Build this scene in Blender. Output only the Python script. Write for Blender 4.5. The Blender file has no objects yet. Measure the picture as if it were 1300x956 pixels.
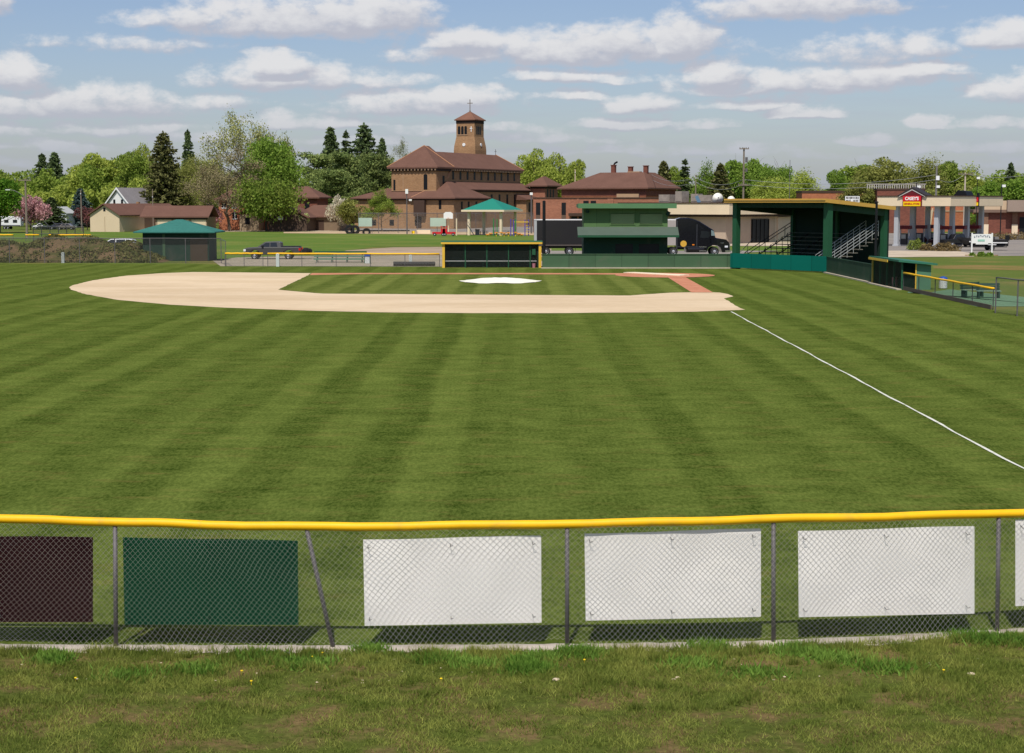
import bpy, bmesh, math, random
import numpy as np
from mathutils import Vector, Matrix
R = math.radians
sc = bpy.context.scene
C = sc.collection
random.seed(4)

# ------------------------------------------------------------------ camera
F = 2060.0
PITCH = math.atan(220.0 / F)
CAMZ = 6.0
cam_d = bpy.data.cameras.new('camera')
cam = bpy.data.objects.new('camera', cam_d)
C.objects.link(cam)
cam.location = (0, 0, CAMZ)
cam.rotation_euler = (math.pi / 2 - PITCH, 0, 0)
cam_d.sensor_width = 36
cam_d.lens = F / 1300 * 36
cam_d.clip_end = 6000
cam_d.clip_start = 0.5
sc.camera = cam
CR = Matrix.Rotation(math.pi / 2 - PITCH, 3, 'X')


def ray(px, py):
    return CR @ Vector(((px - 650) / F, -(py - 478) / F, -1))


def G(px, py, z=0.0):
    d = ray(px, py)
    t = (z - CAMZ) / d.z
    return Vector((d.x * t, d.y * t, z))


def V(px, py, Y):
    d = ray(px, py)
    t = Y / d.y
    return Vector((d.x * t, Y, CAMZ + d.z * t))


def VX(px, Y):
    return V(px, 258, Y).x


# ------------------------------------------------------------------ objects
def thing(name, label, cat, loc=(0, 0, 0), rz=0.0, group=None):
    o = bpy.data.objects.new(name, None)
    o.empty_display_size = 0.3
    C.objects.link(o)
    o.location = loc
    o.rotation_euler = (0, 0, rz)
    tag(o, label, cat, group)
    return o


def tag(o, label=None, cat=None, group=None, kind=None):
    if label: o['label'] = label
    if cat: o['category'] = cat
    if group: o['group'] = group
    if kind: o['kind'] = kind
    return o


def children(o):
    return [x for x in C.objects if x.parent == o]


def dup(root, loc=None, rz=None, label=None, scale=None, kids=None):
    r = root.copy()
    C.objects.link(r)
    if loc is not None: r.location = loc
    if rz is not None: r.rotation_euler = (0, 0, rz)
    if scale is not None: r.scale = scale
    if label: r['label'] = label
    for ch in (kids or children(root)):
        c = ch.copy(); C.objects.link(c); c.parent = r
        for g in children(ch):
            d = g.copy(); C.objects.link(d); d.parent = c
    return r


class MB:
    def __init__(s):
        s.v = []; s.f = []; s.m = []

    def face(s, pts, m=0):
        i = len(s.v)
        s.v += [tuple(p) for p in pts]
        s.f.append(tuple(range(i, i + len(pts)))); s.m.append(m)
        return s

    def _add(s, vs, fs, m=0):
        i = len(s.v)
        s.v += [tuple(p) for p in vs]
        for f in fs:
            s.f.append(tuple(i + k for k in f)); s.m.append(m)
        return s

    def box(s, x0, x1, y0, y1, z0, z1, m=0):
        vs = [(x, y, z) for z in (z0, z1) for y in (y0, y1) for x in (x0, x1)]
        return s._add(vs, [(0, 2, 3, 1), (4, 5, 7, 6), (0, 1, 5, 4), (2, 6, 7, 3), (0, 4, 6, 2), (1, 3, 7, 5)], m)

    def rbox(s, c, size, M3=None, m=0):
        hx, hy, hz = [k / 2 for k in size]
        vs = []
        for z in (-hz, hz):
            for y in (-hy, hy):
                for x in (-hx, hx):
                    p = Vector((x, y, z))
                    if M3 is not None: p = M3 @ p
                    vs.append(tuple(p + Vector(c)))
        return s._add(vs, [(0, 2, 3, 1), (4, 5, 7, 6), (0, 1, 5, 4), (2, 6, 7, 3), (0, 4, 6, 2), (1, 3, 7, 5)], m)

    def tube(s, p, q, r, r2=None, n=8, m=0, caps=True):
        p = Vector(p); q = Vector(q); r2 = r if r2 is None else r2
        d = (q - p).normalized()
        a = d.orthogonal().normalized(); b = d.cross(a)
        vs = []
        for c, rr in ((p, r), (q, r2)):
            for k in range(n):
                t = 2 * math.pi * k / n
                vs.append(c + a * (rr * math.cos(t)) + b * (rr * math.sin(t)))
        fs = [(k, (k + 1) % n, n + (k + 1) % n, n + k) for k in range(n)]
        if caps:
            fs += [tuple(range(n - 1, -1, -1)), tuple(range(n, 2 * n))]
        return s._add(vs, fs, m)

    def path(s, pts, r, n=8, m=0):
        pts = [Vector(p) for p in pts]
        vs = []; fs = []
        up = Vector((0, 0, 1))
        for i, p in enumerate(pts):
            d = (pts[min(i + 1, len(pts) - 1)] - pts[max(i - 1, 0)]).normalized()
            a = d.cross(up)
            a = a.normalized() if a.length > 1e-3 else Vector((1, 0, 0))
            b = a.cross(d)
            rr = r[i] if isinstance(r, (list, tuple)) else r
            for k in range(n):
                t = 2 * math.pi * k / n
                vs.append(p + a * (rr * math.cos(t)) + b * (rr * math.sin(t)))
        for i in range(len(pts) - 1):
            for k in range(n):
                fs.append((i * n + k, i * n + (k + 1) % n, (i + 1) * n + (k + 1) % n, (i + 1) * n + k))
        fs.append(tuple(range(n - 1, -1, -1)))
        fs.append(tuple(range((len(pts) - 1) * n, len(pts) * n)))
        return s._add(vs, fs, m)

    def prism(s, poly, z0, z1, m=0):
        n = len(poly)
        vs = [(p[0], p[1], z0) for p in poly] + [(p[0], p[1], z1) for p in poly]
        fs = [tuple(range(n - 1, -1, -1)), tuple(range(n, 2 * n))]
        fs += [(k, (k + 1) % n, n + (k + 1) % n, n + k) for k in range(n)]
        return s._add(vs, fs, m)

    def ext(s, poly, y0, y1, m=0, inset=0.0):
        """extrude an x-z outline along y"""
        n = len(poly)
        vs = [(p[0], y0, p[1]) for p in poly] + [(p[0], y1, p[1]) for p in poly]
        fs = [tuple(range(n)), tuple(range(2 * n - 1, n - 1, -1))]
        fs += [(k, n + k, n + (k + 1) % n, (k + 1) % n) for k in range(n)]
        return s._add(vs, fs, m)

    def exty(s, poly, x0, x1, m=0):
        """extrude a y-z outline along x"""
        n = len(poly)
        vs = [(x0, p[0], p[1]) for p in poly] + [(x1, p[0], p[1]) for p in poly]
        fs = [tuple(range(n - 1, -1, -1)), tuple(range(n, 2 * n))]
        fs += [(k, (k + 1) % n, n + (k + 1) % n, n + k) for k in range(n)]
        return s._add(vs, fs, m)

    def lathe(s, prof, c=(0, 0, 0), n=16, axis='z', m=0):
        vs = []
        for r, h in prof:
            for k in range(n):
                t = 2 * math.pi * k / n
                x, y = r * math.cos(t), r * math.sin(t)
                p = (x, y, h) if axis == 'z' else ((x, h, y) if axis == 'y' else (h, x, y))
                vs.append((p[0] + c[0], p[1] + c[1], p[2] + c[2]))
        fs = []
        for i in range(len(prof) - 1):
            for k in range(n):
                fs.append((i * n + k, i * n + (k + 1) % n, (i + 1) * n + (k + 1) % n, (i + 1) * n + k))
        fs.append(tuple(range(n - 1, -1, -1)))
        fs.append(tuple(range((len(prof) - 1) * n, len(prof) * n)))
        return s._add(vs, fs, m)

    def hip(s, x0, x1, y0, y1, z0, ridge, th=0.25, m=0):
        """hip roof over a rectangle; ridge = list of 1, 2 or 4 top points"""
        e = [(x0, y0), (x1, y0), (x1, y1), (x0, y1)]
        lo = [(x, y, z0 - th) for x, y in e]; hi = [(x, y, z0) for x, y in e]
        s._add(lo + hi, [(3, 2, 1, 0)] + [(k, (k + 1) % 4, 4 + (k + 1) % 4, 4 + k) for k in range(4)], m)
        r = ridge
        if len(r) == 1:
            for k in range(4): s.face([hi[k], hi[(k + 1) % 4], r[0]], m)
        elif len(r) == 2:
            if abs(r[0][0] - r[1][0]) >= abs(r[0][1] - r[1][1]):     # along x: r0 left, r1 right
                s.face([hi[0], hi[1], r[1], r[0]], m); s.face([hi[2], hi[3], r[0], r[1]], m)
                s.face([hi[1], hi[2], r[1]], m); s.face([hi[3], hi[0], r[0]], m)
            else:                                                  # along y: r0 front, r1 back
                s.face([hi[1], hi[2], r[1], r[0]], m); s.face([hi[3], hi[0], r[0], r[1]], m)
                s.face([hi[0], hi[1], r[0]], m); s.face([hi[2], hi[3], r[1]], m)
        else:
            for k in range(4): s.face([hi[k], hi[(k + 1) % 4], r[(k + 1) % 4], r[k]], m)
            s.face(r, m)
        return s

    def build(s, name, mats, parent=None, smooth=False, bevel=0.0, loc=None):
        me = bpy.data.meshes.new(name)
        me.from_pydata(s.v, [], s.f)
        if not isinstance(mats, (list, tuple)): mats = [mats]
        for mm in mats: me.materials.append(mm)
        me.polygons.foreach_set('material_index', s.m)
        if smooth: me.polygons.foreach_set('use_smooth', [True] * len(s.f))
        bm = bmesh.new(); bm.from_mesh(me)
        if smooth: bmesh.ops.remove_doubles(bm, verts=bm.verts, dist=1e-5)
        bmesh.ops.recalc_face_normals(bm, faces=bm.faces)
        bm.to_mesh(me); bm.free()
        me.update()
        o = bpy.data.objects.new(name, me)
        C.objects.link(o)
        if loc is not None: o.location = loc
        if parent is not None: o.parent = parent
        if bevel:
            b = o.modifiers.new('bevel', 'BEVEL'); b.width = bevel; b.segments = 2; b.limit_method = 'ANGLE'
        return o


def origin_to(o, loc):
    """move a mesh object's origin to loc, keeping the shape where it is"""
    loc = Vector(loc)
    o.data.transform(Matrix.Translation(-loc)); o.location = loc
    return o


def fast_mesh(name, verts, quads, mats, parent=None, mi=None, tri=False):
    k = 3 if tri else 4
    me = bpy.data.meshes.new(name)
    nv, nf = len(verts), len(quads)
    me.vertices.add(nv); me.vertices.foreach_set('co', np.asarray(verts, dtype=np.float32).ravel())
    me.loops.add(nf * k); me.loops.foreach_set('vertex_index', np.asarray(quads, dtype=np.int32).ravel())
    me.polygons.add(nf)
    me.polygons.foreach_set('loop_start', np.arange(0, nf * k, k, dtype=np.int32))
    me.polygons.foreach_set('loop_total', np.full(nf, k, dtype=np.int32))
    for m in (mats if isinstance(mats, (list, tuple)) else [mats]): me.materials.append(m)
    if mi is not None: me.polygons.foreach_set('material_index', np.asarray(mi, dtype=np.int32))
    me.update(); me.validate()
    o = bpy.data.objects.new(name, me); C.objects.link(o)
    if parent is not None: o.parent = parent
    return o


# ------------------------------------------------------------------ materials
def lin(r, g, b, k=1.0):
    def f(c):
        c /= 255.0
        return (c / 12.92 if c <= 0.04045 else ((c + 0.055) / 1.055) ** 2.4) * k
    return (f(r), f(g), f(b))


class NT:
    def __init__(s, tree):
        s.t = tree; s.n = tree.nodes; s.l = tree.links

    def add(s, typ, props=None, **ins):
        nd = s.n.new(typ)
        for k, v in (props or {}).items(): setattr(nd, k, v)
        for k, v in ins.items():
            key = int(k[1:]) if k[0] == 'i' and k[1:].isdigit() else k.replace('_', ' ')
            s.set(nd.inputs[key], v)
        return nd

    def set(s, sock, v):
        if isinstance(v, bpy.types.NodeSocket): s.l.new(v, sock)
        elif isinstance(v, bpy.types.Node): s.l.new(v.outputs[0], sock)
        else:
            try: sock.default_value = v
            except Exception: sock.default_value = (*v, 1.0)

    def math(s, op, a, b=0.0, c=None, clamp=False):
        nd = s.n.new('ShaderNodeMath'); nd.operation = op; nd.use_clamp = clamp
        s.set(nd.inputs[0], a); s.set(nd.inputs[1], b)
        if c is not None: s.set(nd.inputs[2], c)
        return nd.outputs[0]

    def vec(s, op, a, b=None, out=0):
        nd = s.n.new('ShaderNodeVectorMath'); nd.operation = op
        s.set(nd.inputs[0], a)
        if b is not None: s.set(nd.inputs['Scale' if op == 'SCALE' else 1], b)
        return nd.outputs[out]

    def mix(s, fac, a, b, blend='MIX'):
        nd = s.n.new('ShaderNodeMix'); nd.data_type = 'RGBA'; nd.blend_type = blend
        s.set(nd.inputs[0], fac); s.set(nd.inputs[6], a); s.set(nd.inputs[7], b)
        return nd.outputs[2]

    def noise(s, vec, scale, detail=4.0, rough=0.55, dist=0.0, out=0):
        nd = s.n.new('ShaderNodeTexNoise')
        if vec is not None: s.set(nd.inputs['Vector'], vec)
        nd.inputs['Scale'].default_value = scale; nd.inputs['Detail'].default_value = detail
        nd.inputs['Roughness'].default_value = rough; nd.inputs['Distortion'].default_value = dist
        return nd.outputs[out]

    def smooth(s, x, a, b, lo=0.0, hi=1.0):
        nd = s.n.new('ShaderNodeMapRange'); nd.interpolation_type = 'SMOOTHSTEP'
        s.set(nd.inputs[0], x)
        for k, v in zip((1, 2, 3, 4), (a, b, lo, hi)): s.set(nd.inputs[k], v)
        return nd.outputs[0]


def new_mat(name):
    m = bpy.data.materials.new(name); m.use_nodes = True
    t = NT(m.node_tree); b = m.node_tree.nodes['Principled BSDF']
    return m, t, b


MATS = {}


def mat(name, col, rough=0.8, var=0.10, scale=1.2, metal=0.0, spec=0.3, grime=0.0, bump=0.0, coat=0.0):
    if name in MATS: return MATS[name]
    m, t, b = new_mat(name)
    co = t.add('ShaderNodeTexCoord').outputs['Object']
    n1 = t.noise(co, scale, 5, 0.6)
    n2 = t.noise(co, scale * 14, 3, 0.6)
    f = t.math('ADD', t.math('MULTIPLY', n1, 1.4), t.math('MULTIPLY', n2, 0.6))
    v = t.math('ADD', t.math('MULTIPLY', t.math('SUBTRACT', f, 1.0), 2.2 * var), 1.0)
    base = t.vec('SCALE', col, v)
    if grime:
        g = t.smooth(t.noise(co, scale * 0.7, 6, 0.65, 0.6), 0.52, 0.72)
        base = t.mix(t.math('MULTIPLY', g, grime), base, (0.12, 0.10, 0.08, 1))
    t.set(b.inputs['Base Color'], base)
    t.set(b.inputs['Roughness'], t.math('ADD', rough, t.math('MULTIPLY', t.math('SUBTRACT', n2, 0.5), 0.25), clamp=True))
    b.inputs['Metallic'].default_value = metal
    b.inputs['Specular IOR Level'].default_value = spec
    b.inputs['Coat Weight'].default_value = coat
    b.inputs['Coat Roughness'].default_value = 0.06
    if bump:
        t.set(b.inputs['Normal'], t.add('ShaderNodeBump', Strength=bump, Distance=0.05, Height=n2).outputs[0])
    MATS[name] = m
    return m


def boards(name, col, w=1.22, **kw):
    """painted boards: a joint every w metres along the wall and slightly different coats"""
    if name in MATS: return MATS[name]
    m = mat(name, col, **kw)
    t = NT(m.node_tree); b = m.node_tree.nodes['Principled BSDF']
    src = b.inputs['Base Color'].links[0].from_socket
    sx = t.add('ShaderNodeSeparateXYZ', i0=t.add('ShaderNodeTexCoord').outputs['Object'])
    al = t.math('DIVIDE', t.math('ADD', sx.outputs[0], t.math('MULTIPLY', sx.outputs[1], .7)), w)
    fr = t.math('FRACT', al)
    j = t.math('MULTIPLY', t.math('LESS_THAN', fr, 0.03), -0.35)
    tone = t.math('MULTIPLY', t.math('SUBTRACT', t.add('ShaderNodeTexWhiteNoise', {'noise_dimensions': '1D'}, W=t.math('FLOOR', al)).outputs[0], .5), .16)
    t.set(b.inputs['Base Color'], t.vec('SCALE', src, t.math('ADD', 1.0, t.math('ADD', j, tone))))
    return m


def brick(name, c1, c2, mortar, w=0.42, h=0.14, rot=0.0, var=0.25):
    """courses are drawn from height and the distance along the wall"""
    if name in MATS: return MATS[name]
    m, t, b = new_mat(name)
    co = t.add('ShaderNodeTexCoord').outputs['Object']
    sx = t.add('ShaderNodeSeparateXYZ', i0=co)
    along = t.math('ADD', sx.outputs[0], sx.outputs[1])
    cv = t.add('ShaderNodeCombineXYZ', X=along, Y=sx.outputs[2]).outputs[0]
    br = t.add('ShaderNodeTexBrick', Vector=cv)
    br.inputs['Color1'].default_value = (*c1, 1); br.inputs['Color2'].default_value = (*c2, 1)
    br.inputs['Mortar'].default_value = (*mortar, 1)
    br.inputs['Scale'].default_value = 1.0
    br.inputs['Brick Width'].default_value = w; br.inputs['Row Height'].default_value = h
    br.inputs['Mortar Size'].default_value = 0.012
    n = t.noise(co, 0.5, 6, 0.62)
    f = t.math('ADD', t.math('MULTIPLY', t.math('SUBTRACT', n, 0.5), 2 * var), 1.0)
    t.set(b.inputs['Base Color'], t.vec('SCALE', br.outputs[0], f))
    b.inputs['Roughness'].default_value = 0.9
    b.inputs['Specular IOR Level'].default_value = 0.2
    MATS[name] = m
    return m


def shingle(name, c, var=0.25):
    if name in MATS: return MATS[name]
    m, t, b = new_mat(name)
    co = t.add('ShaderNodeTexCoord').outputs['Object']
    sx = t.add('ShaderNodeSeparateXYZ', i0=co)
    row = t.math('FRACT', t.math('MULTIPLY', sx.outputs[2], 6.0))
    edge = t.math('ADD', 0.86, t.math('MULTIPLY', t.smooth(row, 0.0, 0.35), 0.14))
    n = t.noise(co, 0.35, 6, 0.65); n2 = t.noise(co, 5.0, 3, 0.6)
    f = t.math('ADD', t.math('MULTIPLY', t.math('SUBTRACT', n, 0.5), 2 * var), t.math('ADD', 0.75, t.math('MULTIPLY', n2, 0.5)))
    t.set(b.inputs['Base Color'], t.vec('SCALE', c, t.math('MULTIPLY', f, edge)))
    b.inputs['Roughness'].default_value = 0.92; b.inputs['Specular IOR Level'].default_value = 0.15
    MATS[name] = m
    return m


def leaf_mat(name, c1, c2, trans=0.25, var=0.35, nscale=0.35):
    if name in MATS: return MATS[name]
    m, t, b = new_mat(name)
    geo = t.add('ShaderNodeNewGeometry')
    co = t.add('ShaderNodeTexCoord').outputs['Object']
    oi = t.add('ShaderNodeObjectInfo')
    n = t.noise(co, nscale, 3, 0.6)
    rnd = geo.outputs['Random Per Island']
    f = t.math('ADD', t.math('MULTIPLY', t.smooth(n, 0.35, 0.65), 0.6), t.math('MULTIPLY', rnd, 0.4))
    col = t.mix(f, (*c1, 1), (*c2, 1))
    v = t.math('ADD', 1 - var / 2, t.math('MULTIPLY', t.add('ShaderNodeTexWhiteNoise', {'noise_dimensions': '1D'}, W=t.math('MULTIPLY', rnd, 77.0)).outputs[0], var))
    v = t.math('MULTIPLY', v, t.math('ADD', 0.9, t.math('MULTIPLY', oi.outputs['Random'], 0.2)))
    col = t.vec('SCALE', col, v)
    t.set(b.inputs['Base Color'], col)
    b.inputs['Roughness'].default_value = 0.75; b.inputs['Specular IOR Level'].default_value = 0.15
    tr = t.add('ShaderNodeBsdfTranslucent'); t.set(tr.inputs[0], col)
    mx = t.add('ShaderNodeMixShader', i0=trans); t.set(mx.inputs[1], b.outputs[0]); t.set(mx.inputs[2], tr.outputs[0])
    out = [x for x in m.node_tree.nodes if x.type == 'OUTPUT_MATERIAL'][0]
    t.set(out.inputs[0], mx.outputs[0])
    MATS[name] = m
    return m


def wire_fabric(name, col, cell=0.075, w=0.07):
    """woven diamond wire on a far fence panel (object x along the fence, z up)"""
    if name in MATS: return MATS[name]
    m, t, b = new_mat(name)
    co = t.add('ShaderNodeTexCoord').outputs['Object']
    sx = t.add('ShaderNodeSeparateXYZ', i0=co)
    hit = None
    for sgn in (1, -1):
        u = t.math('FRACT', t.math('DIVIDE', t.math('ADD', sx.outputs[0], t.math('MULTIPLY', sx.outputs[2], sgn)), cell))
        h = t.math('LESS_THAN', u, w)
        hit = h if hit is None else t.math('MAXIMUM', hit, h)
    t.set(b.inputs['Base Color'], (*col, 1)); b.inputs['Roughness'].default_value = 0.5
    tp = t.add('ShaderNodeBsdfTransparent')
    mx = t.add('ShaderNodeMixShader'); t.set(mx.inputs[0], hit); t.set(mx.inputs[1], tp.outputs[0]); t.set(mx.inputs[2], b.outputs[0])
    out = [x for x in m.node_tree.nodes if x.type == 'OUTPUT_MATERIAL'][0]
    t.set(out.inputs[0], mx.outputs[0])
    MATS[name] = m
    return m


def glass(name, col=(0.02, 0.025, 0.03)):
    return mat(name, col, rough=0.12, var=0.05, spec=0.6)
# ------------------------------------------------------------------ light and sky
SUN_EL, SUN_AZ = R(57), R(11)
sun_d = bpy.data.lights.new('sun', 'SUN'); sun_d.energy = 4.9; sun_d.angle = R(0.53); sun_d.color = (1.0, 0.945, 0.87)
sun = bpy.data.objects.new('sun', sun_d); C.objects.link(sun)
sd = Vector((math.sin(SUN_AZ) * math.cos(SUN_EL), math.cos(SUN_AZ) * math.cos(SUN_EL), -math.sin(SUN_EL)))
sun.rotation_euler = sd.to_track_quat('-Z', 'Y').to_euler(); sun.location = (-20, -40, 90)

# cumulus banks: azimuth, elevation, half width, half height in 1/2060 rad; last: brightness
CLOUDS = [
    (-640, 246, 45, 24, .9), (-270, 232, 200, 30, .85), (-175, 240, 95, 32, 1.0), (-410, 228, 75, 16, .75), (-465, 196, 130, 13, .35),
    (60, 198, 240, 25, .85), (210, 212, 60, 36, 1.0), (-55, 206, 75, 18, .9), (130, 205, 80, 25, .9),
    (-605, 160, 52, 24, .9), (-285, 162, 130, 22, .75), (-290, 176, 55, 18, 1.0), (-180, 158, 90, 13, .55),
    (-510, 130, 150, 24, .8), (-600, 120, 70, 18, .75), (-125, 132, 135, 21, .75), (-65, 138, 75, 15, .85), (-370, 128, 60, 14, .6),
    (350, 248, 150, 24, .8), (400, 246, 70, 17, .75), (455, 192, 115, 22, .55), (505, 190, 60, 16, .7), (610, 206, 66, 22, .95), (670, 200, 60, 20, .9),
    (255, 166, 58, 20, 1.0), (330, 152, 150, 19, .8), (440, 160, 130, 22, .85), (500, 164, 70, 14, .85),
    (55, 162, 70, 14, .85), (115, 158, 80, 9, .5), (620, 140, 90, 20, .65), (650, 154, 45, 17, .9),
    (75, 136, 60, 9, .6), (160, 127, 62, 14, .75), (140, 104, 70, 10, .75), (360, 114, 60, 11, .85), (300, 126, 110, 10, .6),
    (515, 100, 24, 9, .85), (440, 82, 42, 9, .8), (240, 98, 50, 8, .5), (600, 100, 60, 9, .5), (660, 104, 50, 12, .6),
    (-640, 90, 70, 12, .6), (-480, 96, 110, 12, .6), (-380, 84, 100, 10, .55), (-560, 72, 110, 9, .5), (-250, 105, 120, 11, .6), (-200, 82, 100, 9, .5), (-330, 66, 120, 8, .4),
    (-60, 96, 120, 10, .6), (40, 84, 110, 9, .55), (-60, 66, 120, 8, .4), (120, 70, 120, 8, .45), (260, 66, 120, 8, .45), (400, 58, 120, 7, .4), (560, 70, 130, 9, .5), (640, 52, 100, 7, .4), (-520, 50, 160, 7, .35),
    (-760, 215, 120, 26, .85), (-820, 120, 130, 22, .8), (820, 230, 140, 26, .85), (850, 120, 140, 20, .75), (-200, 330, 260, 40, .85), (420, 330, 240, 40, .8), (-900, 60, 200, 10, .5), (900, 60, 200, 10, .5),
]


def build_world():
    w = bpy.data.worlds.new('World'); sc.world = w; w.use_nodes = True
    t = NT(w.node_tree)
    bg = w.node_tree.nodes['Background']
    sky = t.add('ShaderNodeTexSky', {'sky_type': 'NISHITA'})
    sky.sun_disc = False; sky.sun_elevation = SUN_EL; sky.sun_rotation = R(180) + SUN_AZ
    sky.air_density = 1.0; sky.dust_density = 1.2; sky.ozone_density = 1.5; sky.altitude = 300
    # cloud field as a node group: in = (azimuth, elevation) x 2060, out = density and brightness
    g = bpy.data.node_groups.new('cloud_field', 'ShaderNodeTree')
    g.interface.new_socket('P', in_out='INPUT', socket_type='NodeSocketVector')
    g.interface.new_socket('D', in_out='OUTPUT', socket_type='NodeSocketFloat')
    q = NT(g)
    gi = g.nodes.new('NodeGroupInput'); go = g.nodes.new('NodeGroupOutput')
    P = gi.outputs[0]
    cur = None
    for (u, v, a, b, br) in CLOUDS:
        d = q.vec('SUBTRACT', P, (u, v - b * 0.55, 0))
        d = q.vec('MAXIMUM', q.vec('MULTIPLY', d, (1 / a, 0.72 / b, 0)), q.vec('MULTIPLY', d, (-1 / a, -1.7 / b, 0)))   # flat base, rounded top
        s = q.vec('DOT_PRODUCT', d, d, out=1)
        s = q.math('MULTIPLY_ADD', s, -br, br)             # br * (1 - r^2)
        cur = s if cur is None else q.math('MAXIMUM', cur, s)
    q.l.new(cur, go.inputs[0])

    dirv = t.add('ShaderNodeTexCoord').outputs['Generated']
    sx = t.add('ShaderNodeSeparateXYZ', i0=dirv)
    az = t.math('MULTIPLY', t.math('ARCTAN2', sx.outputs[0], sx.outputs[1]), 2060.0)
    el = t.math('MULTIPLY', t.math('ARCSINE', sx.outputs[2]), 2060.0)
    p0 = t.add('ShaderNodeCombineXYZ', X=az, Y=el, Z=0.0).outputs[0]
    # puffy warp: bubbles are smaller towards the horizon
    pn = t.add('ShaderNodeCombineXYZ', X=t.math('DIVIDE', az, 90.0), Y=t.math('DIVIDE', el, 34.0), Z=0.0).outputs[0]
    n1 = t.noise(t.vec('MULTIPLY', pn, (1.75, 1.05, 0)), 1.5, 9, 0.6, 0.1)
    nw = t.noise(pn, 0.9, 5, 0.55, 0.0, out=1)
    warp = t.vec('MULTIPLY', t.vec('SUBTRACT', nw, (0.5, 0.5, 0.5)), (80, 26, 0))
    p1 = t.vec('ADD', p0, warp)

    def field(p):
        n = t.n.new('ShaderNodeGroup'); n.node_tree = g
        t.set(n.inputs[0], p)
        return n.outputs[0]
    f0 = field(p1)
    f1 = field(t.vec('ADD', p1, (-6, 11, 0)))
    d0 = t.math('ADD', f0, t.math('MULTIPLY', t.math('SUBTRACT', n1, 0.5), 2.1))
    dens = t.smooth(d0, -0.16, 0.72)
    # rest of the dome: broken cloud
    up = t.vec('SCALE', dirv, t.math('DIVIDE', 1.0, t.math('ADD', t.math('ABSOLUTE', sx.outputs[2]), 0.12)))
    nf = t.noise(up, 1.1, 7, 0.6)
    far = t.smooth(nf, 0.64, 0.80)
    high = t.smooth(el, 330.0, 480.0)
    side = t.smooth(t.math('ABSOLUTE', az), 900.0, 1100.0)
    far = t.math('MULTIPLY', far, t.math('MAXIMUM', high, side))
    veil = t.math('MULTIPLY', t.smooth(t.noise(t.add('ShaderNodeCombineXYZ', X=t.math('DIVIDE', az, 260.0), Y=t.math('DIVIDE', el, 26.0)).outputs[0], 1.5, 6, 0.6), 0.42, 0.75),
                  t.smooth(el, 190.0, 40.0))
    dens = t.math('MAXIMUM', dens, t.math('MULTIPLY', far, 0.9))
    # lit tops, grey lilac bases
    lit = t.math('ADD', t.math('MULTIPLY', t.math('SUBTRACT', f0, f1), 1.5), t.math('ADD', 0.42, t.math('MULTIPLY', t.math('SUBTRACT', n1, 0.5), 1.3)), clamp=True)
    lit = t.smooth(lit, 0.15, 1.0)
    ccol = t.mix(lit, (*lin(198, 200, 212), 1), (*lin(242, 241, 242), 1))
    ccol = t.mix(t.smooth(el, 150.0, 30.0), ccol, (*lin(188, 194, 206), 1))
    skyc = t.vec('MULTIPLY', t.vec('SCALE', sky.outputs[0], SKY_K), SKY_TINT)
    skyc = t.mix(t.math('MULTIPLY', veil, 0.5), skyc, (*lin(186, 193, 208), 1))
    hz = t.smooth(el, 110.0, 0.0)
    skyc = t.mix(t.math('MULTIPLY', hz, 0.38), skyc, (*lin(180, 190, 207), 1))
    col = t.mix(t.math('MULTIPLY', dens, 0.92), skyc, ccol)
    t.set(bg.inputs[0], t.vec('SCALE', col, 1.0 / 0.1))
    bg.inputs[1].default_value = 0.1


SKY_K = 0.109
SKY_TINT = (0.94, 0.945, 1.08)
build_world()
vs = sc.view_settings
vs.view_transform = 'Standard'; vs.look = 'None'; vs.exposure = -0.2; vs.gamma = 1.0; vs.use_curve_mapping = False
sc.cycles.transparent_max_bounces = 24
sc.cycles.max_bounces = 6; sc.cycles.diffuse_bounces = 3; sc.cycles.glossy_bounces = 3; sc.cycles.transmission_bounces = 3
sc.render.film_transparent = False


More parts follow.
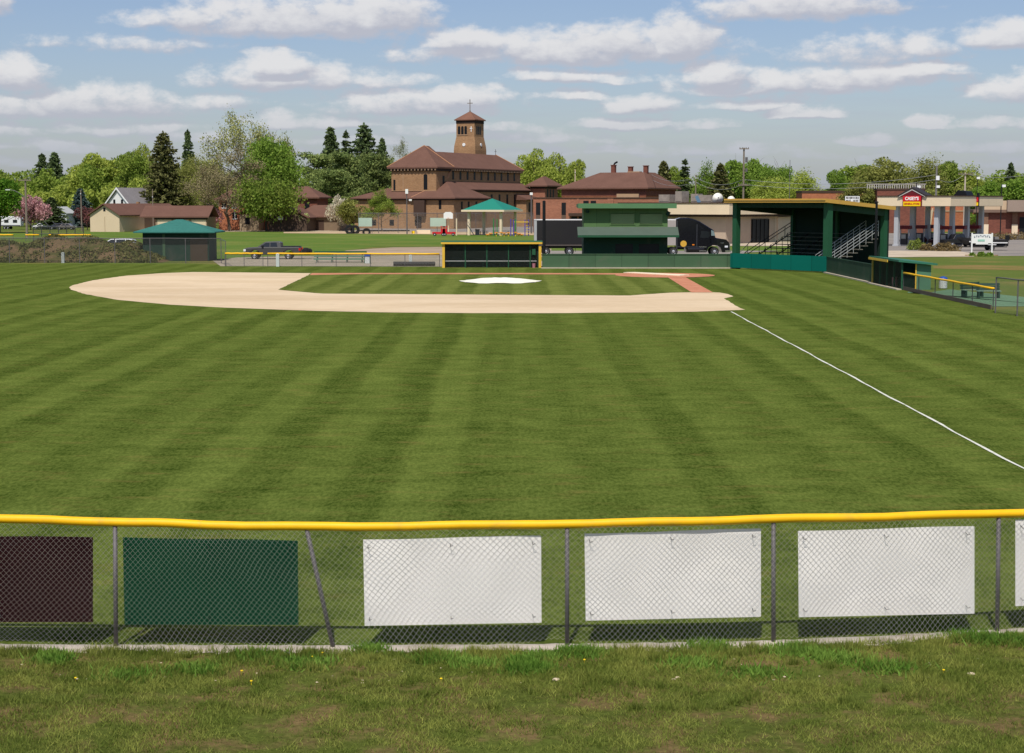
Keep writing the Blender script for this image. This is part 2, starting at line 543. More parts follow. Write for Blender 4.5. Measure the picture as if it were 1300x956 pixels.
# ------------------------------------------------------------------ ground materials
def turf(name, c_dark, c_light, stripes=1.0, period=2.5, dry=0.34, off=0.0):
    m, t, b = new_mat(name)
    pos = t.add('ShaderNodeNewGeometry').outputs['Position']
    sx = t.add('ShaderNodeSeparateXYZ', i0=pos)
    wob = t.math('MULTIPLY', t.math('SUBTRACT', t.noise(pos, 0.12, 3, 0.6), 0.5), 0.9)
    wob2 = t.math('MULTIPLY', t.math('SUBTRACT', t.noise(pos, 1.3, 4, 0.7), 0.5), 0.5)
    u = t.math('ADD', t.math('ADD', sx.outputs[0], off), t.math('ADD', wob, wob2))
    lane = t.math('SINE', t.math('MULTIPLY', u, 2 * math.pi / period))
    lane = t.smooth(lane, -0.55, 0.55, -1.0, 1.0)
    # each lane keeps its own strength, and wheel tracks streak along it
    lanev = t.noise(t.vec('MULTIPLY', pos, (1.0, 0.02, 0)), 0.35, 2, 0.5)
    streak = t.math('MULTIPLY', t.math('SUBTRACT', t.noise(t.vec('MULTIPLY', pos, (1.0, 0.05, 0)), 2.6, 3, 0.6), 0.5), 1.1)
    cross = t.math('MULTIPLY', t.smooth(t.noise(t.vec('MULTIPLY', pos, (0.5, 0.8, 0)), 1.5, 8, 0.74), 0.34, 0.66, -0.5, 0.5), 1.0)
    blot = t.math('MULTIPLY', t.math('SUBTRACT', t.noise(pos, 0.55, 7, 0.68), 0.5), 2.0)
    fine = t.math('ADD', t.smooth(t.noise(t.vec('MULTIPLY', pos, (1.0, 0.35, 0)), 12.0, 5, 0.75), 0.36, 0.64, -0.5, 0.5), t.math('MULTIPLY', t.math('SUBTRACT', t.noise(pos, 26.0, 4, 0.8), 0.5), 1.6))
    s = t.math('MULTIPLY', lane, t.math('MULTIPLY', t.math('MULTIPLY', t.smooth(lanev, 0.3, 0.7), 0.8), 0.20 * stripes))
    s = t.math('ADD', s, t.math('MULTIPLY', streak, 0.20 * stripes))
    s = t.math('ADD', s, t.math('MULTIPLY', cross, 0.25))
    s = t.math('ADD', s, t.math('ADD', t.math('MULTIPLY', blot, 0.42), t.math('MULTIPLY', fine, 0.46)))
    s = t.math('ADD', s, 0.5, clamp=True)
    col = t.mix(s, (*c_dark, 1), (*c_light, 1))
    dr = t.math('MULTIPLY', t.smooth(t.noise(t.vec('MULTIPLY', pos, (0.4, 1.0, 0)), 1.3, 9, 0.78), 0.52, 0.68), dry)
    col = t.mix(dr, col, (*lin(146, 124, 72, .8), 1))
    t.set(b.inputs['Base Color'], col)
    b.inputs['Roughness'].default_value = 0.95; b.inputs['Specular IOR Level'].default_value = 0.0
    h = t.math('ADD', t.noise(pos, 22.0, 6, 0.8), t.noise(pos, 3.0, 3, 0.6))
    t.set(b.inputs['Normal'], t.add('ShaderNodeBump', Strength=0.6, Distance=0.03, Height=h).outputs[0])
    return m


def earth(name, cols, s1=0.25, thr=(0.45, 0.62), s2=6.0, cs=0.3, bump=0.2, stretch=(1, 1, 1)):
    """two ground covers in irregular patches, with grain"""
    m, t, b = new_mat(name)
    pos = t.vec('MULTIPLY', t.add('ShaderNodeNewGeometry').outputs['Position'], stretch)
    f = t.smooth(t.noise(pos, s1, 8, 0.66, 0.4), *thr)
    col = t.mix(f, (*cols[0], 1), (*cols[1], 1))
    n2 = t.noise(pos, s2, 6, 0.72); n3 = t.noise(pos, s1 * 0.3, 3, 0.5)
    v = t.math('ADD', 1.0, t.math('MULTIPLY', t.math('SUBTRACT', n2, 0.5), cs * 4))
    v = t.math('ADD', v, t.math('MULTIPLY', t.math('SUBTRACT', n3, 0.5), cs * 1.5))
    t.set(b.inputs['Base Color'], t.vec('SCALE', col, v))
    b.inputs['Roughness'].default_value = 0.95; b.inputs['Specular IOR Level'].default_value = 0.02
    t.set(b.inputs['Normal'], t.add('ShaderNodeBump', Strength=bump, Distance=0.05, Height=n2).outputs[0])
    return m


M_TURF = turf('mown_turf', lin(47, 64, 18), lin(108, 121, 55))
M_INTURF = turf('infield_turf', lin(58, 74, 24), lin(120, 128, 64), stripes=1.3, period=2.6, dry=0.25)
M_ROUGH = earth('rough_grass', [lin(92, 106, 48), lin(128, 116, 66)], 0.12, (0.48, 0.72), 3.0, 0.25)
M_LAWN = earth('lawn', [lin(88, 112, 46), lin(112, 120, 58)], 0.08, (0.4, 0.7), 2.0, 0.22)
M_CLAY = earth('tan_clay', [lin(213, 191, 158), lin(200, 177, 143)], 0.18, (0.35, 0.65), 3.0, 0.12, 0.15, (0.35, 1, 1))
M_REDCLAY = earth('red_clay', [lin(198, 138, 108), lin(182, 120, 92)], 0.6, (0.35, 0.65), 5.0, 0.12, 0.1)
M_GRAVEL = earth('gravel', [lin(158, 146, 128), lin(140, 134, 112)], 0.3, (0.4, 0.7), 8.0, 0.25, 0.3)
M_PINKGRAVEL = earth('pink_gravel', [lin(166, 146, 126), lin(128, 120, 84)], 0.12, (0.5, 0.72), 5.0, 0.2, 0.3)
M_ASPH = earth('asphalt', [lin(128, 122, 116), lin(148, 140, 130)], 0.1, (0.35, 0.65), 9.0, 0.14, 0.15)
M_CONC = earth('concrete', [lin(196, 180, 156), lin(176, 160, 138)], 0.2, (0.35, 0.65), 6.0, 0.10, 0.1)
M_CHIP = earth('wood_chips', [lin(196, 172, 138), lin(170, 146, 116)], 0.4, (0.35, 0.65), 6.0, 0.18, 0.3)
M_GREENPAD = earth('green_pad', [lin(104, 134, 104), lin(92, 120, 92)], 0.3, (0.35, 0.65), 5.0, 0.10, 0.1)
M_BANK = earth('bank_soil', [lin(118, 98, 66), lin(84, 94, 40)], 0.9, (0.33, 0.58), 9.0, 0.45, 0.9)
M_DIRTBANK = earth('dirt_bank', [lin(108, 90, 66), lin(78, 78, 44)], 0.35, (0.42, 0.60), 3.0, 0.32, 0.5)
M_STRIP = earth('limestone_grit', [lin(196, 184, 168), lin(160, 146, 128)], 2.2, (0.45, 0.7), 40.0, 0.30, 0.6)
M_LIME = earth('lime_line', [lin(216, 216, 202), lin(160, 170, 126)], 2.5, (0.48, 0.72), 20.0, 0.12, 0.1)


def ragged(pts, step=.45, amp=.07, seed=1):
    r = random.Random(seed); out = []
    for i in range(len(pts)):
        p = Vector(pts[i]); q = Vector(pts[(i + 1) % len(pts)])
        n = max(1, int((q - p).length / step)); d = (q - p).normalized(); nn = Vector((-d.y, d.x))
        for k in range(n):
            c = p.lerp(q, k / n) + nn * (r.gauss(0, amp) if 0 < k else 0)
            out.append((c.x, c.y))
    return out


def sheet(name, pts, z, m, rag=0):
    """one flat ground sheet; pts are ground points (x, y)"""
    if rag: pts = ragged(pts, .8, rag)
    mb = MB(); mb.face([(p[0], p[1], z) for p in pts])
    o = mb.build(name, m)
    o['kind'] = 'structure'
    me = o.data
    if me.polygons[0].normal.z < 0: me.flip_normals()
    return o


def gp(*pix):
    return [tuple(G(a, b)[:2]) for a, b in pix]


# ground sheet to the horizon
sheet('ground', [(-3000, -200), (3000, -200), (3000, 5000), (-3000, 5000)], 0.0, M_ROUGH)
# playing field
XS = 27.15
fence_base = [(-1000, 806), (-700, 811), (-410, 816), (-130, 820), (147, 822), (425, 823), (720, 821), (982, 816.5), (1266, 803), (1560, 783), (1880, 758)]
FB = [G(a, b) for a, b in fence_base]
field = [tuple(p[:2]) for p in FB] + [(62, 30), (62, 87), (29.2, 89.0), (XS, 91.5), (XS, 140.5), (20.3, 149.8), (2.4, 150.5), (-6.5, 151.5), (-7, 155), (-27, 160), (-60, 163.5), (-90, 164), (-90, 30)]
sheet('outfield_turf', field, 0.006, M_TURF)
sheet('infield_dirt', gp((946, 393.5), (933, 388), (919, 379), (931, 376.6), (924, 373.5), (914, 371.7), (904, 371.3), (878, 371.3), (852, 371.6), (818, 374), (800, 375.4), (640, 374.5),
                         (410, 373), (380, 370.5), (353, 368), (392, 349.2), (395, 347), (300, 346), (245, 345.6), (205, 347), (160, 350.2), (118, 356), (92, 362.5), (88, 365), (90, 368), (110, 374),
                         (150, 381), (215, 387), (290, 391), (400, 395), (500, 397), (600, 397.8), (700, 397.8), (800, 397), (880, 396)), 0.014, M_CLAY, .035)
HOME = Vector((12.75, 135.6))
circ = [(HOME.x + 4.15 * math.cos(a), HOME.y + 4.3 * math.sin(a)) for a in np.linspace(0, 2 * math.pi, 40, endpoint=False)]
sheet('infield_turf', gp((353.5, 368), (380, 370.6), (410, 373), (640, 374.5), (800, 375.4), (818, 374), (852, 371.8), (878, 371.3), (846, 351.5), (800, 349), (640, 348.6), (455, 348.6), (392, 349.4)), 0.020, M_INTURF, .05)
sheet('base_path', gp((396, 347.0), (455, 346.9), (640, 346.9), (800, 347.2), (800, 348.9), (640, 348.5), (455, 348.4), (393, 349.6)), 0.026, M_REDCLAY)
sheet('base_path', gp((844, 350), (866, 350), (905, 371.6), (878, 371.6)), 0.026, M_REDCLAY)
sheet('home_circle', circ, 0.034, M_REDCLAY, .05)
# foul line, brushed on by hand
fl = []
fr = []
for k in range(41):
    q = k / 40
    p = G(928, 396).lerp(G(1420, 661), q)
    w = 0.038 + 0.010 * math.sin(k * 1.7)
    j = 0.02 * math.sin(k * 0.9) + 0.015 * math.sin(k * 2.3)
    fl.append((p.x - w + j, p.y)); fr.append((p.x + w + j, p.y))
mb = MB()
for k in range(40):
    mb.face([(*fl[k], .02), (*fr[k], .02), (*fr[k + 1], .02), (*fl[k + 1], .02)])
o = mb.build('foul_line', M_LIME); o['kind'] = 'structure'
# ground behind the diamond
sheet('gravel_lot', gp((280, 338), (560, 338.5), (700, 338), (700, 332), (560, 325), (380, 325), (300, 327), (270, 331)), 0.01, M_GRAVEL)
sheet('gravel_patch', gp((420, 324), (700, 326), (700, 316), (560, 313.5), (500, 314), (440, 318)), 0.012, M_PINKGRAVEL)
sheet('lawn', gp((-60, 331), (270, 330), (420, 321), (480, 312.5), (690, 313), (690, 299), (600, 298.6), (380, 295), (180, 294.3), (-60, 295)), 0.008, M_LAWN)
sheet('park_road', gp((180, 292.2), (520, 292.2), (520, 293.8), (180, 294.2)), 0.02, M_CONC)
sheet('playground_chips', gp((360, 296.2), (700, 298.8), (700, 295.5), (480, 293.6), (360, 294.6)), 0.03, M_CHIP)
sheet('church_lot', gp((455, 294.2), (700, 296), (700, 286), (455, 286)), 0.02, M_ASPH)
sheet('truck_lot', gp((690, 333), (940, 333), (945, 321), (1000, 318), (700, 317)), 0.02, M_ASPH)
sheet('grass_strip', gp((700, 318.5), (1000, 318.5), (1005, 313.2), (700, 313.2)), 0.03, M_LAWN)
sheet('shop_walk', gp((860, 312.6), (1010, 312.6), (1012, 308), (860, 308)), 0.04, M_CONC)
sheet('station_lot', gp((1125, 325), (1330, 325), (1420, 312), (1420, 297), (1060, 296), (1060, 312)), 0.02, M_ASPH)
sheet('concrete_apron', gp((1110, 327), (1236, 326.2), (1242, 323), (1215, 319.2), (1120, 318.5)), 0.04, M_CONC)
sheet('dry_verge', gp((1185, 341), (1330, 344), (1330, 338), (1240, 336.5), (1185, 337)), 0.012, earth('dry_grass', [lin(132, 112, 68), lin(104, 106, 54)], 0.3, (0.4, 0.65), 4.0, 0.2))
sheet('bullpen_pad', gp((1152, 372), (1180, 371.5), (1205, 367.5), (1345, 382), (1345, 389), (1240, 389.5), (1205, 381), (1153, 370.5)), 0.016, M_GREENPAD)
# dirt bank behind the far fence
nx, ny = 70, 16
vsx = []; fs = []
rg = random.Random(8)
for j in range(ny + 1):
    for i in range(nx + 1):
        x = -72 + i * 0.52; y = 165.2 + j * 0.9
        e = min(1, i / 6) * min(1, (nx - i) / 9) * math.sin(math.pi * min(1, j / ny)) ** 0.75
        h = 2.55 * e * (0.80 + 0.14 * math.sin(x * 0.5) + 0.10 * math.sin(x * 1.3 + y)) + rg.uniform(-.08, .08) * e
        vsx.append((x, y, h))
for j in range(ny):
    for i in range(nx):
        a = j * (nx + 1) + i
        fs.append((a, a + 1, a + nx + 2, a + nx + 1))
mb = MB(); mb._add(vsx, fs); o = mb.build('dirt_bank', M_DIRTBANK, smooth=True); o['kind'] = 'structure'
# ------------------------------------------------------------------ outfield fence
M_GALV = mat('galvanised', lin(100, 96, 96), 0.6, 0.3, 14, metal=0.1, spec=0.35, grime=0.4)
M_WIRE = mat('fence_wire', lin(196, 190, 176), 0.5, 0.15, 3, metal=0.0, spec=0.4)
M_YELLOW = mat('yellow_cap', lin(244, 186, 8), 0.55, 0.10, 2.5, spec=0.35, grime=0.22)
M_YPAINT = mat('yellow_paint', lin(222, 178, 62), 0.6, 0.10, 1.5, grime=0.15)
M_BLACK = mat('black_paint', (0.008, 0.008, 0.009), 0.5, 0.2, 3)

post_px = [(-410, 816, -408, 655), (-130, 820, -130, 656), (147, 822, 146, 662.5), (425, 823, 389, 668.5), (720, 821, 720, 665), (982, 816.5, 982, 659), (1266, 803, 1268, 652), (1560, 783, 1563, 638), (1880, 758, 1884, 620)]
posts = []
for (a, b, c, d) in post_px:
    base = G(a, b); top = V(c, d, base.y)
    posts.append((base, top))
fence = thing('chain_link_fence', 'chain link outfield fence with a yellow plastic top cap and one leaning post', 'fence', posts[4][0])
F0 = posts[4][0].copy()
for base, top in posts:
    mb = MB(); mb.tube(base - F0 - Vector((0, 0, .1)), top - F0 - Vector((0, 0, 0.02)), 0.030, n=12)
    mb.build('post', M_GALV, fence, smooth=True)


def catmull(P, n):
    out = []
    for i in range(len(P) - 1):
        p0 = P[max(i - 1, 0)]; p1 = P[i]; p2 = P[i + 1]; p3 = P[min(i + 2, len(P) - 1)]
        for k in range(n):
            t = k / n
            out.append(0.5 * ((2 * p1) + (p2 - p0) * t + (2 * p0 - 5 * p1 + 4 * p2 - p3) * t * t + (3 * p1 - p0 - 3 * p2 + p3) * t ** 3))
    out.append(P[-1].copy())
    return out


rail = catmull([t for _, t in posts], 10)
rng = random.Random(3)
for i, p in enumerate(rail):
    p.z += 0.006 * math.sin(i * 0.9) + rng.uniform(-.003, .003)
mb = MB(); mb.path([p - F0 for p in rail], 0.059, n=14)
mb.build('rail_cap', M_YELLOW, fence, smooth=True)

# woven wire: mirrored zigzags that hook at the corners
Wd = 0.0385
base_c = catmull([b for b, _ in posts], 40)
rail_c = catmull([t for _, t in posts], 40)
cum = [0.0]
for i in range(1, len(base_c)):
    cum.append(cum[-1] + (base_c[i] - base_c[i - 1]).length)
cum = np.array(cum); bc = np.array([tuple(p) for p in base_c]); rc = np.array([tuple(p) for p in rail_c])


def fence_point(s, h):
    s = np.asarray(s, float); h = np.asarray(h, float)
    b = np.stack([np.interp(s, cum, bc[:, k]) for k in range(3)], -1)
    t = np.stack([np.interp(s, cum, rc[:, k]) for k in range(3)], -1)
    ht = t[..., 2] - 0.03
    q = np.clip(h / ht, 0, 1)[..., None]
    p = b + (t - b) * q
    p[..., 2] = h
    wob = 0.012 * np.sin(s * 3.1 + h * 2.0) + 0.012 * np.sin(s * 1.3 - h * 4.0)
    low = np.clip(1 - h / 0.35, 0, 1)
    p[..., 1] += -0.034 + wob + 0.03 * low * np.sin(s * 2.2)
    p[..., 2] += low * 0.05 * (np.sin(s * 1.7) + 0.6 * np.sin(s * 4.3)) + 0.004 * np.sin(s * 9 + h * 7)
    p[..., 0] += 0.010 * np.sin(h * 5 + s * 2.0) + 0.006 * np.sin(h * 13 + s)
    return p


nw = int(cum[-1] / Wd)
H = 1.70
nh = int(H / 0.040)
hs = 0.03 + np.arange(nh + 1) * 0.040
allv = []; allq = []
cnt = 0
rad = 0.0025
ang = np.array([0.5, 2.6, 4.7])
for k in range(nw):
    ph = (np.arange(nh + 1) + k) % 2
    s = (k + ph) * Wd
    topz = np.interp(s, cum, rc[:, 2]) - 0.03
    ok = hs < topz.max()
    P = fence_point(s[ok], hs[ok])
    P[:, 1] += np.where(ph[ok] == 1, 0.004, -0.004)
    n = len(P)
    ring = P[:, None, :] + np.stack([np.cos(ang) * rad, np.sin(ang) * rad, np.zeros(3)], -1)[None]
    # push the ring across the wire's run as well
    allv.append(ring.reshape(-1, 3))
    i0 = cnt + np.arange(n - 1)[:, None] * 3
    for a in range(3):
        b2 = (a + 1) % 3
        allq.append(np.concatenate([i0 + a, i0 + b2, i0 + 3 + b2, i0 + 3 + a], 1))
    cnt += n * 3
vv = np.concatenate(allv) - np.array(tuple(F0))
fast_mesh('wire_mesh', vv, np.concatenate(allq), M_WIRE, fence)

# ------------------------------------------------------------------ banners tied to the fence
M_WHITEB = mat('white_vinyl', lin(238, 234, 227), 0.6, 0.03, 1.2, grime=0.08)
M_GREENB = mat('green_vinyl', lin(3, 62, 38), 0.7, 0.06, 1.5, spec=.12)
M_MAROON = mat('maroon_vinyl', lin(40, 12, 15), 0.7, 0.08, 1.5, spec=.12)
fb_y = lambda x: float(np.interp(x, bc[:, 0], bc[:, 1]))


def banner(label, m, tl, tr, bl, br, ties=True):
    pts = []
    nx, ny = 26, 12
    x0 = V(tl[0], tl[1], 22).x
    for j in range(ny + 1):
        for i in range(nx + 1):
            u = i / nx; v = j / ny
            px = (tl[0] * (1 - u) + tr[0] * u) * (1 - v) + (bl[0] * (1 - u) + br[0] * u) * v
            py = (tl[1] * (1 - u) + tr[1] * u) * (1 - v) + (bl[1] * (1 - u) + br[1] * u) * v
            py += 1.2 * math.sin(u * math.pi * 2) * (1 - v) * 0.5
            x = VX(px, 22.2)
            Y = fb_y(x) + 0.045 + 0.007 * math.sin(u * 9 + x) * math.sin(v * 3) + 0.003 * math.sin(u * 21 + v * 4)
            pts.append(V(px, py, Y))
    o0 = pts[ny * (nx + 1) + nx // 2].copy()
    mb = MB()
    fs = [(j * (nx + 1) + i, j * (nx + 1) + i + 1, (j + 1) * (nx + 1) + i + 1, (j + 1) * (nx + 1) + i) for j in range(ny) for i in range(nx)]
    t = thing('banner', label, 'banner', o0, group='blank banners hung on the outfield fence')
    mb._add([p - o0 for p in pts], fs)
    o = mb.build('vinyl_sheet', m, t, smooth=False)
    so = o.modifiers.new('solid', 'SOLIDIFY'); so.thickness = 0.004; so.offset = 0
    if ties:
        for j in (0, ny):
            for i in (1, nx // 2, nx - 1):
                jj = 1 if j == 0 else ny - 1
                p = pts[jj * (nx + 1) + i] - o0
                w = MB()
                pr = [(p.x - .03, p.y, p.z + .02), (p.x - .02, p.y - .085, p.z - .005), (p.x + .012, p.y - .09, p.z + .01), (p.x + .035, p.y - .085, p.z + .02), (p.x + .01, p.y - .087, p.z - .03)]
                w.path(pr[:3], 0.004, n=5)
                w.build('tie', M_BLACK, t)
    return t


banner('dark maroon blank banner left of the green one on the fence', M_MAROON, (-112, 680), (118, 682), (-110, 790), (118, 790))
banner('deep green blank banner tied behind the chain link beside the leaning post', M_GREENB, (156, 682), (378, 686.5), (158, 793), (379, 793.5))
banner('white blank banner nearest the leaning fence post', M_WHITEB, (461, 685), (687, 680), (463, 794.5), (687.5, 790.5))
banner('white blank banner in the middle of the three whole white ones', M_WHITEB, (742, 677.5), (966, 671), (743.5, 788), (966, 783))
banner('white blank banner with creased upper edge, between the last two full fence posts', M_WHITEB, (1013, 674), (1237, 668), (1014, 783.5), (1237, 779))
banner('white blank banner cut off by the right edge of the view', M_WHITEB, (1289, 660), (1520, 650), (1289, 769.5), (1518, 760))

# ------------------------------------------------------------------ grit strip and grassy bank
up_ = []; lo_ = []
rs = random.Random(12)
for i in range(0, len(bc), 2):
    x, y = bc[i][0], bc[i][1]
    up_.append((x, y + 0.07 + rs.uniform(-.03, .03)))
    lo_.append((x, y - 0.30 + rs.uniform(-.06, .06) + 0.06 * math.sin(i * 0.31)))
mb = MB()
for i in range(len(up_) - 1):
    mb.face([(*lo_[i], .022), (*lo_[i + 1], .022), (*up_[i + 1], .024), (*up_[i], .024)])
o = mb.build('gravel_strip', M_STRIP); o['kind'] = 'structure'
bank_pts = [(x, y + 0.0) for x, y in lo_]
mb = MB()
for i in range(len(lo_) - 1):
    (xa, ya), (xb, yb) = lo_[i], lo_[i + 1]
    mb.face([(xa, 4, .012), (xb, 4, .012), (xb, yb + .12, .014), (xa, ya + .12, .014)])
o = mb.build('bank_ground', M_BANK); o['kind'] = 'structure'

# grass blades on the bank
M_BLADE = leaf_mat('bank_blades', lin(92, 112, 38), lin(158, 162, 80), 0.42, 0.5, 1.5)
M_WEED = leaf_mat('weed_leaves', lin(86, 126, 40), lin(136, 166, 72), 0.42, 0.3, 1.5)
nr = np.random.default_rng(5)


def vnoise(x, y, s, seed):
    """smooth value noise"""
    r = np.random.default_rng(seed).random((256, 256))
    u = x * s + 1000; v = y * s + 1000
    i = np.floor(u).astype(int); j = np.floor(v).astype(int)
    a = u - i; b = v - j
    a = a * a * (3 - 2 * a); b = b * b * (3 - 2 * b)
    i %= 256; j %= 256
    i1 = (i + 1) % 256; j1 = (j + 1) % 256
    return (r[i, j] * (1 - a) + r[i1, j] * a) * (1 - b) + (r[i, j1] * (1 - a) + r[i1, j1] * a) * b


def blades(name, x, y, h, w, m, lean=0.5, z=0.01):
    n = len(x)
    a = nr.uniform(0, 2 * np.pi, n)
    dx, dy = np.cos(a) * w / 2, np.sin(a) * w / 2
    la = nr.uniform(0, 2 * np.pi, n); lr = h * lean * nr.random(n)
    tip = np.stack([x + np.cos(la) * lr, y + np.sin(la) * lr, z + h * (1 - 0.25 * lean)], -1)
    b0 = np.stack([x - dx, y - dy, np.full(n, z)], -1); b1 = np.stack([x + dx, y + dy, np.full(n, z)], -1)
    v = np.stack([b0, b1, tip], 1).reshape(-1, 3)
    f = np.arange(3 * n).reshape(-1, 3)
    o = fast_mesh(name, v, f, m, tri=True)
    return o


N = 620000
x = nr.uniform(-9.0, 9.8, N); y = nr.uniform(15.5, 22.9, N)
ys = np.interp(x, bc[:, 0], bc[:, 1])
edge = ys - 0.22 + 0.16 * (vnoise(x, y, 1.6, 3) - 0.5) + 0.12 * (vnoise(x, y, 5, 4) - 0.5)
den = 0.52 * vnoise(x, y, 1.1, 1) + 0.48 * vnoise(x, y, 4.5, 2)
keep = (y < edge) & (nr.random(N) < np.clip((den - 0.35) * 5.0, 0.16, 1)) & ((y > 19.4) | (nr.random(N) < 0.5))
x, y, den = x[keep], y[keep], den[keep]
h = nr.uniform(0.02, 0.075, len(x)) * (0.5 + 1.3 * den)
o = blades('bank_grass', x, y, h, 0.012, M_BLADE, 1.1); tag(o, 'patchy unmown grass in front of the outfield fence', 'grass', kind='stuff')
# taller tufts and weed rosettes: many by the grit strip
tx = []; ty = []; th = []
for k in range(420):
    cx = nr.uniform(-9, 9.8); ye = np.interp(cx, bc[:, 0], bc[:, 1])
    cy = ye - 0.27 - abs(nr.normal(0, 0.18)) if k < 215 else nr.uniform(18.6, ye - 0.35)
    n = int(nr.integers(30, 110)); r = nr.uniform(0.03, 0.16)
    tx.append(cx + nr.normal(0, r, n)); ty.append(cy + nr.normal(0, r * 0.7, n)); th.append(nr.uniform(0.05, 0.17, n) * nr.uniform(.7, 1.3))
o = blades('grass_tufts', np.concatenate(tx), np.concatenate(ty), np.concatenate(th), 0.013, M_BLADE, 0.8); tag(o, 'taller grass tufts along the grit strip and on the bank', 'grass', kind='stuff')
tx = []; ty = []; th = []
for (px, py, n, r) in [(672, 851, 900, .16), (690, 838, 500, .13), (735, 831, 700, .16), (660, 842, 300, .12), (880, 846, 400, .2), (1010, 828, 700, .2), (900, 824, 500, .18), (1060, 838, 500, .2), (1235, 812, 600, .2), (1280, 815, 700, .18), (65, 842, 400, .13), (70, 835, 400, .1), (250, 852, 400, .18), (385, 845, 450, .18), (470, 827, 300, .12), (560, 838, 400, .2), (600, 845, 350, .15), (330, 836, 400, .2), (160, 860, 350, .2), (1130, 850, 400, .22), (960, 858, 300, .2)]:
    p = G(px, py)
    tx.append(p.x + nr.normal(0, r, n)); ty.append(p.y + nr.normal(0, r * .75, n)); th.append(nr.uniform(0.06, 0.17, n))
o = blades('weed_leaves', np.concatenate(tx), np.concatenate(ty), np.concatenate(th), 0.030, M_WEED, 1.0); tag(o, 'broad leaved green weeds growing in clumps on the bank', 'weeds', kind='stuff')
# dandelions and pale stones
M_DAND = mat('dandelion_yellow', lin(240, 205, 30), 0.7); M_STONE = mat('stone', lin(206, 188, 160), 0.85, 0.15, 9)
mb = MB()
for (px, py) in [(397, 834), (409, 829), (307, 852), (319, 865), (96, 861), (1198, 851), (742, 838), (560, 862)]:
    p = G(px, py, 0.06)
    mb.lathe([(0.003, -.05), (.004, 0), (0.018, 0.004), (0.016, 0.012), (0.002, 0.016)], p, 8)
o = mb.build('dandelion_flowers', M_DAND); tag(o, 'yellow dandelion heads dotted through the bank grass', 'flowers', kind='stuff')
mb = MB()
sr = random.Random(2)
spx = [(1233, 857, .055), (706, 864, .05), (860, 861, .035), (855, 863, .03)] + [(sr.uniform(0, 1300), sr.uniform(836, 868), sr.uniform(.008, .022)) for _ in range(60)]
for (px, py, r) in spx:
    p = G(px, py, 0.012)
    mb.lathe([(r * .6, 0), (r, r * .25), (r * .8, r * .5), (r * .2, r * .62)], p, 7)
o = mb.build('pebbles', M_STONE); tag(o, 'pale stones lying among the bank grass', 'stones', kind='stuff')
# ------------------------------------------------------------------ ballpark buildings
M_GWALL = boards('green_boards', lin(66, 94, 66), 2.44, rough=0.7, var=0.10, scale=0.8, grime=0.25)
M_GDARK = boards('dark_green_boards', lin(38, 66, 46), 2.44, rough=0.7, var=0.12, scale=0.8, grime=0.2)
M_GPOST = mat('green_post', lin(34, 82, 54), 0.6, 0.12, 0.8)
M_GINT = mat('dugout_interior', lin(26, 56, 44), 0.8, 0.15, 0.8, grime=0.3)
M_GROOF = mat('green_roof', lin(50, 108, 84), 0.6, 0.08, 0.6)
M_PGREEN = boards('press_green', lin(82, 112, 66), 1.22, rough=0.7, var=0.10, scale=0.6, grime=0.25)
M_SHUT = mat('shutter_green', lin(120, 140, 96), 0.7, 0.10, 0.6, grime=0.2)
M_AWN = mat('awning_felt', lin(78, 92, 80), 0.85, 0.12, 0.8, grime=0.2)
M_TEAL = boards('teal_boards', lin(2, 98, 84), 2.44, rough=0.7, var=0.05, scale=0.4, spec=.15)
M_STEEL = mat('pale_steel', lin(178, 180, 176), 0.45, 0.1, 4, metal=0.4)
M_LIGHTG = mat('light_grey_paint', lin(196, 200, 196), 0.6, 0.08, 4)
M_BLUE = mat('blue_plastic', lin(24, 72, 150), 0.5, 0.05, 3)
M_CONCW = mat('concrete_kerb', lin(178, 166, 146), 0.85, 0.12, 1.5)
W_GREY = wire_fabric('grey_chain_link', lin(120, 116, 108), 0.075, 0.10)
W_DARK = wire_fabric('dark_chain_link', lin(52, 56, 50), 0.075, 0.13)

# --- first-base dugout, open front towards the field
Yd = 152.0
x0, x1 = VX(561.5, Yd), VX(684, Yd)
d = thing('dugout', 'long low green dugout with yellow fascia and a yellow end post, behind the pitching mound', 'dugout', (x0, Yd, 0))
L = x1 - x0; Hh = 2.28
b = MB(); b.exty([(-.35, Hh + .12), (2.6, Hh - .05), (2.6, Hh + .06), (-.35, Hh + .26)], -.15, L + .35); rf = b.build('roof', M_GROOF, d)
b = MB(); b.box(-.13, L + .33, -.405, -.352, Hh - .06, Hh + .11); b.build('fascia', M_YPAINT, rf)
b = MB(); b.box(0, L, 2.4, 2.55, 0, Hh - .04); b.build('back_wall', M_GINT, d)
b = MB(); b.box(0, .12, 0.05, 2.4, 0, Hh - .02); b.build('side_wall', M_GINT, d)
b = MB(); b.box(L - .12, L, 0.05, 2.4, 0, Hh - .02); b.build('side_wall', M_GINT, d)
for k in range(5):
    xx = .1 + (L - .9) * k / 4
    b = MB(); b.box(xx - .045, xx + .045, -.04, .05, 0, Hh + .1); b.build('post', M_GPOST, d)
b = MB(); b.box(-.02, .22, -.22, -.05, 0, Hh - .07); b.build('yellow_post', M_YPAINT, d)
b = MB(); b.box(L + .0, L + .24, -.34, -.16, 0, Hh - .28); b.build('yellow_post', M_YPAINT, d)
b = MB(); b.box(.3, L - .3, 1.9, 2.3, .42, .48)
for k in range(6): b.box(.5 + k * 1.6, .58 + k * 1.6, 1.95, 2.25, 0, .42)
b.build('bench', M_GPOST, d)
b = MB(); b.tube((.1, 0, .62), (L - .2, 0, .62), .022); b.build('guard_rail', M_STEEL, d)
b = MB(); b.box(.05, L - .1, .0, .004, .05, Hh - .05); b.build('screen_mesh', W_DARK, d)
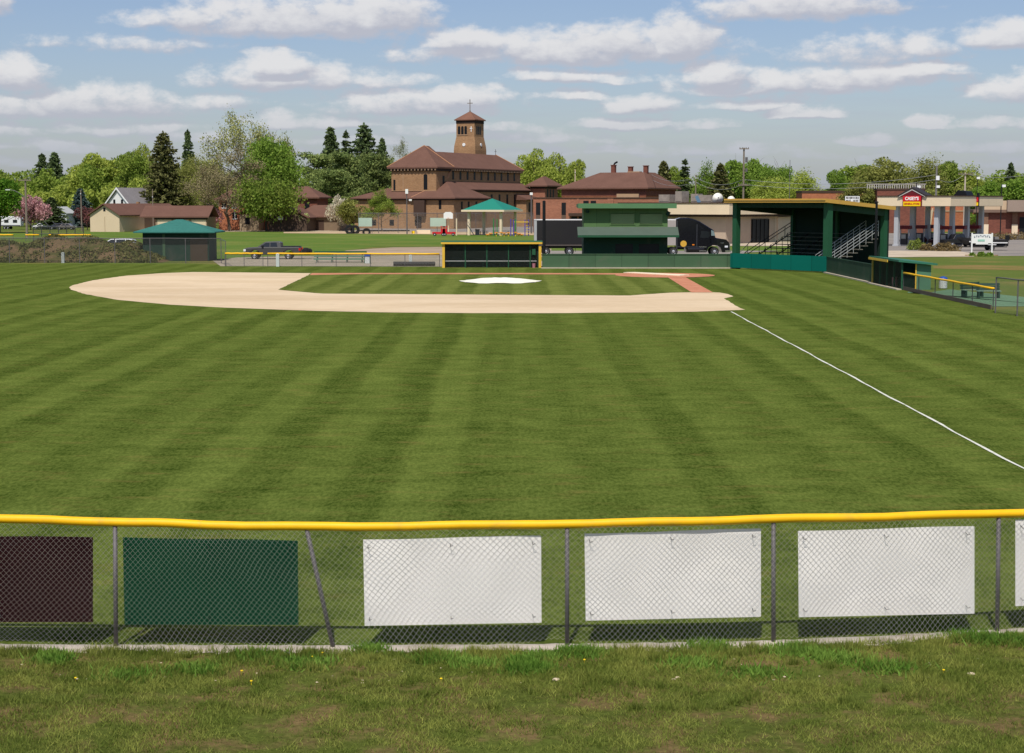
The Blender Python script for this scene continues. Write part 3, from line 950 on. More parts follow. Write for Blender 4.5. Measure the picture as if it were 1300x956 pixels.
b = MB(); b.box(L - .62, L - .3, -.12, .02, 1.2, 1.75); b.build('telephone_box', M_GPOST, d)
b = MB(); b.lathe([(.14, 0), (.16, .4), (.17, .42)], (0, 0, 0), 12); o = b.build('bucket', mat('pink_plastic', lin(170, 110, 120), .5), None, loc=(x1 - .45, Yd - .1, 0)); tag(o, 'small pinkish bucket standing at the yellow end post of the long dugout', 'bucket')

# --- backstop wall
Yb = 150.4
xa, xb = VX(688.5, Yb), VX(936, 150)
w = thing('backstop_wall', 'long low faded green wall behind home plate running from dugout to grandstand', 'wall', (xa, Yb, 0))
b = MB(); b.box(0, xb - xa, 0, .2, 0.03, 1.28); b.build('board_face', M_GWALL, w)
b = MB(); b.box(0, xb - xa, -.06, .26, 1.283, 1.34); b.build('cap_board', M_GWALL, w)
b = MB(); b.box(-.1, xb - xa, -.35, -.003, 0.0, .10); b.build('kerb', M_CONCW, w)

# --- black padded net poles and the net wires
for (px, Y, top, lab) in [(690.7, 151.0, 6.15, 'tall black net pole between the long dugout and the low green wall'), (1113, 122.2, 6.05, 'tall black net pole at the outer end of the covered grandstand')]:
    o = thing('net_pole', lab, 'pole', (VX(px, Y), Y, 0), group='black net poles')
    b = MB(); b.tube((0, 0, 0), (0, 0, top), .15 if px < 700 else .09, n=12); b.build('pole', M_BLACK, o, smooth=False)
    b = MB(); b.lathe([(.15, top), (.15, top + .05), (.05, top + .1)], (0, 0, 0), 12); b.build('cap', M_BLACK, o)

# --- press box
Yp = 155.0
x0, x1 = VX(741, Yp), VX(848, Yp)
p = thing('press_box', 'two storey green press box with shuttered windows and a sloping awning', 'press box', (x0, Yp, 0))
L = x1 - x0
b = MB(); b.exty([(-.9, 5.52), (3.8, 5.62), (3.8, 5.9), (-.9, 5.98)], -.55, L + .75); rf = b.build('roof', mat('press_roof', lin(84, 124, 84), .6, .1, .7, grime=.2), p)
b = MB()
b.box(0, L, 0, .15, 3.6, 4.0); b.box(0, L, 0, .15, 5.02, 5.54)
wins = [(.314 * L, .61 * L), (.66 * L, .945 * L)]
prev = 0
for (a, c) in wins: b.box(prev, a, 0, .15, 4.0, 5.02); prev = c
b.box(prev, L, 0, .15, 4.0, 5.02)
b.box(0, .15, .15, 3.4, 3.6, 5.5); b.box(L - .15, L, .15, 3.4, 3.6, 5.5); b.box(0, L, 3.4, 3.55, 3.6, 5.55)
b.build('upper_wall', M_PGREEN, p)
for (a, c) in wins:
    b = MB(); b.box(a + .05, c - .05, .03, .08, 4.05, 4.98); wn = b.build('window_shutter', M_SHUT, p)
    b = MB(); b.box(a, c, -.05, -.003, 3.93, 4.0); b.box(a, c, -.05, -.003, 5.022, 5.08); b.box(a, a + .07, -.03, -.003, 4.003, 5.02); b.box(c - .07, c, -.03, -.003, 4.003, 5.02); b.build('frame', M_PGREEN, wn)
b = MB(); b.exty([(-1.35, 2.92), (-.003, 3.68), (-.003, 3.76), (-1.4, 3.0)], -.6, L + .95); aw = b.build('awning', M_AWN, p)
b = MB(); b.box(-.6, L + .95, -1.46, -1.405, 2.80, 2.99); b.build('fascia', M_GPOST, aw)
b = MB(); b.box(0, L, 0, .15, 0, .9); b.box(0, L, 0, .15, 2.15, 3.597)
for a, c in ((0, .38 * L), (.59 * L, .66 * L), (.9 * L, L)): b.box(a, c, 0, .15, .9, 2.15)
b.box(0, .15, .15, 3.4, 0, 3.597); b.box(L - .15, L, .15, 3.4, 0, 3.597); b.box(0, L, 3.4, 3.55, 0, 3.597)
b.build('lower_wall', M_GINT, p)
for a, c in ((.38 * L, .59 * L), (.66 * L, .9 * L)):
    b = MB(); b.box(a, c, .1, .13, .9, 2.15); b.build('window', M_BLACK, p)
b = MB(); b.tube((.35, -.25, 5.1), (.35, -.25, 5.35), .16, .2, 10); b.build('horn_speaker', M_GINT, p)
b = MB(); b.tube((L - .1, -.2, 4.85), (L + .1, -.2, 5.2), .14, .2, 10); b.build('horn_speaker', M_GINT, p)

# --- covered grandstand: one block set diagonally behind third base, open front and ends
A = Vector((20.25, 149.6)); B = Vector((27.2, 140.4))
ga_ = math.atan2(B.y - A.y, B.x - A.x)
Lg = (B - A).length
dep = 7.9
gst = thing('grandstand', 'green covered grandstand with yellow roof edge, bleacher rows and teal front boards', 'grandstand', (A.x, A.y, 0), ga_)
zf, zr = 6.22, 5.55                      # roof falls to the back
def roofz(y): return zf + (zr - zf) * (y + .7) / (dep + 1.2)
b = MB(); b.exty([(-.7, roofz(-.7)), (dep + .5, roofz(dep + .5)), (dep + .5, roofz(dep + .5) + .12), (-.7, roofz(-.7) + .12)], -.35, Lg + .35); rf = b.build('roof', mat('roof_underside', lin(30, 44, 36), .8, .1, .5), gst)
b = MB()
b.box(-.4, Lg + .4, -.76, -.703, zf - .16, zf + .18)
for x_ in (-.41, Lg + .353): b.exty([(-.703, zf - .16), (dep + .5, zr - .16), (dep + .5, zr + .16), (-.703, zf + .18)], x_, x_ + .057)
b.build('fascia', mat('yellow_fascia', lin(204, 160, 74), .7, .08, .8, grime=.2), rf)
b = MB(); b.box(-.38, Lg + .38, -.80, -.763, zf - .02, zf + .02); b.build('drip_edge', M_GDARK, rf)
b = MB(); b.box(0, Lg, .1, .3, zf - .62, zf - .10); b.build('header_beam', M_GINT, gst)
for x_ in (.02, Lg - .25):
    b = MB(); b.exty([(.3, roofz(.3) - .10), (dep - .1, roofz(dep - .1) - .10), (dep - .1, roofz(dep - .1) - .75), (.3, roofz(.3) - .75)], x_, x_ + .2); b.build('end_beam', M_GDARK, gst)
b = MB()
for k in range(1, 6): b.exty([(.3, roofz(.3) - .04), (dep, roofz(dep) - .04), (dep, roofz(dep) - .3), (.3, roofz(.3) - .3)], Lg * k / 6, Lg * k / 6 + .1)
b.build('rafters', M_GINT, gst)
for (x_, y_, wd) in ((.3, .2, .26), (Lg - .15, .2, .28), (.25, dep - .2, .16), (Lg - .25, dep - .25, .22), (Lg * .5, dep - .2, .14)):
    b = MB(); b.box(x_ - wd, x_ + wd, y_ - wd, y_ + wd, 0, roofz(y_) - .03); b.build('post', M_GPOST, gst)
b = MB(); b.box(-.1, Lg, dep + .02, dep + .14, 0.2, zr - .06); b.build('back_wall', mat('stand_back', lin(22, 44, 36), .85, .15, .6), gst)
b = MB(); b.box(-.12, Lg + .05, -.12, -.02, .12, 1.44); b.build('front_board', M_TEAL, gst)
for r_ in range(8):
    y0 = 1.3 + r_ * .74; z0 = .85 + r_ * .34
    b = MB(); b.box(.9, Lg - 2.1, y0, y0 + .3, z0, z0 + .05); b.box(.9, Lg - 2.1, y0 - .42, y0 - .04, z0 - .38, z0 - .34)
    b.build('bench_row', mat('bench_plank', lin(84, 92, 80), .7, .15, 1), gst)
for x_ in (.75, 3.0, 5.4, Lg - 2.2):
    b = MB()
    b.tube((x_, .9, .45), (x_, 7.0, 3.2), .05, n=6)
    for k in range(8):
        y0 = 1.35 + k * .74; z0 = .85 + k * .34
        b.tube((x_, y0, 0), (x_, y0, z0), .03, n=6); b.tube((x_, y0 - .3, z0 - .36), (x_, y0, z0), .03, n=6)
    if x_ < 1:
        for dz in (.75, 1.05): b.tube((x_, .9, .45 + dz), (x_, 7.0, 3.2 + dz), .035, n=6)
        for k in range(0, 8, 3): b.tube((x_, .9 + k * .87, .45 + k * .39), (x_, .9 + k * .87, 1.5 + k * .39), .03, n=6)
    b.build('stringer', M_BLACK, gst)
b = MB(); b.path([(.1, .6, 1.5), (.1, 1.0, 1.55), (.1, 2.6, 2.75), (.1, 3.4, 2.8)], .03, n=6)
for (y_, z_) in ((.6, 1.5), (1.9, 2.2), (3.4, 2.8)): b.tube((.1, y_, 0), (.1, y_, z_), .025, n=6)
b.build('handrail', mat('dull_steel', lin(110, 112, 108), .5, .1, 3, metal=.3), gst)
b = MB()
for x_ in (Lg - 1.95, Lg - .5):
    for dz in (.5, .78, 1.06, 1.34): b.tube((x_, .7, .15 + dz), (x_, 7.2, 3.1 + dz), .026, n=6)
    for q in np.linspace(0, 1, 9): b.tube((x_, .7 + 6.5 * q, .15 + 2.95 * q), (x_, .7 + 6.5 * q, 1.5 + 2.95 * q), .022, n=6)
b.build('handrail', M_STEEL, gst)
b = MB()
for k in range(10): b.box(Lg - 1.9, Lg - .55, .7 + k * .66, 1.3 + k * .66, .1 + .3 * k, .16 + .3 * k)
b.build('stair', mat('stair_plank', lin(120, 116, 104), .8), gst)
# low dark boards from the stand to the third-base dugout
sw = thing('side_wall_boards', 'low dark green board wall running from the grandstand corner to the small dugout', 'wall', (B.x, B.y, 0), R(-90))
b = MB(); b.box(.1, 18.3, -.05, .05, .10, 1.38); b.build('board_face', M_GDARK, sw)
b = MB(); b.box(.1, 18.3, -.08, .08, 1.383, 1.43); b.build('cap_board', M_GDARK, sw)
b = MB(); b.box(.1, 18.3, -.30, -.053, 0, .10); b.build('kerb', M_CONCW, sw)

# --- third-base dugout
dg = thing('dugout', 'small green dugout seen end on, between the grandstand and the yellow topped fence', 'dugout', (XS, 113.0, 0))
Ld = 8.9; Wd_ = 2.0
b = MB(); b.ext([(-.35, 1.95), (Wd_ + .35, 1.72), (Wd_ + .35, 1.84), (-.35, 2.09)], -.35, Ld + .2); rf = b.build('roof', M_GROOF, dg)
b = MB(); b.box(-.40, -.352, 2.9, Ld + .18, 1.82, 1.98); b.build('fascia', M_YPAINT, rf)
b = MB(); b.box(Wd_ - .1, Wd_, .1, Ld, 0, 1.72); b.build('back_wall', M_GINT, dg)
b = MB(); b.ext([(.05, 0), (.95, 0), (.95, 1.80), (.05, 1.9)], .35, .45); b.build('end_shade_panel', mat('end_shade', lin(16, 34, 28), .9, .1, 1, spec=.05), dg)  # near-black panel set in the open end; its colour stands for the shade inside
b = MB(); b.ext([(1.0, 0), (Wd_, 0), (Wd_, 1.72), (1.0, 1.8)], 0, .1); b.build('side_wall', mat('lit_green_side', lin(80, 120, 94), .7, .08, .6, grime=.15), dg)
b = MB(); b.ext([(.05, 0), (Wd_, 0), (Wd_, 1.72), (.05, 1.9)], Ld - .1, Ld); b.build('side_wall', M_GINT, dg)
for k, yy in enumerate((.05, 2.3, 4.5, 6.7, Ld - .1)):
    b = MB(); b.box(-.06, .05, yy - .05, yy + .05, 0, 1.92); b.build('post', M_GPOST, dg)
b = MB(); b.box(-.16, -.065, Ld - .15, Ld + .05, 0, 1.82); b.build('yellow_post', mat('yellow_weathered', lin(170, 150, 70), .7), dg)
b = MB(); b.box(.9, .98, -.05, -.003, 0, 1.8); b.build('yellow_trim', M_YPAINT, dg)
b = MB(); b.box(-.03, -.026, .1, Ld, .02, 1.85); b.build('screen_mesh', wire_fabric('dark_screen', lin(30, 40, 34), .075, .2), dg)
b = MB(); b.box(1.3, 1.8, .4, Ld - .4, .4, .46)
for k in range(5): b.box(1.35, 1.75, .6 + k * 1.8, .68 + k * 1.8, 0, .4)
b.build('bench', M_GPOST, dg)
b = MB(); b.box(-.45, -.1, -.3, Ld, 0, .08); b.build('kerb', M_CONCW, dg)
b = MB(); b.lathe([(.2, 0), (.24, .62), (.25, .66), (.2, .7)], (0, 0, 0), 12); o = b.build('cooler', mat('pink_jug', lin(190, 130, 130), .5), None, loc=(XS + .5, 117.2, 0)); tag(o, 'pinkish jug standing inside the small end on dugout', 'water jug')

# --- yellow topped side fence beside the bullpen
def low_fence(name, label, p, q, h, npost, cap, capm, mesh, group=None, top_h=None, postm=None, pr=.03, skip_cap=False):
    p = Vector(p); q = Vector(q); d = (q - p); Lx = d.length; a = math.atan2(d.y, d.x)
    t = thing(name, label, 'fence', (p.x, p.y, 0), a, group)
    for k in range(npost):
        xx = Lx * k / (npost - 1)
        b = MB(); b.tube((xx, 0, 0), (xx, 0, h), pr, n=8); b.build('post', postm or M_GALV, t)
    b = MB(); b.path([(Lx * k / 12, 0, h + .012 * math.sin(k * 2.1)) for k in range(13)], cap, n=8); b.build('top_rail', capm, t, smooth=True)
    b = MB(); b.face([(0, 0.0, .02), (Lx, 0.0, .02), (Lx, 0.0, h), (0, 0.0, h)]); b.build('wire_mesh', mesh, t)
    return t


M_DPOST = mat('dark_steel_post', lin(70, 70, 70), .6, .15, 3)
low_fence('side_fence', 'low chain link fence with yellow cap running along the green bullpen pad', (XS, 112.6), (XS + .1, 91.8), 1.2, 6, .065, M_YELLOW, W_DARK, postm=M_DPOST)
b = MB(); b.rbox((XS + .02, 102.2, .14), (.06, 20.6, .24)); o = b.build('kick_board', mat('weathered_board', lin(96, 84, 72), .85, .2, 1.5)); tag(o, 'weathered kick board along the foot of the yellow capped bullpen fence', 'board'); origin_to(o, (XS, 102.2, 0))
g0 = G(1263.5, 397.5); g1 = G(1420, 420)
low_fence('tall_fence', 'taller plain grey chain link fence at the right edge, past the yellow cap', (g0.x, g0.y), (g1.x, g1.y), 1.95, 6, .035, M_GALV, W_GREY, pr=.04)

# --- bullpen things
def trash_barrel(loc, label, r, h, lidm, bodym):
    t = thing('trash_barrel', label, 'trash barrel', loc)
    b = MB(); b.lathe([(r * .92, 0), (r, .03), (r, h * .33), (r * 1.03, h * .35), (r, h * .37), (r, h * .66), (r * 1.03, h * .68), (r, h * .7), (r, h)], (0, 0, 0), 16); b.build('drum', bodym, t, smooth=False)
    b = MB(); b.lathe([(r * 1.08, h + .002), (r * 1.08, h + .08), (r * .9, h + .16), (r * .4, h + .22), (.03, h + .24)], (0, 0, 0), 16); b.build('lid', lidm, t)
    return t


pp = G(1197, 366.5)
trash_barrel((pp.x, pp.y, .016), 'grey trash barrel with bright blue lid on the green bullpen pad', .29, .62, M_BLUE, M_LIGHTG)


def bullpen_bench(loc, rz, label):
    t = thing('slat_bench', label, 'bench', loc, rz, 'green benches on the bullpen pad')
    m = mat('bench_green', lin(36, 62, 52), .6, .12, 2); m2 = mat('bench_top', lin(120, 146, 128), .6, .1, 2)
    for k in range(3):
        b = MB(); b.box(-.75, .75, .05 + k * .16, .19 + k * .16, .43, .47); b.build('seat_slat', m2, t)
    for k in range(3):
        b = MB(); b.rbox((0, .58 + k * .03, .56 + k * .15), (1.5, .03, .12), Matrix.Rotation(R(-12), 3, 'X')); b.build('back_slat', m, t)
    for xx in (-.62, .62):
        b = MB(); b.ext([(xx - .05, 0), (xx + .05, 0), (xx + .05, .43), (xx - .05, .43)], .05, .52); b.box(xx - .05, xx + .05, .525, .57, 0, .95); b.build('leg', m, t)
    return t


pb = G(1238, 377.5)
bullpen_bench((pb.x, pb.y, .016), R(20), 'dark green slatted bench on the bullpen pad, nearer the blue lidded barrel')
pb = G(1256, 379)
bullpen_bench((pb.x, pb.y, .016), R(-5), 'dark green slatted bench on the bullpen pad, nearer the tall grey fence')

# --- left side fences
lf0 = G(-120, 333.5); lf1 = G(281, 334.5)
t = low_fence('tall_fence', 'tall grey chain link fence in front of the dirt bank and green roofed shed', (lf0.x, lf0.y), (lf1.x, lf1.y), 2.5, 10, .035, M_GALV, wire_fabric('shaded_chain_link', lin(70, 68, 64), .075, .15), pr=.04)
e0 = G(281, 334.5); e1 = G(287, 338)
low_fence('gate_fence', 'short grey fence panel turning from the tall fence to the yellow cap', (e0.x, e0.y), (e1.x, e1.y), 2.4, 2, .03, M_GALV, W_GREY)
for (a, c, n, lab) in [((286, 338), (334, 338), 3, 'short stretch of yellow capped fence beside the shed end'), ((340, 338.2), (558, 338.8), 6, 'long low yellow capped fence between the green bleacher and the dugout')]:
    q0, q1 = G(*a), G(*c)
    low_fence('low_fence', lab, (q0.x, q0.y), (q1.x, q1.y), 1.22, n, .085, M_YELLOW, W_GREY, group='yellow capped fences on the first base side')
for (px, py, ht, lab) in [(79, 334, 1.0, 'pale square post at the foot of the dirt bank behind the tall fence'), (352, 338.6, 1.15, 'pale square post under the yellow cap, in front of the parked pickup'), (521, 337.8, 1.0, 'pale square post under the yellow cap near the black roll')]:
    q = G(px, py)
    t = thing('short_post', lab, 'post', (q.x, q.y + .35, 0), group='pale short posts along the fences')
    b = MB(); b.box(-.15, .15, -.12, .12, 0, ht); b.build('post', mat('pale_post', lin(190, 196, 190), .7, .1, 2), t)
    b = MB(); b.lathe([(.17, ht + .002), (.17, ht + .03), (.02, ht + .09)], (0, 0, 0), 4); b.build('cap', mat('pale_post', (1, 1, 1)), t)
q = G(500, 337.6); q2 = G(552, 337.9)
t = thing('tarp_roll', 'long black roll lying along the foot of the yellow capped fence', 'tarp roll', (q.x, q.y - .5, 0))
b = MB(); b.tube((0, 0, .22), (q2.x - q.x, 0, .22), .22, n=14); b.build('roll', mat('black_pipe', (.018, .018, .018), .6, .2, 2), t)
b = MB(); b.tube((q2.x - q.x, 0, .22), (q2.x - q.x + .04, 0, .22), .15, n=14); b.build('end_cap', M_BLACK, t)
# green bleacher
Yq = 165.0
xa, xb = VX(397, Yq), VX(462, Yq)
t = thing('bleacher', 'low green bleacher bench behind the yellow capped fence, beside a blue lidded bin', 'bleacher', (xa, Yq, 0))
for k, (yy, zz) in enumerate([(0, .35), (.55, .62), (1.1, .9)]):
    b = MB(); b.box(0, xb - xa, yy, yy + .34, zz - .06, zz + .09); b.build('bench_plank', mat('bleacher_green', lin(92, 124, 100), .6, .1, 1), t)
for k in range(4):
    xx = .3 + k * (xb - xa - .6) / 3
    b = MB(); b.tube((xx, -.1, 0), (xx, 1.2, .88), .04, n=6); b.tube((xx, 1.25, 0), (xx, 1.25, .9), .04, n=6); b.tube((xx, 0, .0), (xx, .1, .35), .04, n=6); b.build('frame', mat('frame_green', lin(60, 84, 70), .6), t)
b = MB(); b.box(-.1, xb - xa + .1, 1.5, 1.56, .95, 1.12); b.build('back_rail', M_GPOST, t)
q = G(466.5, 334.5)
t = thing('trash_bin', 'square pale bin with blue lid standing at the end of the green bleacher', 'bin', (q.x, q.y, 0))
b = MB(); b.box(-.24, .24, -.24, .24, .02, .72); b.build('bin_body', M_LIGHTG, t)
b = MB(); b.box(-.29, .29, -.29, .29, .723, .88); b.build('lid', M_BLUE, t)
for sx in (-1, 1):
    b = MB(); b.box(sx * .27 - .03, sx * .27 + .03, -.26, -.2, 0, .72); b.build('frame_post', M_GPOST, t)

# green roofed shed
Ys = 169.5
xa, xb = VX(180, Ys), VX(264, Ys)
t = thing('field_shed', 'dark green shed with a hipped green roof behind the tall left fence', 'shed', (xa, Ys, 0))
L = xb - xa
b = MB(); b.box(0, L, 0, 4.5, 0, 2.95); b.build('wall', M_GINT, t)
rfm = shingle('shed_shingle', lin(56, 112, 102), .15)
b = MB(); b.hip(-.8, L + .8, -.8, 5.3, 3.05, [(L * .45, 2.2, 4.3), (L * .55, 2.2, 4.3)], .12); b.build('roof', rfm, t)
b = MB(); b.box(L * .72, L * .98, -.03, -.003, 0, 2.4); b.build('door', mat('brown_door', lin(70, 58, 46), .8), t)
b = MB(); b.box(L * .30, L * .34, -.06, -.003, 0, 2.8); b.build('downpipe', M_GWALL, t)
# mound cover and home plate cover
Mc = Vector((-0.9, 124.6))
pr = []
mb = MB()
na = 30
rings = [(3.15, .03), (2.9, .06), (2.0, .19), (.9, .27)]
vsx = []
for i, (rr, zz) in enumerate(rings):
    for k in range(na):
        a = 2 * math.pi * k / na
        wob = 1 + .05 * math.sin(a * 5 + i) + .04 * math.sin(a * 9)
        vsx.append((rr * 0.96 * wob * math.cos(a), rr * 1.0 * wob * math.sin(a), zz + .02 * math.sin(a * 7 + i * 2)))
vsx.append((0, 0, .3))
fsx = [(i * na + k, i * na + (k + 1) % na, (i + 1) * na + (k + 1) % na, (i + 1) * na + k) for i in range(3) for k in range(na)] + [(3 * na + k, 3 * na + (k + 1) % na, 4 * na) for k in range(na)]
mb._add(vsx, fsx)
o = mb.build('mound_cover', mat('white_tarp', lin(240, 236, 214), .6, .06, 1.2, bump=.3), None, smooth=True, loc=(Mc.x, Mc.y, .02)); tag(o, 'white tarp spread over the pitching mound', 'tarp')
hp = gp((792, 346.9), (806, 346.7), (874, 350.1), (862, 351.0))
cx = sum(q[0] for q in hp) / 4; cy = sum(q[1] for q in hp) / 4
mb = MB()
ring = []
for i in range(4):
    p, q = Vector(hp[i]), Vector(hp[(i + 1) % 4])
    for k in range(6):
        c = p.lerp(q, k / 6); ring.append((c.x - cx + random.uniform(-.07, .07), c.y - cy + random.uniform(-.07, .07)))
mb.prism(ring, 0, .06)
o = mb.build('plate_cover', mat('cream_tarp', lin(240, 222, 190), .7, .08, 1.2), None, loc=(cx, cy, .036)); tag(o, 'cream tarp laid over the home plate circle', 'tarp')
# ------------------------------------------------------------------ town buildings
B_TAN = brick('tan_brick', lin(166, 128, 92), lin(146, 110, 77), lin(150, 126, 98))
B_RED = brick('red_brick', lin(162, 106, 82), lin(142, 90, 70), lin(150, 120, 100))
B_ORANGE = brick('orange_brick', lin(182, 112, 76), lin(158, 94, 64), lin(160, 120, 96))
B_DRED = brick('dark_red_brick', lin(132, 78, 62), lin(112, 66, 54), lin(110, 84, 74))
B_BROWN = brick('brown_brick', lin(134, 100, 80), lin(118, 84, 66), lin(120, 100, 84))
S_BROWN = shingle('brown_shingle', lin(108, 79, 67))
S_GREY = shingle('grey_shingle', lin(122, 118, 118))
S_HIP = shingle('pale_hip_tile', lin(170, 126, 96))
M_WIN = mat('dark_window', (.014, .015, .017), rough=.35, var=.05, spec=.15)
M_WINL = glass('sky_window', lin(90, 96, 100))
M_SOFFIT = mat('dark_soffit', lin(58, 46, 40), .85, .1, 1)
M_STONE2 = mat('stone_trim', lin(170, 140, 110), .85, .1, 1)
M_CREAM = mat('cream_panel', lin(226, 206, 174), .7, .05, .4, grime=.08)
M_TANW = mat('tan_siding', lin(212, 192, 160), .8, .05, .4, grime=.06)
M_WHITES = mat('white_siding', lin(230, 230, 226), .7, .04, .4)
M_GREYW = mat('grey_siding', lin(178, 184, 188), .75, .06, .5)
M_DKBROWN = mat('dark_brown_trim', lin(72, 54, 44), .8, .1, 1)

# --- church: local x runs along the apse front to the right, y back along the nave
CH = R(-26)
Yc = 386.0
ch = thing('church', 'large brick church with brown tiled roofs and a square bell tower topped by a cross', 'church', (VX(554, Yc), Yc, 0), CH)
WIN_PROTO = {}


def wall_window(parent, x, y, z, w, h, face='front', arch=False, m=None, name='window'):
    """dark window set into a shallow frame; face front looks to -y, face side looks to +x"""
    key = (round(w, 2), round(h, 2), face, arch, (m or M_WIN).name)
    me = WIN_PROTO.get(key)
    if me is None:
        b = MB()
        pts = [(-w / 2, 0), (w / 2, 0), (w / 2, h)] + ([(w / 2 * math.cos(a), h + w / 2 * math.sin(a)) for a in np.linspace(0.3, math.pi - .3, 6)] if arch else []) + [(-w / 2, h)]
        if face == 'front': b.ext(pts, -.03, .05)
        else: b.exty(pts, -.05, .03)
        o = b.build(name, m or M_WIN, parent); WIN_PROTO[key] = o.data
    else:
        o = bpy.data.objects.new(name, me); C.objects.link(o); o.parent = parent
    o.location = (x, y, z)
    f = o
    return o


b = MB()
b.box(-12.2, 0, 0, 7.0, 8.6, 14.5)                           # apse block above the skirt roof
b.build('apse_wall', B_TAN, ch)
b = MB(); b.box(-11.6, -.6, 7.003, 47, 8.0, 14.4); b.build('clerestory_wall', B_TAN, ch)
b = MB()
rfm_ = S_BROWN
b.hip(-13.0, .8, -.8, 47.8, 14.55, [(-6.1, 5.6, 20.0), (-6.1, 7.2, 19.0), (-6.1, 7.2, 19.0), (-6.1, 5.6, 20.0)][:1], .3) if False else None
ez = 14.55
# nave roof with a taller front hip
e = [(-13, -.8), (.8, -.8), (.8, 7.6), (-13, 7.6)]
b.hip(-13, .8, -.8, 7.6, ez, [(-6.1, 5.2, 19.75), (-6.1, 7.6, 19.75)], .35)
b.hip(-12.4, .2, 7.0, 47.6, ez - .003, [(-6.1, 7.3, 18.5), (-6.1, 43.5, 18.5)], .3)
b.build('main_roof', S_BROWN, ch)
b = MB()
b.tube((-6.1, 5.2, 19.78), (.8, 7.5, 14.7), .16, n=6); b.tube((-6.1, 5.2, 19.78), (-13, -.8, 14.6), .12, n=6)
b.tube((-6.1, 43.5, 18.55), (.2, 47.6, 14.6), .14, n=6)
b.build('hip_tiles', S_HIP, ch)
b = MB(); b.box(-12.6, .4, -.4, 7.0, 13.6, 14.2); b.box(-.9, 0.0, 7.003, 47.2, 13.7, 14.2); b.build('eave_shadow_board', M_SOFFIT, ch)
b = MB()
for k in range(14): b.box(-12.1 + k * .92, -11.75 + k * .92, -.62, -.402, 13.75, 14.2)
for k in range(44): b.box(.02, .16, 7.6 + k * .9, 7.9 + k * .9, 13.8, 14.2)
b.build('corbels', M_STONE2, ch)
wall_window(ch, -2.9, 0, 9.2, 1.0, 3.6)
wall_window(ch, -11.4, 0, 9.0, .55, 2.6)
wall_window(ch, 0, 3.6, 9.3, 1.0, 3.2, 'side')
for k in range(10): wall_window(ch, -.6, 9.6 + k * 3.75, 11.7, 1.0, 1.7, 'side', True)
b = MB(); b.box(-12.3, -.05, -.12, -.003, 8.9, 9.0); b.box(-9.05, -8.9, -.06, -.003, 9.01, 13.5); b.build('string_course', M_STONE2, ch)
# aisle along the nave
b = MB(); b.box(-.6, 2.6, 9.0, 46, 0, 9.3); b.build('aisle_wall', B_TAN, ch)
b = MB(); b.ext([(-.6, 11.25), (3.3, 9.35), (3.3, 9.15), (-.6, 11.0)], 7.6, 47.4); b.build('aisle_roof', S_BROWN, ch)
for k in range(6): wall_window(ch, 2.6, 19.5 + k * 4.4, 4.6, 1.0, 3.6, 'side')
b = MB(); b.box(2.601, 2.75, 15, 46, 8.75, 9.12); b.build('eave_board', M_SOFFIT, ch)
# low chapel and skirt in front
b = MB(); b.box(-21.0, 6.0, -2.6, 14.5, 0, 7.1); b.build('chapel_wall', B_TAN, ch)
b = MB()
b.hip(-21.8, -1.2, -3.4, 12, 7.25, [(-14.5, 2, 9.6), (-1.3, 2, 9.6)], .25)
b.build('skirt_roof', S_BROWN, ch)
b = MB(); b.hip(-5.2, 6.9, -3.5, 15.3, 7.29, [(-.2, 5.2, 11.4), (-.2, 6.6, 11.4)], .28); b.build('chapel_roof', S_BROWN, ch)
b = MB(); b.tube((-.2, 5.2, 11.4), (-5.0, -3.4, 7.35), .1, n=6); b.tube((-.2, 5.2, 11.4), (.3, 7.2, 14.2), .22, n=6); b.build('hip_tiles', S_HIP, ch)
b = MB(); b.box(-21.2, 6.2, -2.9, -2.603, 6.7, 6.98); b.box(6.003, 6.3, -2.6, 14.6, 6.7, 6.98); b.build('eave_board', M_SOFFIT, ch)
for (xx, zz, w_, h_) in [(-10.5, 4.6, .7, 2.1), (2.4, 4.6, .7, 2.1), (-10.7, .7, 1.2, 1.4), (-3.8, .7, 1.2, 1.4), (3.5, .7, 1.2, 1.4), (-15.6, .7, 1.2, 1.4)]:
    wall_window(ch, xx, -2.6, zz, w_, h_)
for yy in (1.5, 5.0, 9.0, 12.4): wall_window(ch, 6.0, yy, 4.3, .9, 2.1, 'side')
b = MB(); b.box(-4.2, -1.3, -3.6, -2.603, 3.0, 6.7); b.box(-4.2, -1.3, -3.6, -3.4, 0, 3.0) if False else None; b.build('porch_tower', M_DKBROWN, ch)
b = MB(); b.box(-4.0, -2.6, -2.68, -2.603, .2, 2.9); b.build('door', M_SOFFIT, ch)
b = MB(); b.box(-20.9, -18.4, -2.75, -2.603, 1.5, 3.2); b.build('doorway', M_SOFFIT, ch)
# right hand turret and low entry
b = MB(); b.box(2.7, 7.0, 46, 54, 0, 10.3); b.build('turret_wall', B_RED, ch)
b = MB(); b.hip(1.7, 8.1, 45.0, 55, 10.6, [(4.9, 49, 13.0), (4.9, 51, 13.0)], .3); b.build('turret_roof', S_BROWN, ch)
b = MB(); b.box(2.9, 7.1, 45.9, 54.1, 9.75, 10.25); b.build('eave_board', M_SOFFIT, ch)
for yy in (47.6, 49.4, 51.2): wall_window(ch, 7.0, yy, 7.0, .8, 2.6, 'side')
b = MB(); b.box(2.603, 5.4, 38, 45.7, 0, 6.8); b.build('entry_wall', B_TAN, ch)
b = MB(); b.ext([(2.6, 8.3), (6.1, 7.0), (6.1, 6.8), (2.6, 6.8)], 37.3, 45.9); b.build('entry_roof', S_BROWN, ch)
for yy in (40, 43): wall_window(ch, 5.4, yy, 3.8, 1.1, 2.4, 'side')
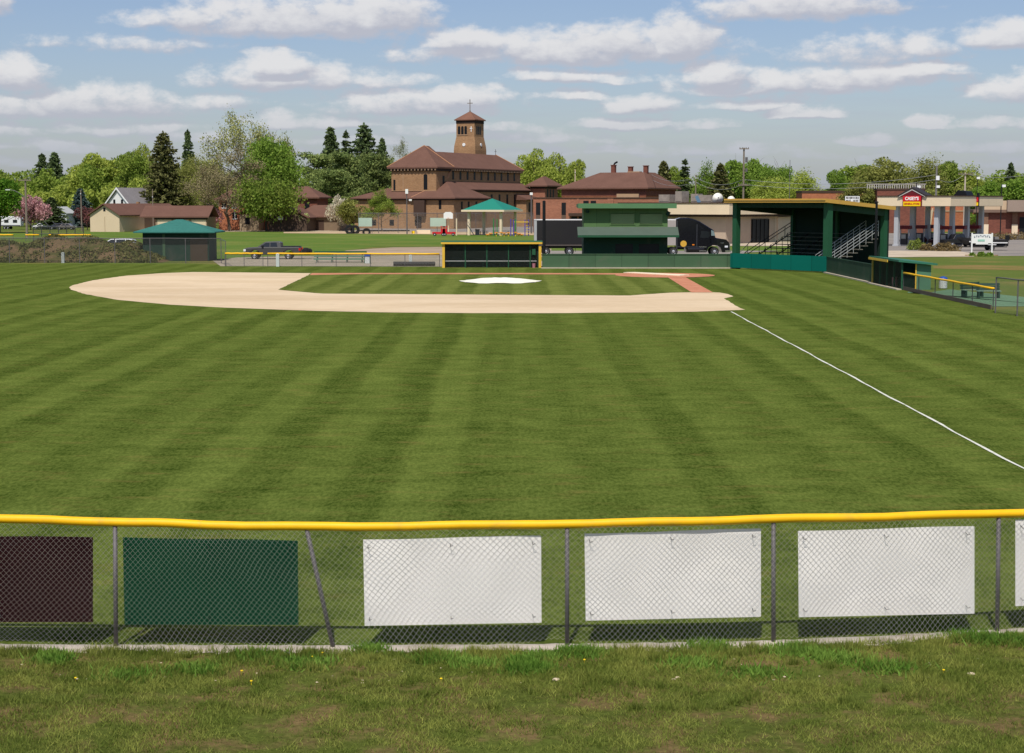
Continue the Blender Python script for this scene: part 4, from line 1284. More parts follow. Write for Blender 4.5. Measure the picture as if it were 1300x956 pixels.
b = MB(); b.tube((-6.1, 43.5, 18.4), (-6.1, 43.5, 20.0), .07, n=6); b.box(-6.4, -5.8, 43.45, 43.55, 19.4, 19.5); b.build('ridge_cross', M_GALV, ch)
# bell tower
T0 = Vector((-10.0, 36.6))
hw = 2.62
b = MB()
prof = [(hw + .5, 0), (hw + .5, 19.5), (hw + .42, 20.6), (hw, 23.0), (hw, 27.1)]
for (ra, za), (rb_, zb) in zip(prof[:-1], prof[1:]):
    lo = [(T0.x + sx * ra, T0.y + sy * ra, za) for sx, sy in ((-1, -1), (1, -1), (1, 1), (-1, 1))]
    hi = [(T0.x + sx * rb_, T0.y + sy * rb_, zb) for sx, sy in ((-1, -1), (1, -1), (1, 1), (-1, 1))]
    for k in range(4): b.face([lo[k], lo[(k + 1) % 4], hi[(k + 1) % 4], hi[k]])
b.build('tower_wall', B_TAN, ch)
b = MB(); b.box(T0.x - hw - .06, T0.x + hw + .06, T0.y - hw - .06, T0.y + hw + .06, 26.35, 27.12); b.build('tower_frieze', M_SOFFIT, ch)
b = MB(); b.hip(T0.x - hw - .42, T0.x + hw + .42, T0.y - hw - .42, T0.y + hw + .42, 27.35, [(T0.x, T0.y, 29.6)], .22); b.build('tower_roof', shingle('tower_tile', lin(122, 88, 72)), ch)
b = MB(); b.tube((T0.x, T0.y, 29.5), (T0.x, T0.y, 32.6), .11, n=8); b.box(T0.x - .75, T0.x + .75, T0.y - .08, T0.y + .08, 31.55, 31.72); b.lathe([(.3, 29.4), (.22, 29.7), (.12, 29.9)], (T0.x, T0.y, 0), 8); b.build('cross', mat('bronze_cross', lin(120, 110, 100), .6, .1, 1), ch)
for k in (-1, 0, 1):
    wall_window(ch, T0.x - .85 + k * .95, T0.y - hw, 23.6, .72, 1.75, 'front', True, name='belfry_opening')
    wall_window(ch, T0.x + hw, T0.y - .3 + k * .95, 23.6, .72, 1.75, 'side', True, name='belfry_opening')
b = MB(); b.box(T0.x - 2.3, T0.x + .65, T0.y - hw - .1, T0.y - hw - .003, 23.35, 23.55); b.build('belfry_sill', M_STONE2, ch)
b = MB(); b.box(T0.x + 1.62, T0.x + 1.82, T0.y - hw - .1, T0.y - hw - .003, 24.2, 25.6); b.box(T0.x + 1.35, T0.x + 2.09, T0.y - hw - .14, T0.y - hw - .101, 24.95, 25.15); b.build('white_cross', M_WHITES, ch)
rr = hw + .62
b = MB(); b.lathe([(.42, -.16), (.42, 0)], (T0.x - .2, T0.y - hw - .38, 20.95), 16, 'y'); b.build('round_plaque', M_WHITES, ch)
b = MB(); b.lathe([(.42, 0), (.42, .16)], (T0.x + hw + .38, T0.y + .2, 20.95), 16, 'x'); b.build('round_plaque', M_WHITES, ch)

# --- red brick school with a hipped roof
Yr = 352.0
rs_ = thing('school_building', 'red brick hall with broad brown hipped roof and three roof chimneys', 'hall', (VX(820, Yr), Yr, 0), R(-28))
b = MB(); b.box(-20.2, 0, 0, 17, 0, 9.1); b.build('wall', B_ORANGE, rs_)
b = MB(); b.hip(-21.0, 0.9, -.9, 17.9, 9.35, [(-13.3, 5.2, 12.75), (-2.8, 5.2, 12.75), (-2.8, 11.6, 12.75), (-13.3, 11.6, 12.75)], .3); b.build('roof', S_BROWN, rs_)
b = MB(); b.box(-20.3, .1, -.1, -.003, 7.6, 8.9); b.box(.003, .12, 0, 17, 7.6, 8.9); b.build('frieze_board', B_DRED, rs_)
for (xx, yy, hh, lab) in [(-10.6, 6.4, 14.3, 0), (-6.4, 6.2, 13.9, 1), (-2.9, 6.6, 14.1, 0)]:
    b = MB(); b.box(xx - .45, xx + .45, yy - .45, yy + .45, 12.4, hh); b.box(xx - .55, xx + .55, yy - .55, yy + .55, hh + .003, hh + .15); cmn = b.build('chimney', B_DRED, rs_)
    if xx < -10:
        b = MB(); b.tube((xx, yy, hh), (xx + .3, yy, hh + .5), .2, n=8); b.tube((xx + .3, yy, hh + .5), (xx + .9, yy, hh + .8), .2, n=8); b.build('flue_cowl', M_BLACK, cmn)
b = MB(); b.box(-6.9, -4.0, 5.6, 7.0, 12.6, 12.95); b.build('roof_deck', M_STONE2, rs_)
for yy in (2.5, 5.5, 8.5, 11.5): wall_window(rs_, 0, yy, 4.6, 1.5, 1.9, 'side', m=M_WINL)
for k in range(5): wall_window(rs_, -17.5 + k * 3.6, 0, 4.2, 1.5, 2.2, 'front')
# low flat wing in front of it
Yw = 334.0
wg = thing('brick_wing', 'low flat roofed red brick wing with slit windows, left of the school hall', 'building', (VX(677, Yw), Yw, 0), R(-6))
Lw = 25.8
b = MB(); b.box(0, Lw, 0, 10, 0, 6.95); b.box(15.2, 16.4, -.6, -.003, 0, 6.9); b.box(9.0, 9.35, -.25, -.003, 0, 6.9); b.build('wall', B_RED, wg)
b = MB(); b.box(-.1, Lw + .1, -.12, 10.1, 6.953, 7.2); b.build('parapet_cap', M_DKBROWN, wg)
for xx in (1.0, 6.25):
    b = MB(); b.box(xx - .45, xx + .45, -.05, -.003, 1.0, 3.6); b.build('spandrel', mat('bronze_spandrel', lin(96, 78, 66), .6), wg)
    wall_window(wg, xx, 0, 3.62, .9, 2.5)
for xx in (10.8, 12.3): wall_window(wg, xx, 0, 4.6, 1.1, 1.9)
b = MB(); b.box(7.4, 12.6, -2.4, -.003, 3.4, 4.0); b.build('entrance_canopy', M_DKBROWN, wg)
b = MB(); b.box(7.8, 12.2, -.06, -.003, 0, 3.3); b.build('entrance', M_WIN, wg)
b = MB(); b.box(17, 21.5, .5, 6, 7.203, 7.9); b.build('roof_unit', M_STONE2, wg)

# --- low modern building with cream fascia
Ym = 238.0
mo = thing('modern_building', 'low flat roofed building with broad cream fascia and shaded glass entrance', 'building', (VX(926, Ym), Ym, 0), R(-40))
b = MB(); b.box(-20, 0, 0, 22, 4.35, 5.95); b.build('fascia', M_CREAM, mo)
b = MB(); b.box(-20.1, .1, -.1, 22.1, 5.953, 6.12); b.build('roof_edge', M_DKBROWN, mo)
b = MB(); b.box(-19.6, -.4, .4, 21.6, 4.0, 4.347); b.build('soffit', M_SOFFIT, mo)
b = MB(); b.box(-19.4, -1.5, 1.5, 21.4, 0, 3.997); b.build('wall', mat('grey_block', lin(178, 160, 140), .85, .1, .6), mo)
b = MB(); b.box(-1.497, -1.35, 8.5, 13.5, 0, 3.6); b.build('glass_entrance', M_WIN, mo)
b = MB()
for k in range(5): b.box(-1.347, -1.27, 8.6 + k * 1.16, 8.72 + k * 1.16, 0, 3.6)
b.build('mullions', M_BLACK, mo)
b = MB(); b.box(-2.1, -1.497, 15.5, 20.9, 0, 3.99) ; b.box(-1.49, -1.3, 16, 20, 0, 3.9); b.build('pale_wall', mat('beige_block', lin(206, 186, 164), .85, .1, .6), mo)
b = MB(); b.box(-1.34, -1.29, 4.4, 5.0, 1.2, 2.0); b.build('notice_board', mat('rust_sign', lin(160, 96, 62), .7), mo)
b = MB()
for (xx, yy, sx_, sy_, h_) in [(-15, 6, 2, 2, 1.2), (-12, 5.5, 1.2, 2, 1.7), (-10, 6.5, 1.3, 1.3, 1.3), (-8, 6.5, 2.4, 1.6, 1.1)]:
    b.box(xx - sx_ / 2, xx + sx_ / 2, yy - sy_ / 2, yy + sy_ / 2, 6.123, 6.123 + h_)
    b.box(xx - sx_ / 2 + .1, xx + sx_ / 2 - .1, yy - sy_ / 2 - .05, yy - sy_ / 2 - .003, 6.3, 6.0 + h_)
b.build('roof_equipment', mat('zinc_box', lin(150, 140, 128), .6, .3, 1.5, grime=.4), mo)
M_DISH = mat('dish_white', lin(236, 232, 220), .5, .04, 2)
for (px, Y, r, py, lab) in [(910.5, 243, .82, 252, 'large round white satellite dish on the roof of the cream fascia building'), (927.5, 245, .60, 254, 'smaller white satellite dish on the flat roof, nearer the grandstand')]:
    c = V(px, py, Y)
    t = thing('satellite_dish', lab, 'satellite dish', (c.x, Y, 6.12), R(8), 'dishes on the flat roof')
    b = MB(); b.lathe([(r, -.32), (r * .8, -.12), (r * .5, .02), (r * .1, .1)], (0, 0, c.z - 6.12), 20, 'y'); o = b.build('reflector', M_DISH, t, smooth=True)
    b = MB(); b.tube((0, .15, 0), (0, .12, c.z - 6.12), .07, n=8); b.build('mast', M_GALV, t)
    b = MB(); b.tube((0, -.1, c.z - 6.12 - r * .7), (0, -.6, c.z - 6.0), .03, n=6); b.lathe([(.09, -.7), (.09, -.55)], (0, 0, c.z - 6.0), 8, 'y'); b.build('feed_arm', M_GALV, t)
c = V(886, 252, 243)
t = thing('solar_panel', 'small tilted blue panel on the flat roof beside a thin pole', 'panel', (c.x, 243, 6.12), R(-20))
b = MB(); b.rbox((0, 0, .45), (.5, .06, 1.1), Matrix.Rotation(R(-25), 3, 'Y')); b.build('panel', mat('panel_blue', lin(96, 128, 150), .3), t)
b = MB(); b.tube((0, .1, 0), (0, .1, .5), .03, n=6); b.build('stand', M_GALV, t)

# --- houses to the left
Yh = 342.0
gh = thing('garage_building', 'long tan garage building with low brown roof and a gable end', 'garage', (VX(151, Yh), Yh, 0), R(-22))
b = MB(); b.box(-7.4, 0, 0, 9, 0, 3.6); b.ext([(-7.4, 3.6), (0, 3.6), (-3.7, 5.55)], 0, .25); b.build('gable_wall', M_TANW, gh)
b = MB()
b.ext([(-7.9, 3.35), (-3.7, 5.7), (.5, 3.35), (.5, 3.55), (-3.7, 5.95), (-7.9, 3.55)], -.5, 24); b.build('roof', S_BROWN, gh)
b = MB(); b.box(-7.4, -.003, 9.003, 23.5, 0, 3.6); b.build('long_wall', mat('dark_tan', lin(150, 130, 108), .8, .1, .6), gh)
b = MB(); b.box(-3.75, -3.6, -.02, -.003, 0, 3.2); b.build('seam_post', mat('tan_seam', lin(180, 158, 126), .8), gh)
wall_window(gh, -3.7, 0, 4.3, .55, .8)
b = MB(); b.box(.003, .08, 1.5, 4, .1, 2.8); b.build('garage_door', M_TANW, gh)
b = MB(); b.box(-5.5, -4.9, 14, 14.6, 4.0, 6.3); b.build('chimney', B_TAN, gh)
g2 = thing('garage_wing', 'long low garage wing with tan doors and brown roof behind the green shed', 'garage', (VX(197, 340), 340, 0), R(-3))
b = MB(); b.box(0, 10.8, 0, 8, 0, 3.1); b.build('wall', mat('dark_tan', (1, 1, 1)), g2)
b = MB(); b.exty([(-.6, 3.0), (4, 5.2), (8.6, 3.0), (8.6, 3.25), (4, 5.5), (-.6, 3.25)], -3.2, 11.4); b.build('roof', S_BROWN, g2)
for k in range(3):
    b = MB(); b.box(.4 + k * 3.6, 3.4 + k * 3.6, -.06, -.003, 0, 2.6); b.build('garage_door', M_TANW, g2)
b = MB(); b.box(-.2, 11, -.25, -.003, 2.65, 2.98); b.build('eave_board', M_SOFFIT, g2)
Yx = 392.0
wh = thing('white_house', 'white gabled house with dark upstairs windows and grey roof behind the garage', 'house', (VX(163.5, Yx), Yx, 0), R(-36))
gw = 7.7
b = MB(); b.box(-gw, 0, 0, 9.2, 0, 6.0); b.ext([(-gw, 6.0), (0, 6.0), (-gw / 2, 9.4)], 0, 9.2); b.build('wall', M_WHITES, wh)
b = MB()
for sg in (-1, 1):
    c = -gw / 2
    b.ext([(c, 9.45), (c + sg * (gw / 2 + .55), 5.55), (c + sg * (gw / 2 + .55), 5.75), (c, 9.75)], -.45, 9.7)
b.build('roof', S_GREY, wh)
b = MB()
for sg in (-1, 1):
    c = -gw / 2
    b.ext([(c, 9.35), (c + sg * (gw / 2 + .6), 5.42), (c + sg * (gw / 2 + .6), 5.80), (c, 9.80)], -.55, -.453)
b.build('barge_board', M_WHITES, wh)
for xx in (-5.2, -2.4): wall_window(wh, xx, 0, 5.3, .75, 1.6)
for k in range(3): wall_window(wh, 0, 2 + k * 2.4, 4.2, .8, 1.2, 'side')
b = MB(); b.exty([(2, 4.6), (7, 8.2), (12, 4.6)], -13, -gw - .003); b.build('side_roof', S_GREY, wh)
b = MB(); b.box(-12.6, -gw - .01, 2.6, 11.4, 0, 4.6); b.build('side_wall', M_WHITES, wh)
bw = thing('grey_shed', 'small pale grey shed with light roof beside the dark young spruce', 'shed', (VX(84, 398), 398, 0), R(-14))
b = MB(); b.box(-4.6, 0, 0, 4, 0, 3.6); b.build('wall', M_GREYW, bw)
b = MB(); b.ext([(-5.0, 3.4), (-2.3, 5.0), (.4, 3.4), (.4, 3.55), (-2.3, 5.2), (-5, 3.55)], -.4, 4.4); b.build('roof', shingle('pale_roof', lin(176, 178, 176)), bw)
b = MB(); b.box(-3.6, -1.2, -.05, -.003, 0, 2.6); b.build('door', mat('dull_blue', lin(120, 130, 136), .7), bw)
b = MB(); b.box(-.35, -.02, -.08, -.052, 0, 3.4); b.build('corner_board', M_WHITES, bw)
hb = thing('brick_house', 'brick house with hipped brown roof half hidden by the bright green tree', 'house', (VX(293, 362), 362, 0), R(-8))
b = MB(); b.box(-2.8, 12.5, 0, 9, 0, 6.6); b.build('wall', B_ORANGE, hb)
b = MB(); b.hip(-3.6, 13.4, -.9, 9.9, 6.9, [(1.5, 4.5, 10.4), (8.5, 4.5, 10.4)], .3); b.build('roof', S_BROWN, hb)
for (xx, zz, w_, h_) in [(.9, 2.6, 1.1, 1.4), (.7, 5.0, 1.1, 1.3), (-1.6, 5.0, 1, 1.2), (9, 4.8, 1.2, 1.3)]:
    wn = wall_window(hb, xx, 0, zz, w_, h_)
    b = MB(); b.box(-w_ / 2 - .1, w_ / 2 + .1, -.12, -.035, -.15, -.003); b.box(-.04, .04, -.05, -.035, 0, h_); b.build('frame', M_WHITES, wn)
b = MB(); b.box(3.2, 7.5, -4, -.003, 0, 3.6); b.build('stone_porch', mat('tan_stone', lin(168, 148, 120), .85, .2, 1), hb)
wall_window(hb, 5.0, -4, 1.4, 1.1, 1.5)
b = MB(); b.ext([(2.7, 3.5), (5.4, 4.9), (8.1, 3.5), (8.1, 3.7), (5.4, 5.15), (2.7, 3.7)], -4.5, 0); b.build('porch_roof', S_BROWN, hb)
dgar = thing('dark_garage', 'dark brown timber garage with pale gable trim under the bright green tree', 'garage', (VX(340, 352), 352, 0), R(-10))
b = MB(); b.box(0, 8.6, 0, 8, 0, 2.9); b.ext([(0, 2.9), (8.6, 2.9), (4.3, 4.9)], 0, .2); b.build('wall', mat('dark_timber', lin(84, 68, 56), .85, .2, 1), dgar)
b = MB(); b.ext([(-.6, 2.75), (4.3, 5.05), (9.2, 2.75), (9.2, 2.95), (4.3, 5.35), (-.6, 2.95)], -.3, 8.3); b.build('roof', S_BROWN, dgar)
b = MB(); b.ext([(-.6, 2.72), (4.3, 5.0), (4.3, 5.25), (-.6, 2.92)], -.42, -.301); b.build('barge_board', M_TANW, dgar)
g3 = thing('brown_garage', 'low brown garage with hipped roof beside the white blossom tree', 'garage', (VX(385, 358), 358, 0), R(-12))
b = MB(); b.box(0, 8.6, 0, 7, 0, 2.9); b.build('wall', mat('brown_timber', lin(124, 106, 86), .85, .15, 1), g3)
b = MB(); b.hip(-2.5, 9.3, -.7, 7.7, 3.1, [(1.2, 3.5, 5.6), (5.4, 3.5, 5.6)], .2); b.build('roof', S_BROWN, g3)
b = MB(); b.box(.7, 4.7, -.05, -.003, 0, 2.3); b.build('garage_door', M_DKBROWN, g3)
hc = thing('brick_house', 'dark red brick upper storey with hipped roof behind the brown garage', 'house', (VX(372, 385), 385, 0), R(-12))
b = MB(); b.box(-4, 6, 0, 8, 0, 7.2); b.build('wall', B_DRED, hc)
b = MB(); b.hip(-4.8, 6.8, -.8, 8.8, 7.4, [(-.5, 4, 10), (2.5, 4, 10)], .3); b.build('roof', S_BROWN, hc)
wall_window(hc, 3.5, 0, 4.6, 1.2, 1.4)

# --- petrol station
PET = R(-40)
Yk = 222.0
k_ = thing('station_canopy', 'cream petrol station canopy on eight grey columns with a gabled red and yellow sign', 'canopy', (VX(1207, Yk), Yk, 0), PET)
cz0, cz1 = 5.62, 6.92
b = MB(); b.box(-11.0, 0, 0, 17.2, cz0, cz1); b.build('fascia', M_CREAM, k_)
b = MB(); b.box(-11.1, .1, -.1, 17.3, cz1 + .003, cz1 + .14); b.build('roof_edge', M_DKBROWN, k_)
b = MB(); b.box(-10.8, -.2, .2, 17.0, cz0 - .06, cz0 - .003); b.build('soffit', mat('soffit_white', lin(190, 186, 178), .7), k_)
colm = mat('column_grey', lin(176, 178, 180), .6, .08, 1)
for a_ in (-2.5, -8.5):
    for bb in (1.2, 6.0, 10.8, 15.6):
        b = MB(); b.box(a_ - .3, a_ + .3, bb - .3, bb + .3, 0, cz0 - .063); b.box(a_ - .42, a_ + .42, bb - .42, bb + .42, 0, .25); b.build('column', colm, k_)
M_SRED = mat('sign_red', lin(206, 32, 44), .5, .03, 1); M_SYEL = mat('sign_yellow', lin(250, 208, 20), .5, .03, 1)
M_LETW = mat('letter_white', lin(245, 245, 240), .5, .02, 1); M_LETR = mat('letter_red', lin(190, 30, 30), .5, .02, 1)
M_MAR = mat('maroon_paint', lin(104, 26, 34), .5, .1, 1)


def lettering(txt, size, m, parent, loc, rot, name='lettering', xs=1.0, bold=0.0):
    cu = bpy.data.curves.new(name, 'FONT'); cu.body = txt; cu.size = size; cu.align_x = 'CENTER'; cu.align_y = 'CENTER'; cu.extrude = .012; cu.offset = bold; cu.resolution_u = 3
    tmp = bpy.data.objects.new(name, cu); C.objects.link(tmp)
    me = bpy.data.meshes.new_from_object(tmp.evaluated_get(bpy.context.evaluated_depsgraph_get()))
    bpy.data.objects.remove(tmp); bpy.data.curves.remove(cu)
    me.materials.clear(); me.materials.append(m)
    o = bpy.data.objects.new(name, me); C.objects.link(o); o.parent = parent
    o.location = loc; o.rotation_euler = rot; o.scale = (xs, 1, 1)
    return o


def gable_sign(parent, cx, face_y, side=False):
    s = bpy.data.objects.new('gabled_sign', None); C.objects.link(s); s.parent = parent
    s.location = (cx, face_y, 0) if not side else (face_y, cx, 0)
    s.rotation_euler = (0, 0, 0 if not side else R(90))
    w_ = 1.4
    b = MB(); b.box(-w_, w_, -.25, -.003, cz0 - .12, cz1 + .12); b.ext([(-w_ - .35, cz1 - .02), (w_ + .35, cz1 - .02), (w_ + .1, cz1 + .15), (0, cz1 + 1.03), (-w_ - .1, cz1 + .15)], -.24, 1.4); b.build('sign_gable', M_MAR, s)
    b = MB()
    for sg in (-1, 1):
        b.ext([(sg * (w_ + .75), cz1 - .0), (sg * (w_ + .75), cz1 + .17), (0, cz1 + 1.28), (0, cz1 + 1.06)], -.34, 1.5)
    b.build('sign_roof_edge', mat('trim_dark', lin(54, 48, 48), .6), s)
    b = MB()
    for sg in (-1, 1):
        b.ext([(sg * (w_ + .55), cz1 - .05), (sg * (w_ + .55), cz1 + .04), (0, cz1 + 1.04), (0, cz1 + .87)], -.3, -.26)
    b.build('sign_trim', mat('trim_pale', lin(200, 196, 190), .6), s)
    b = MB(); b.box(-w_ + .06, w_ - .06, -.30, -.253, cz0 + .62, cz1 + .08); b.build('red_panel', M_SRED, s)
    b = MB(); b.box(-w_ + .12, w_ - .12, -.30, -.253, cz0 - .02, cz0 + .60); b.build('yellow_panel', M_SYEL, s)
    lettering("CASEY'S", .62, M_LETW, s, (0, -.315, cz0 + 1.0), (R(90), 0, 0), xs=.92, bold=.02)
    lettering("GENERAL STORE", .34, M_LETR, s, (0, -.315, cz0 + .29), (R(90), 0, 0), xs=.9, bold=.008)
    return s


gable_sign(k_, -5.6, 0)
b = MB(); b.box(.02, .3, 8.2, 8.5, cz0 - .1, cz1 + .5); b.build('sign_bracket', M_BLACK, k_)
b = MB(); b.box(.06, .28, 8.12, 8.197, cz0 + .6, cz1 - .1); b.build('red_panel', M_SRED, k_)
b = MB(); b.box(.06, .28, 8.12, 8.197, cz0 + .05, cz0 + .5); b.build('yellow_panel', M_SYEL, k_)
b = MB(); b.ext([(-2.6, cz1 + .143), (-.6, cz1 + .143), (-.9, cz1 + .75), (-2.0, cz1 + .85)], 6.4, 8.6); b.build('rear_gable', M_BLACK, k_)


def pump(parent_loc, rz, label):
    t = thing('fuel_pump', label, 'fuel pump', parent_loc, rz, 'maroon topped fuel pumps under the canopy')
    b = MB(); b.box(-.45, .45, -.3, .3, .16, 1.75); b.build('cabinet', mat('pump_dark', lin(60, 56, 58), .5), t)
    b = MB(); b.box(-.34, .34, -.33, -.303, 1.0, 1.6); b.build('display', mat('pump_panel', lin(170, 168, 160), .4), t)
    b = MB(); b.box(-.95, .95, -.42, .42, 2.35, 2.85); b.build('header', M_MAR, t)
    for sg in (-1, 1):
        b = MB(); b.box(sg * .6 - .06, sg * .6 + .06, -.06, .06, .16, 2.35); b.build('header_post', colm, t)
    b = MB(); b.box(-1.0, 1.0, -.6, .6, 0, .155); b.build('island', M_CONC2, t)
    b = MB(); b.path([(.46, 0, 1.4), (.62, -.05, .9), (.6, -.05, .5), (.47, 0, 1.1)], .025, n=5); b.build('hose', M_BLACK, t)
    return t


M_CONC2 = mat('island_concrete', lin(190, 182, 170), .85, .1, 1)
kx = Matrix.Rotation(PET, 2)
k0 = Vector((VX(1207, Yk), Yk))
for i, (a_, bb, lab) in enumerate([(-8.5, 3.6, 'maroon topped fuel pump at the left front column row'), (-8.5, 8.4, 'maroon topped fuel pump second along the left row, half hidden by columns'), (-8.5, 13.2, 'maroon topped fuel pump deepest in the left row under the canopy'),
                                   (-2.5, 3.6, 'maroon topped fuel pump between the two nearest right row columns'), (-2.5, 8.4, 'maroon topped fuel pump in the middle of the right row'), (-2.5, 13.2, 'maroon topped fuel pump at the far end of the right row')]):
    q = kx @ Vector((a_, bb)) + k0
    pump((q.x, q.y, .02), PET + (R(90) if False else 0), lab)

# station shop and other buildings to the right
Yt = 318.0
sh = thing('station_shop', 'low brown brick shop with tan roof band and pale pillars at the far right', 'shop', (VX(1249, Yt), Yt, 0), R(-10))
b = MB(); b.box(0, 22, 0, 12, 0, 4.2); b.build('wall', B_DRED, sh)
b = MB(); b.box(-2.0, 24, -.9, 12.4, 4.203, 4.75); b.build('lower_band', mat('dark_band', lin(120, 98, 84), .8), sh)
b = MB(); b.box(-.4, 24, -.7, 12, 4.753, 6.5); b.build('roof_band', mat('tan_band', lin(196, 172, 142), .8, .06, .5), sh)
b = MB(); b.box(4.2, 24, -2.2, -.703, 4.4, 6.6); b.build('awning', mat('grey_metal_roof', lin(150, 132, 118), .6, .08, .6), sh)
for xx in (-.1, 5.4, 12.0):
    b = MB(); b.box(xx, xx + 1.0, -.35, -.003, 0, 4.2); b.build('pillar', B_BROWN, sh)
    b = MB(); b.box(xx - .06, xx + 1.06, -.42, -.353, 0, 1.9); b.build('pillar_base', M_CREAM, sh)
b = MB(); b.box(6.8, 11.5, -.1, -.003, 0, 3.3); b.build('shop_window', M_WIN, sh)
b = MB(); b.box(8.0, 9.3, -.16, -.103, 0, 2.3); b.build('door', mat('grey_door', lin(150, 146, 140), .5), sh)
Yu = 330.0
bb_ = thing('brick_building', 'tall dark red brick building with ribbed parapet rail behind the canopy', 'building', (VX(1040, Yu), Yu, 0), R(-5))
b = MB(); b.box(11.5, 21.0, 0, 12, 0, 8.6); b.build('wall', B_DRED, bb_)
b = MB(); b.box(11.4, 21.1, -.1, 12.1, 8.603, 8.95); b.build('parapet_cap', M_DKBROWN, bb_)
b = MB()
for k in range(26): b.box(9.5 + k * .45, 9.68 + k * .45, .4, .5, 8.95, 9.75)
b.box(9.4, 21.2, .36, .54, 9.75, 9.9); b.build('roof_rail', mat('pale_rail', lin(176, 168, 160), .6), bb_)
b2 = thing('brick_building', 'orange brick flat roofed block behind the grandstand roof', 'building', (VX(1018, 352), 352, 0), R(-4))
b = MB(); b.box(0, 20, 0, 12, 0, 8.2); b.build('wall', B_ORANGE, b2)
b = MB(); b.box(-.1, 20.1, -.1, 12, 8.203, 8.7); b.build('parapet_cap', M_DKBROWN, b2)
b = MB(); b.box(3.0, 6.5, -.06, -.003, 6.2, 6.9); b.build('blue_sign', mat('blue_panel', lin(74, 120, 180), .6), b2)
b3 = thing('brick_building', 'long low orange brick building seen between the canopy columns', 'building', (VX(1146, 350), 350, 0), R(-4))
b = MB(); b.box(-2, 13, 0, 10, 0, 6.2); b.box(4, 15, -3, -.003, 0, 4.2); b.build('wall', B_ORANGE, b3)
b = MB(); b.box(3.9, 15.1, -3.1, -.003, 4.203, 4.5); b.build('parapet_cap', M_STONE2, b3)
b = MB(); b.box(-2.5, 4, -2.4, -.5, 0, 2.2); b.build('low_wall', mat('pink_block', lin(186, 150, 130), .85, .1, .5), b3)
b4 = thing('lumber_pole_stand', 'pale leaning timber poles beside the orange brick building', 'poles', (VX(1181, 335), 335, 0))
b = MB(); b.tube((0, 0, 0), (.5, 0, 5.0), .16, n=6); b.build('timber', M_TANW, b4)
b = MB(); b.tube((-.3, 0, 0), (.35, .2, 4.6), .12, n=6); b.build('timber', M_TANW, b4)

# the small lettered board above the grandstand roof
c = V(1082, 253, 262)
sb = thing('roadside_sign', 'white signboard with dark worn letters seen above the grandstand roof', 'sign', (c.x, 262, 0))
b = MB(); b.box(-1.15, 1.15, -.08, .08, c.z - .5, c.z + .5); b.build('board', M_WHITES, sb)
for sg in (-1, 1):
    b = MB(); b.tube((sg * .9, 0, 0), (sg * .9, 0, c.z - .5), .08, n=6); b.build('post', M_GALV, sb)
b = MB()
rr_ = random.Random(6)
xx = -1.0
while xx < .95:
    w_ = rr_.uniform(.07, .16)
    b.box(xx, xx + w_, -.1, -.083, c.z + .03 + rr_.uniform(0, .08), c.z + .40)
    if rr_.random() < .8: b.box(xx - .03, xx + w_ * .8, -.1, -.083, c.z - .38, c.z - .08 + rr_.uniform(-.06, .04))
    xx += w_ + rr_.uniform(.05, .11)
b.build('worn_letters', M_BLACK, sb)
# white park sign on two posts with planted bed
q = G(1246, 325)
ps = thing('park_sign', 'white two post sign with arched dark blue lettering above a small planted bed', 'sign', (q.x, q.y, 0))
b = MB(); b.box(-1.08, 1.08, -.06, .06, 1.45, 2.5); b.build('board', M_WHITES, ps)
b = MB(); b.box(-.7, .7, -.06, .06, 1.32, 1.447); b.build('board_foot', M_WHITES, ps)
for sg in (-1, 1):
    b = MB(); b.box(sg * 1.15 - .07, sg * 1.15 + .07, -.09, .09, 0, 2.62); b.build('post', M_WHITES, ps)
b = MB()
for k in range(9):
    xx = -.86 + k * .215; zz = 2.16 + .10 * math.cos(xx * 1.5)
    b.box(xx - .07, xx - .02, -.085, -.063, zz - .09, zz + .12); b.box(xx - .019, xx + .06, -.085, -.063, zz + (.06 if k % 2 else -.09), zz + (.12 if k % 2 else -.02))
b.build('arched_letters', mat('sign_navy', lin(60, 76, 110), .6), ps)
b = MB(); b.rbox((-.1, -.075, 1.78), (.8, .02, .22)); b.build('emblem', mat('sign_mint', lin(150, 196, 176), .6), ps)
b = MB(); b.prism([(1.9 * math.cos(a), .9 * math.sin(a)) for a in np.linspace(0, 2 * math.pi, 16, endpoint=False)], 0, .14); o = b.build('planting_bed', mat('bed_stone', lin(160, 136, 104), .9, .2, 2), None, loc=(q.x, q.y, .004)); tag(o, 'low stone edged planting bed around the feet of the white sign', 'flower bed')
# ------------------------------------------------------------------ vehicles
M_TYRE = mat('tyre_rubber', (.015, .015, .015), .8, .2, 3)
M_RIM = mat('rim_metal', lin(190, 190, 190), .35, .1, 3, metal=.6)
M_CHROME = mat('chrome', lin(205, 205, 205), .15, .05, 3, metal=.9)
M_TAIL = mat('tail_lamp', lin(190, 30, 30), .3, .05, 3)
M_HEADL = mat('head_lamp', lin(220, 222, 224), .2, .05, 3)
M_VGLASS = glass('vehicle_glass', (.015, .018, .02))


def wheel(parent, x, y, r, w=.24, dual=False):
    b = MB(); b.lathe([(r * .7, -w / 2), (r * .95, -w / 2), (r, -w * .3), (r, w * .3), (r * .95, w / 2), (r * .7, w / 2)], (0, 0, 0), 20, 'y')
    o = b.build('wheel', M_TYRE, parent, loc=(x, y, r))
    s = -1 if y < 0 else 1
    b = MB(); b.lathe([(r * .62, s * w * .44), (r * .62, s * (w / 2 + .01)), (r * .5, s * (w * .5 - .02)), (r * .18, s * (w / 2 + .02)), (r * .05, s * (w / 2 + .03))], (0, 0, 0), 16, 'y')
    b.build('rim', M_RIM, o)
    return o


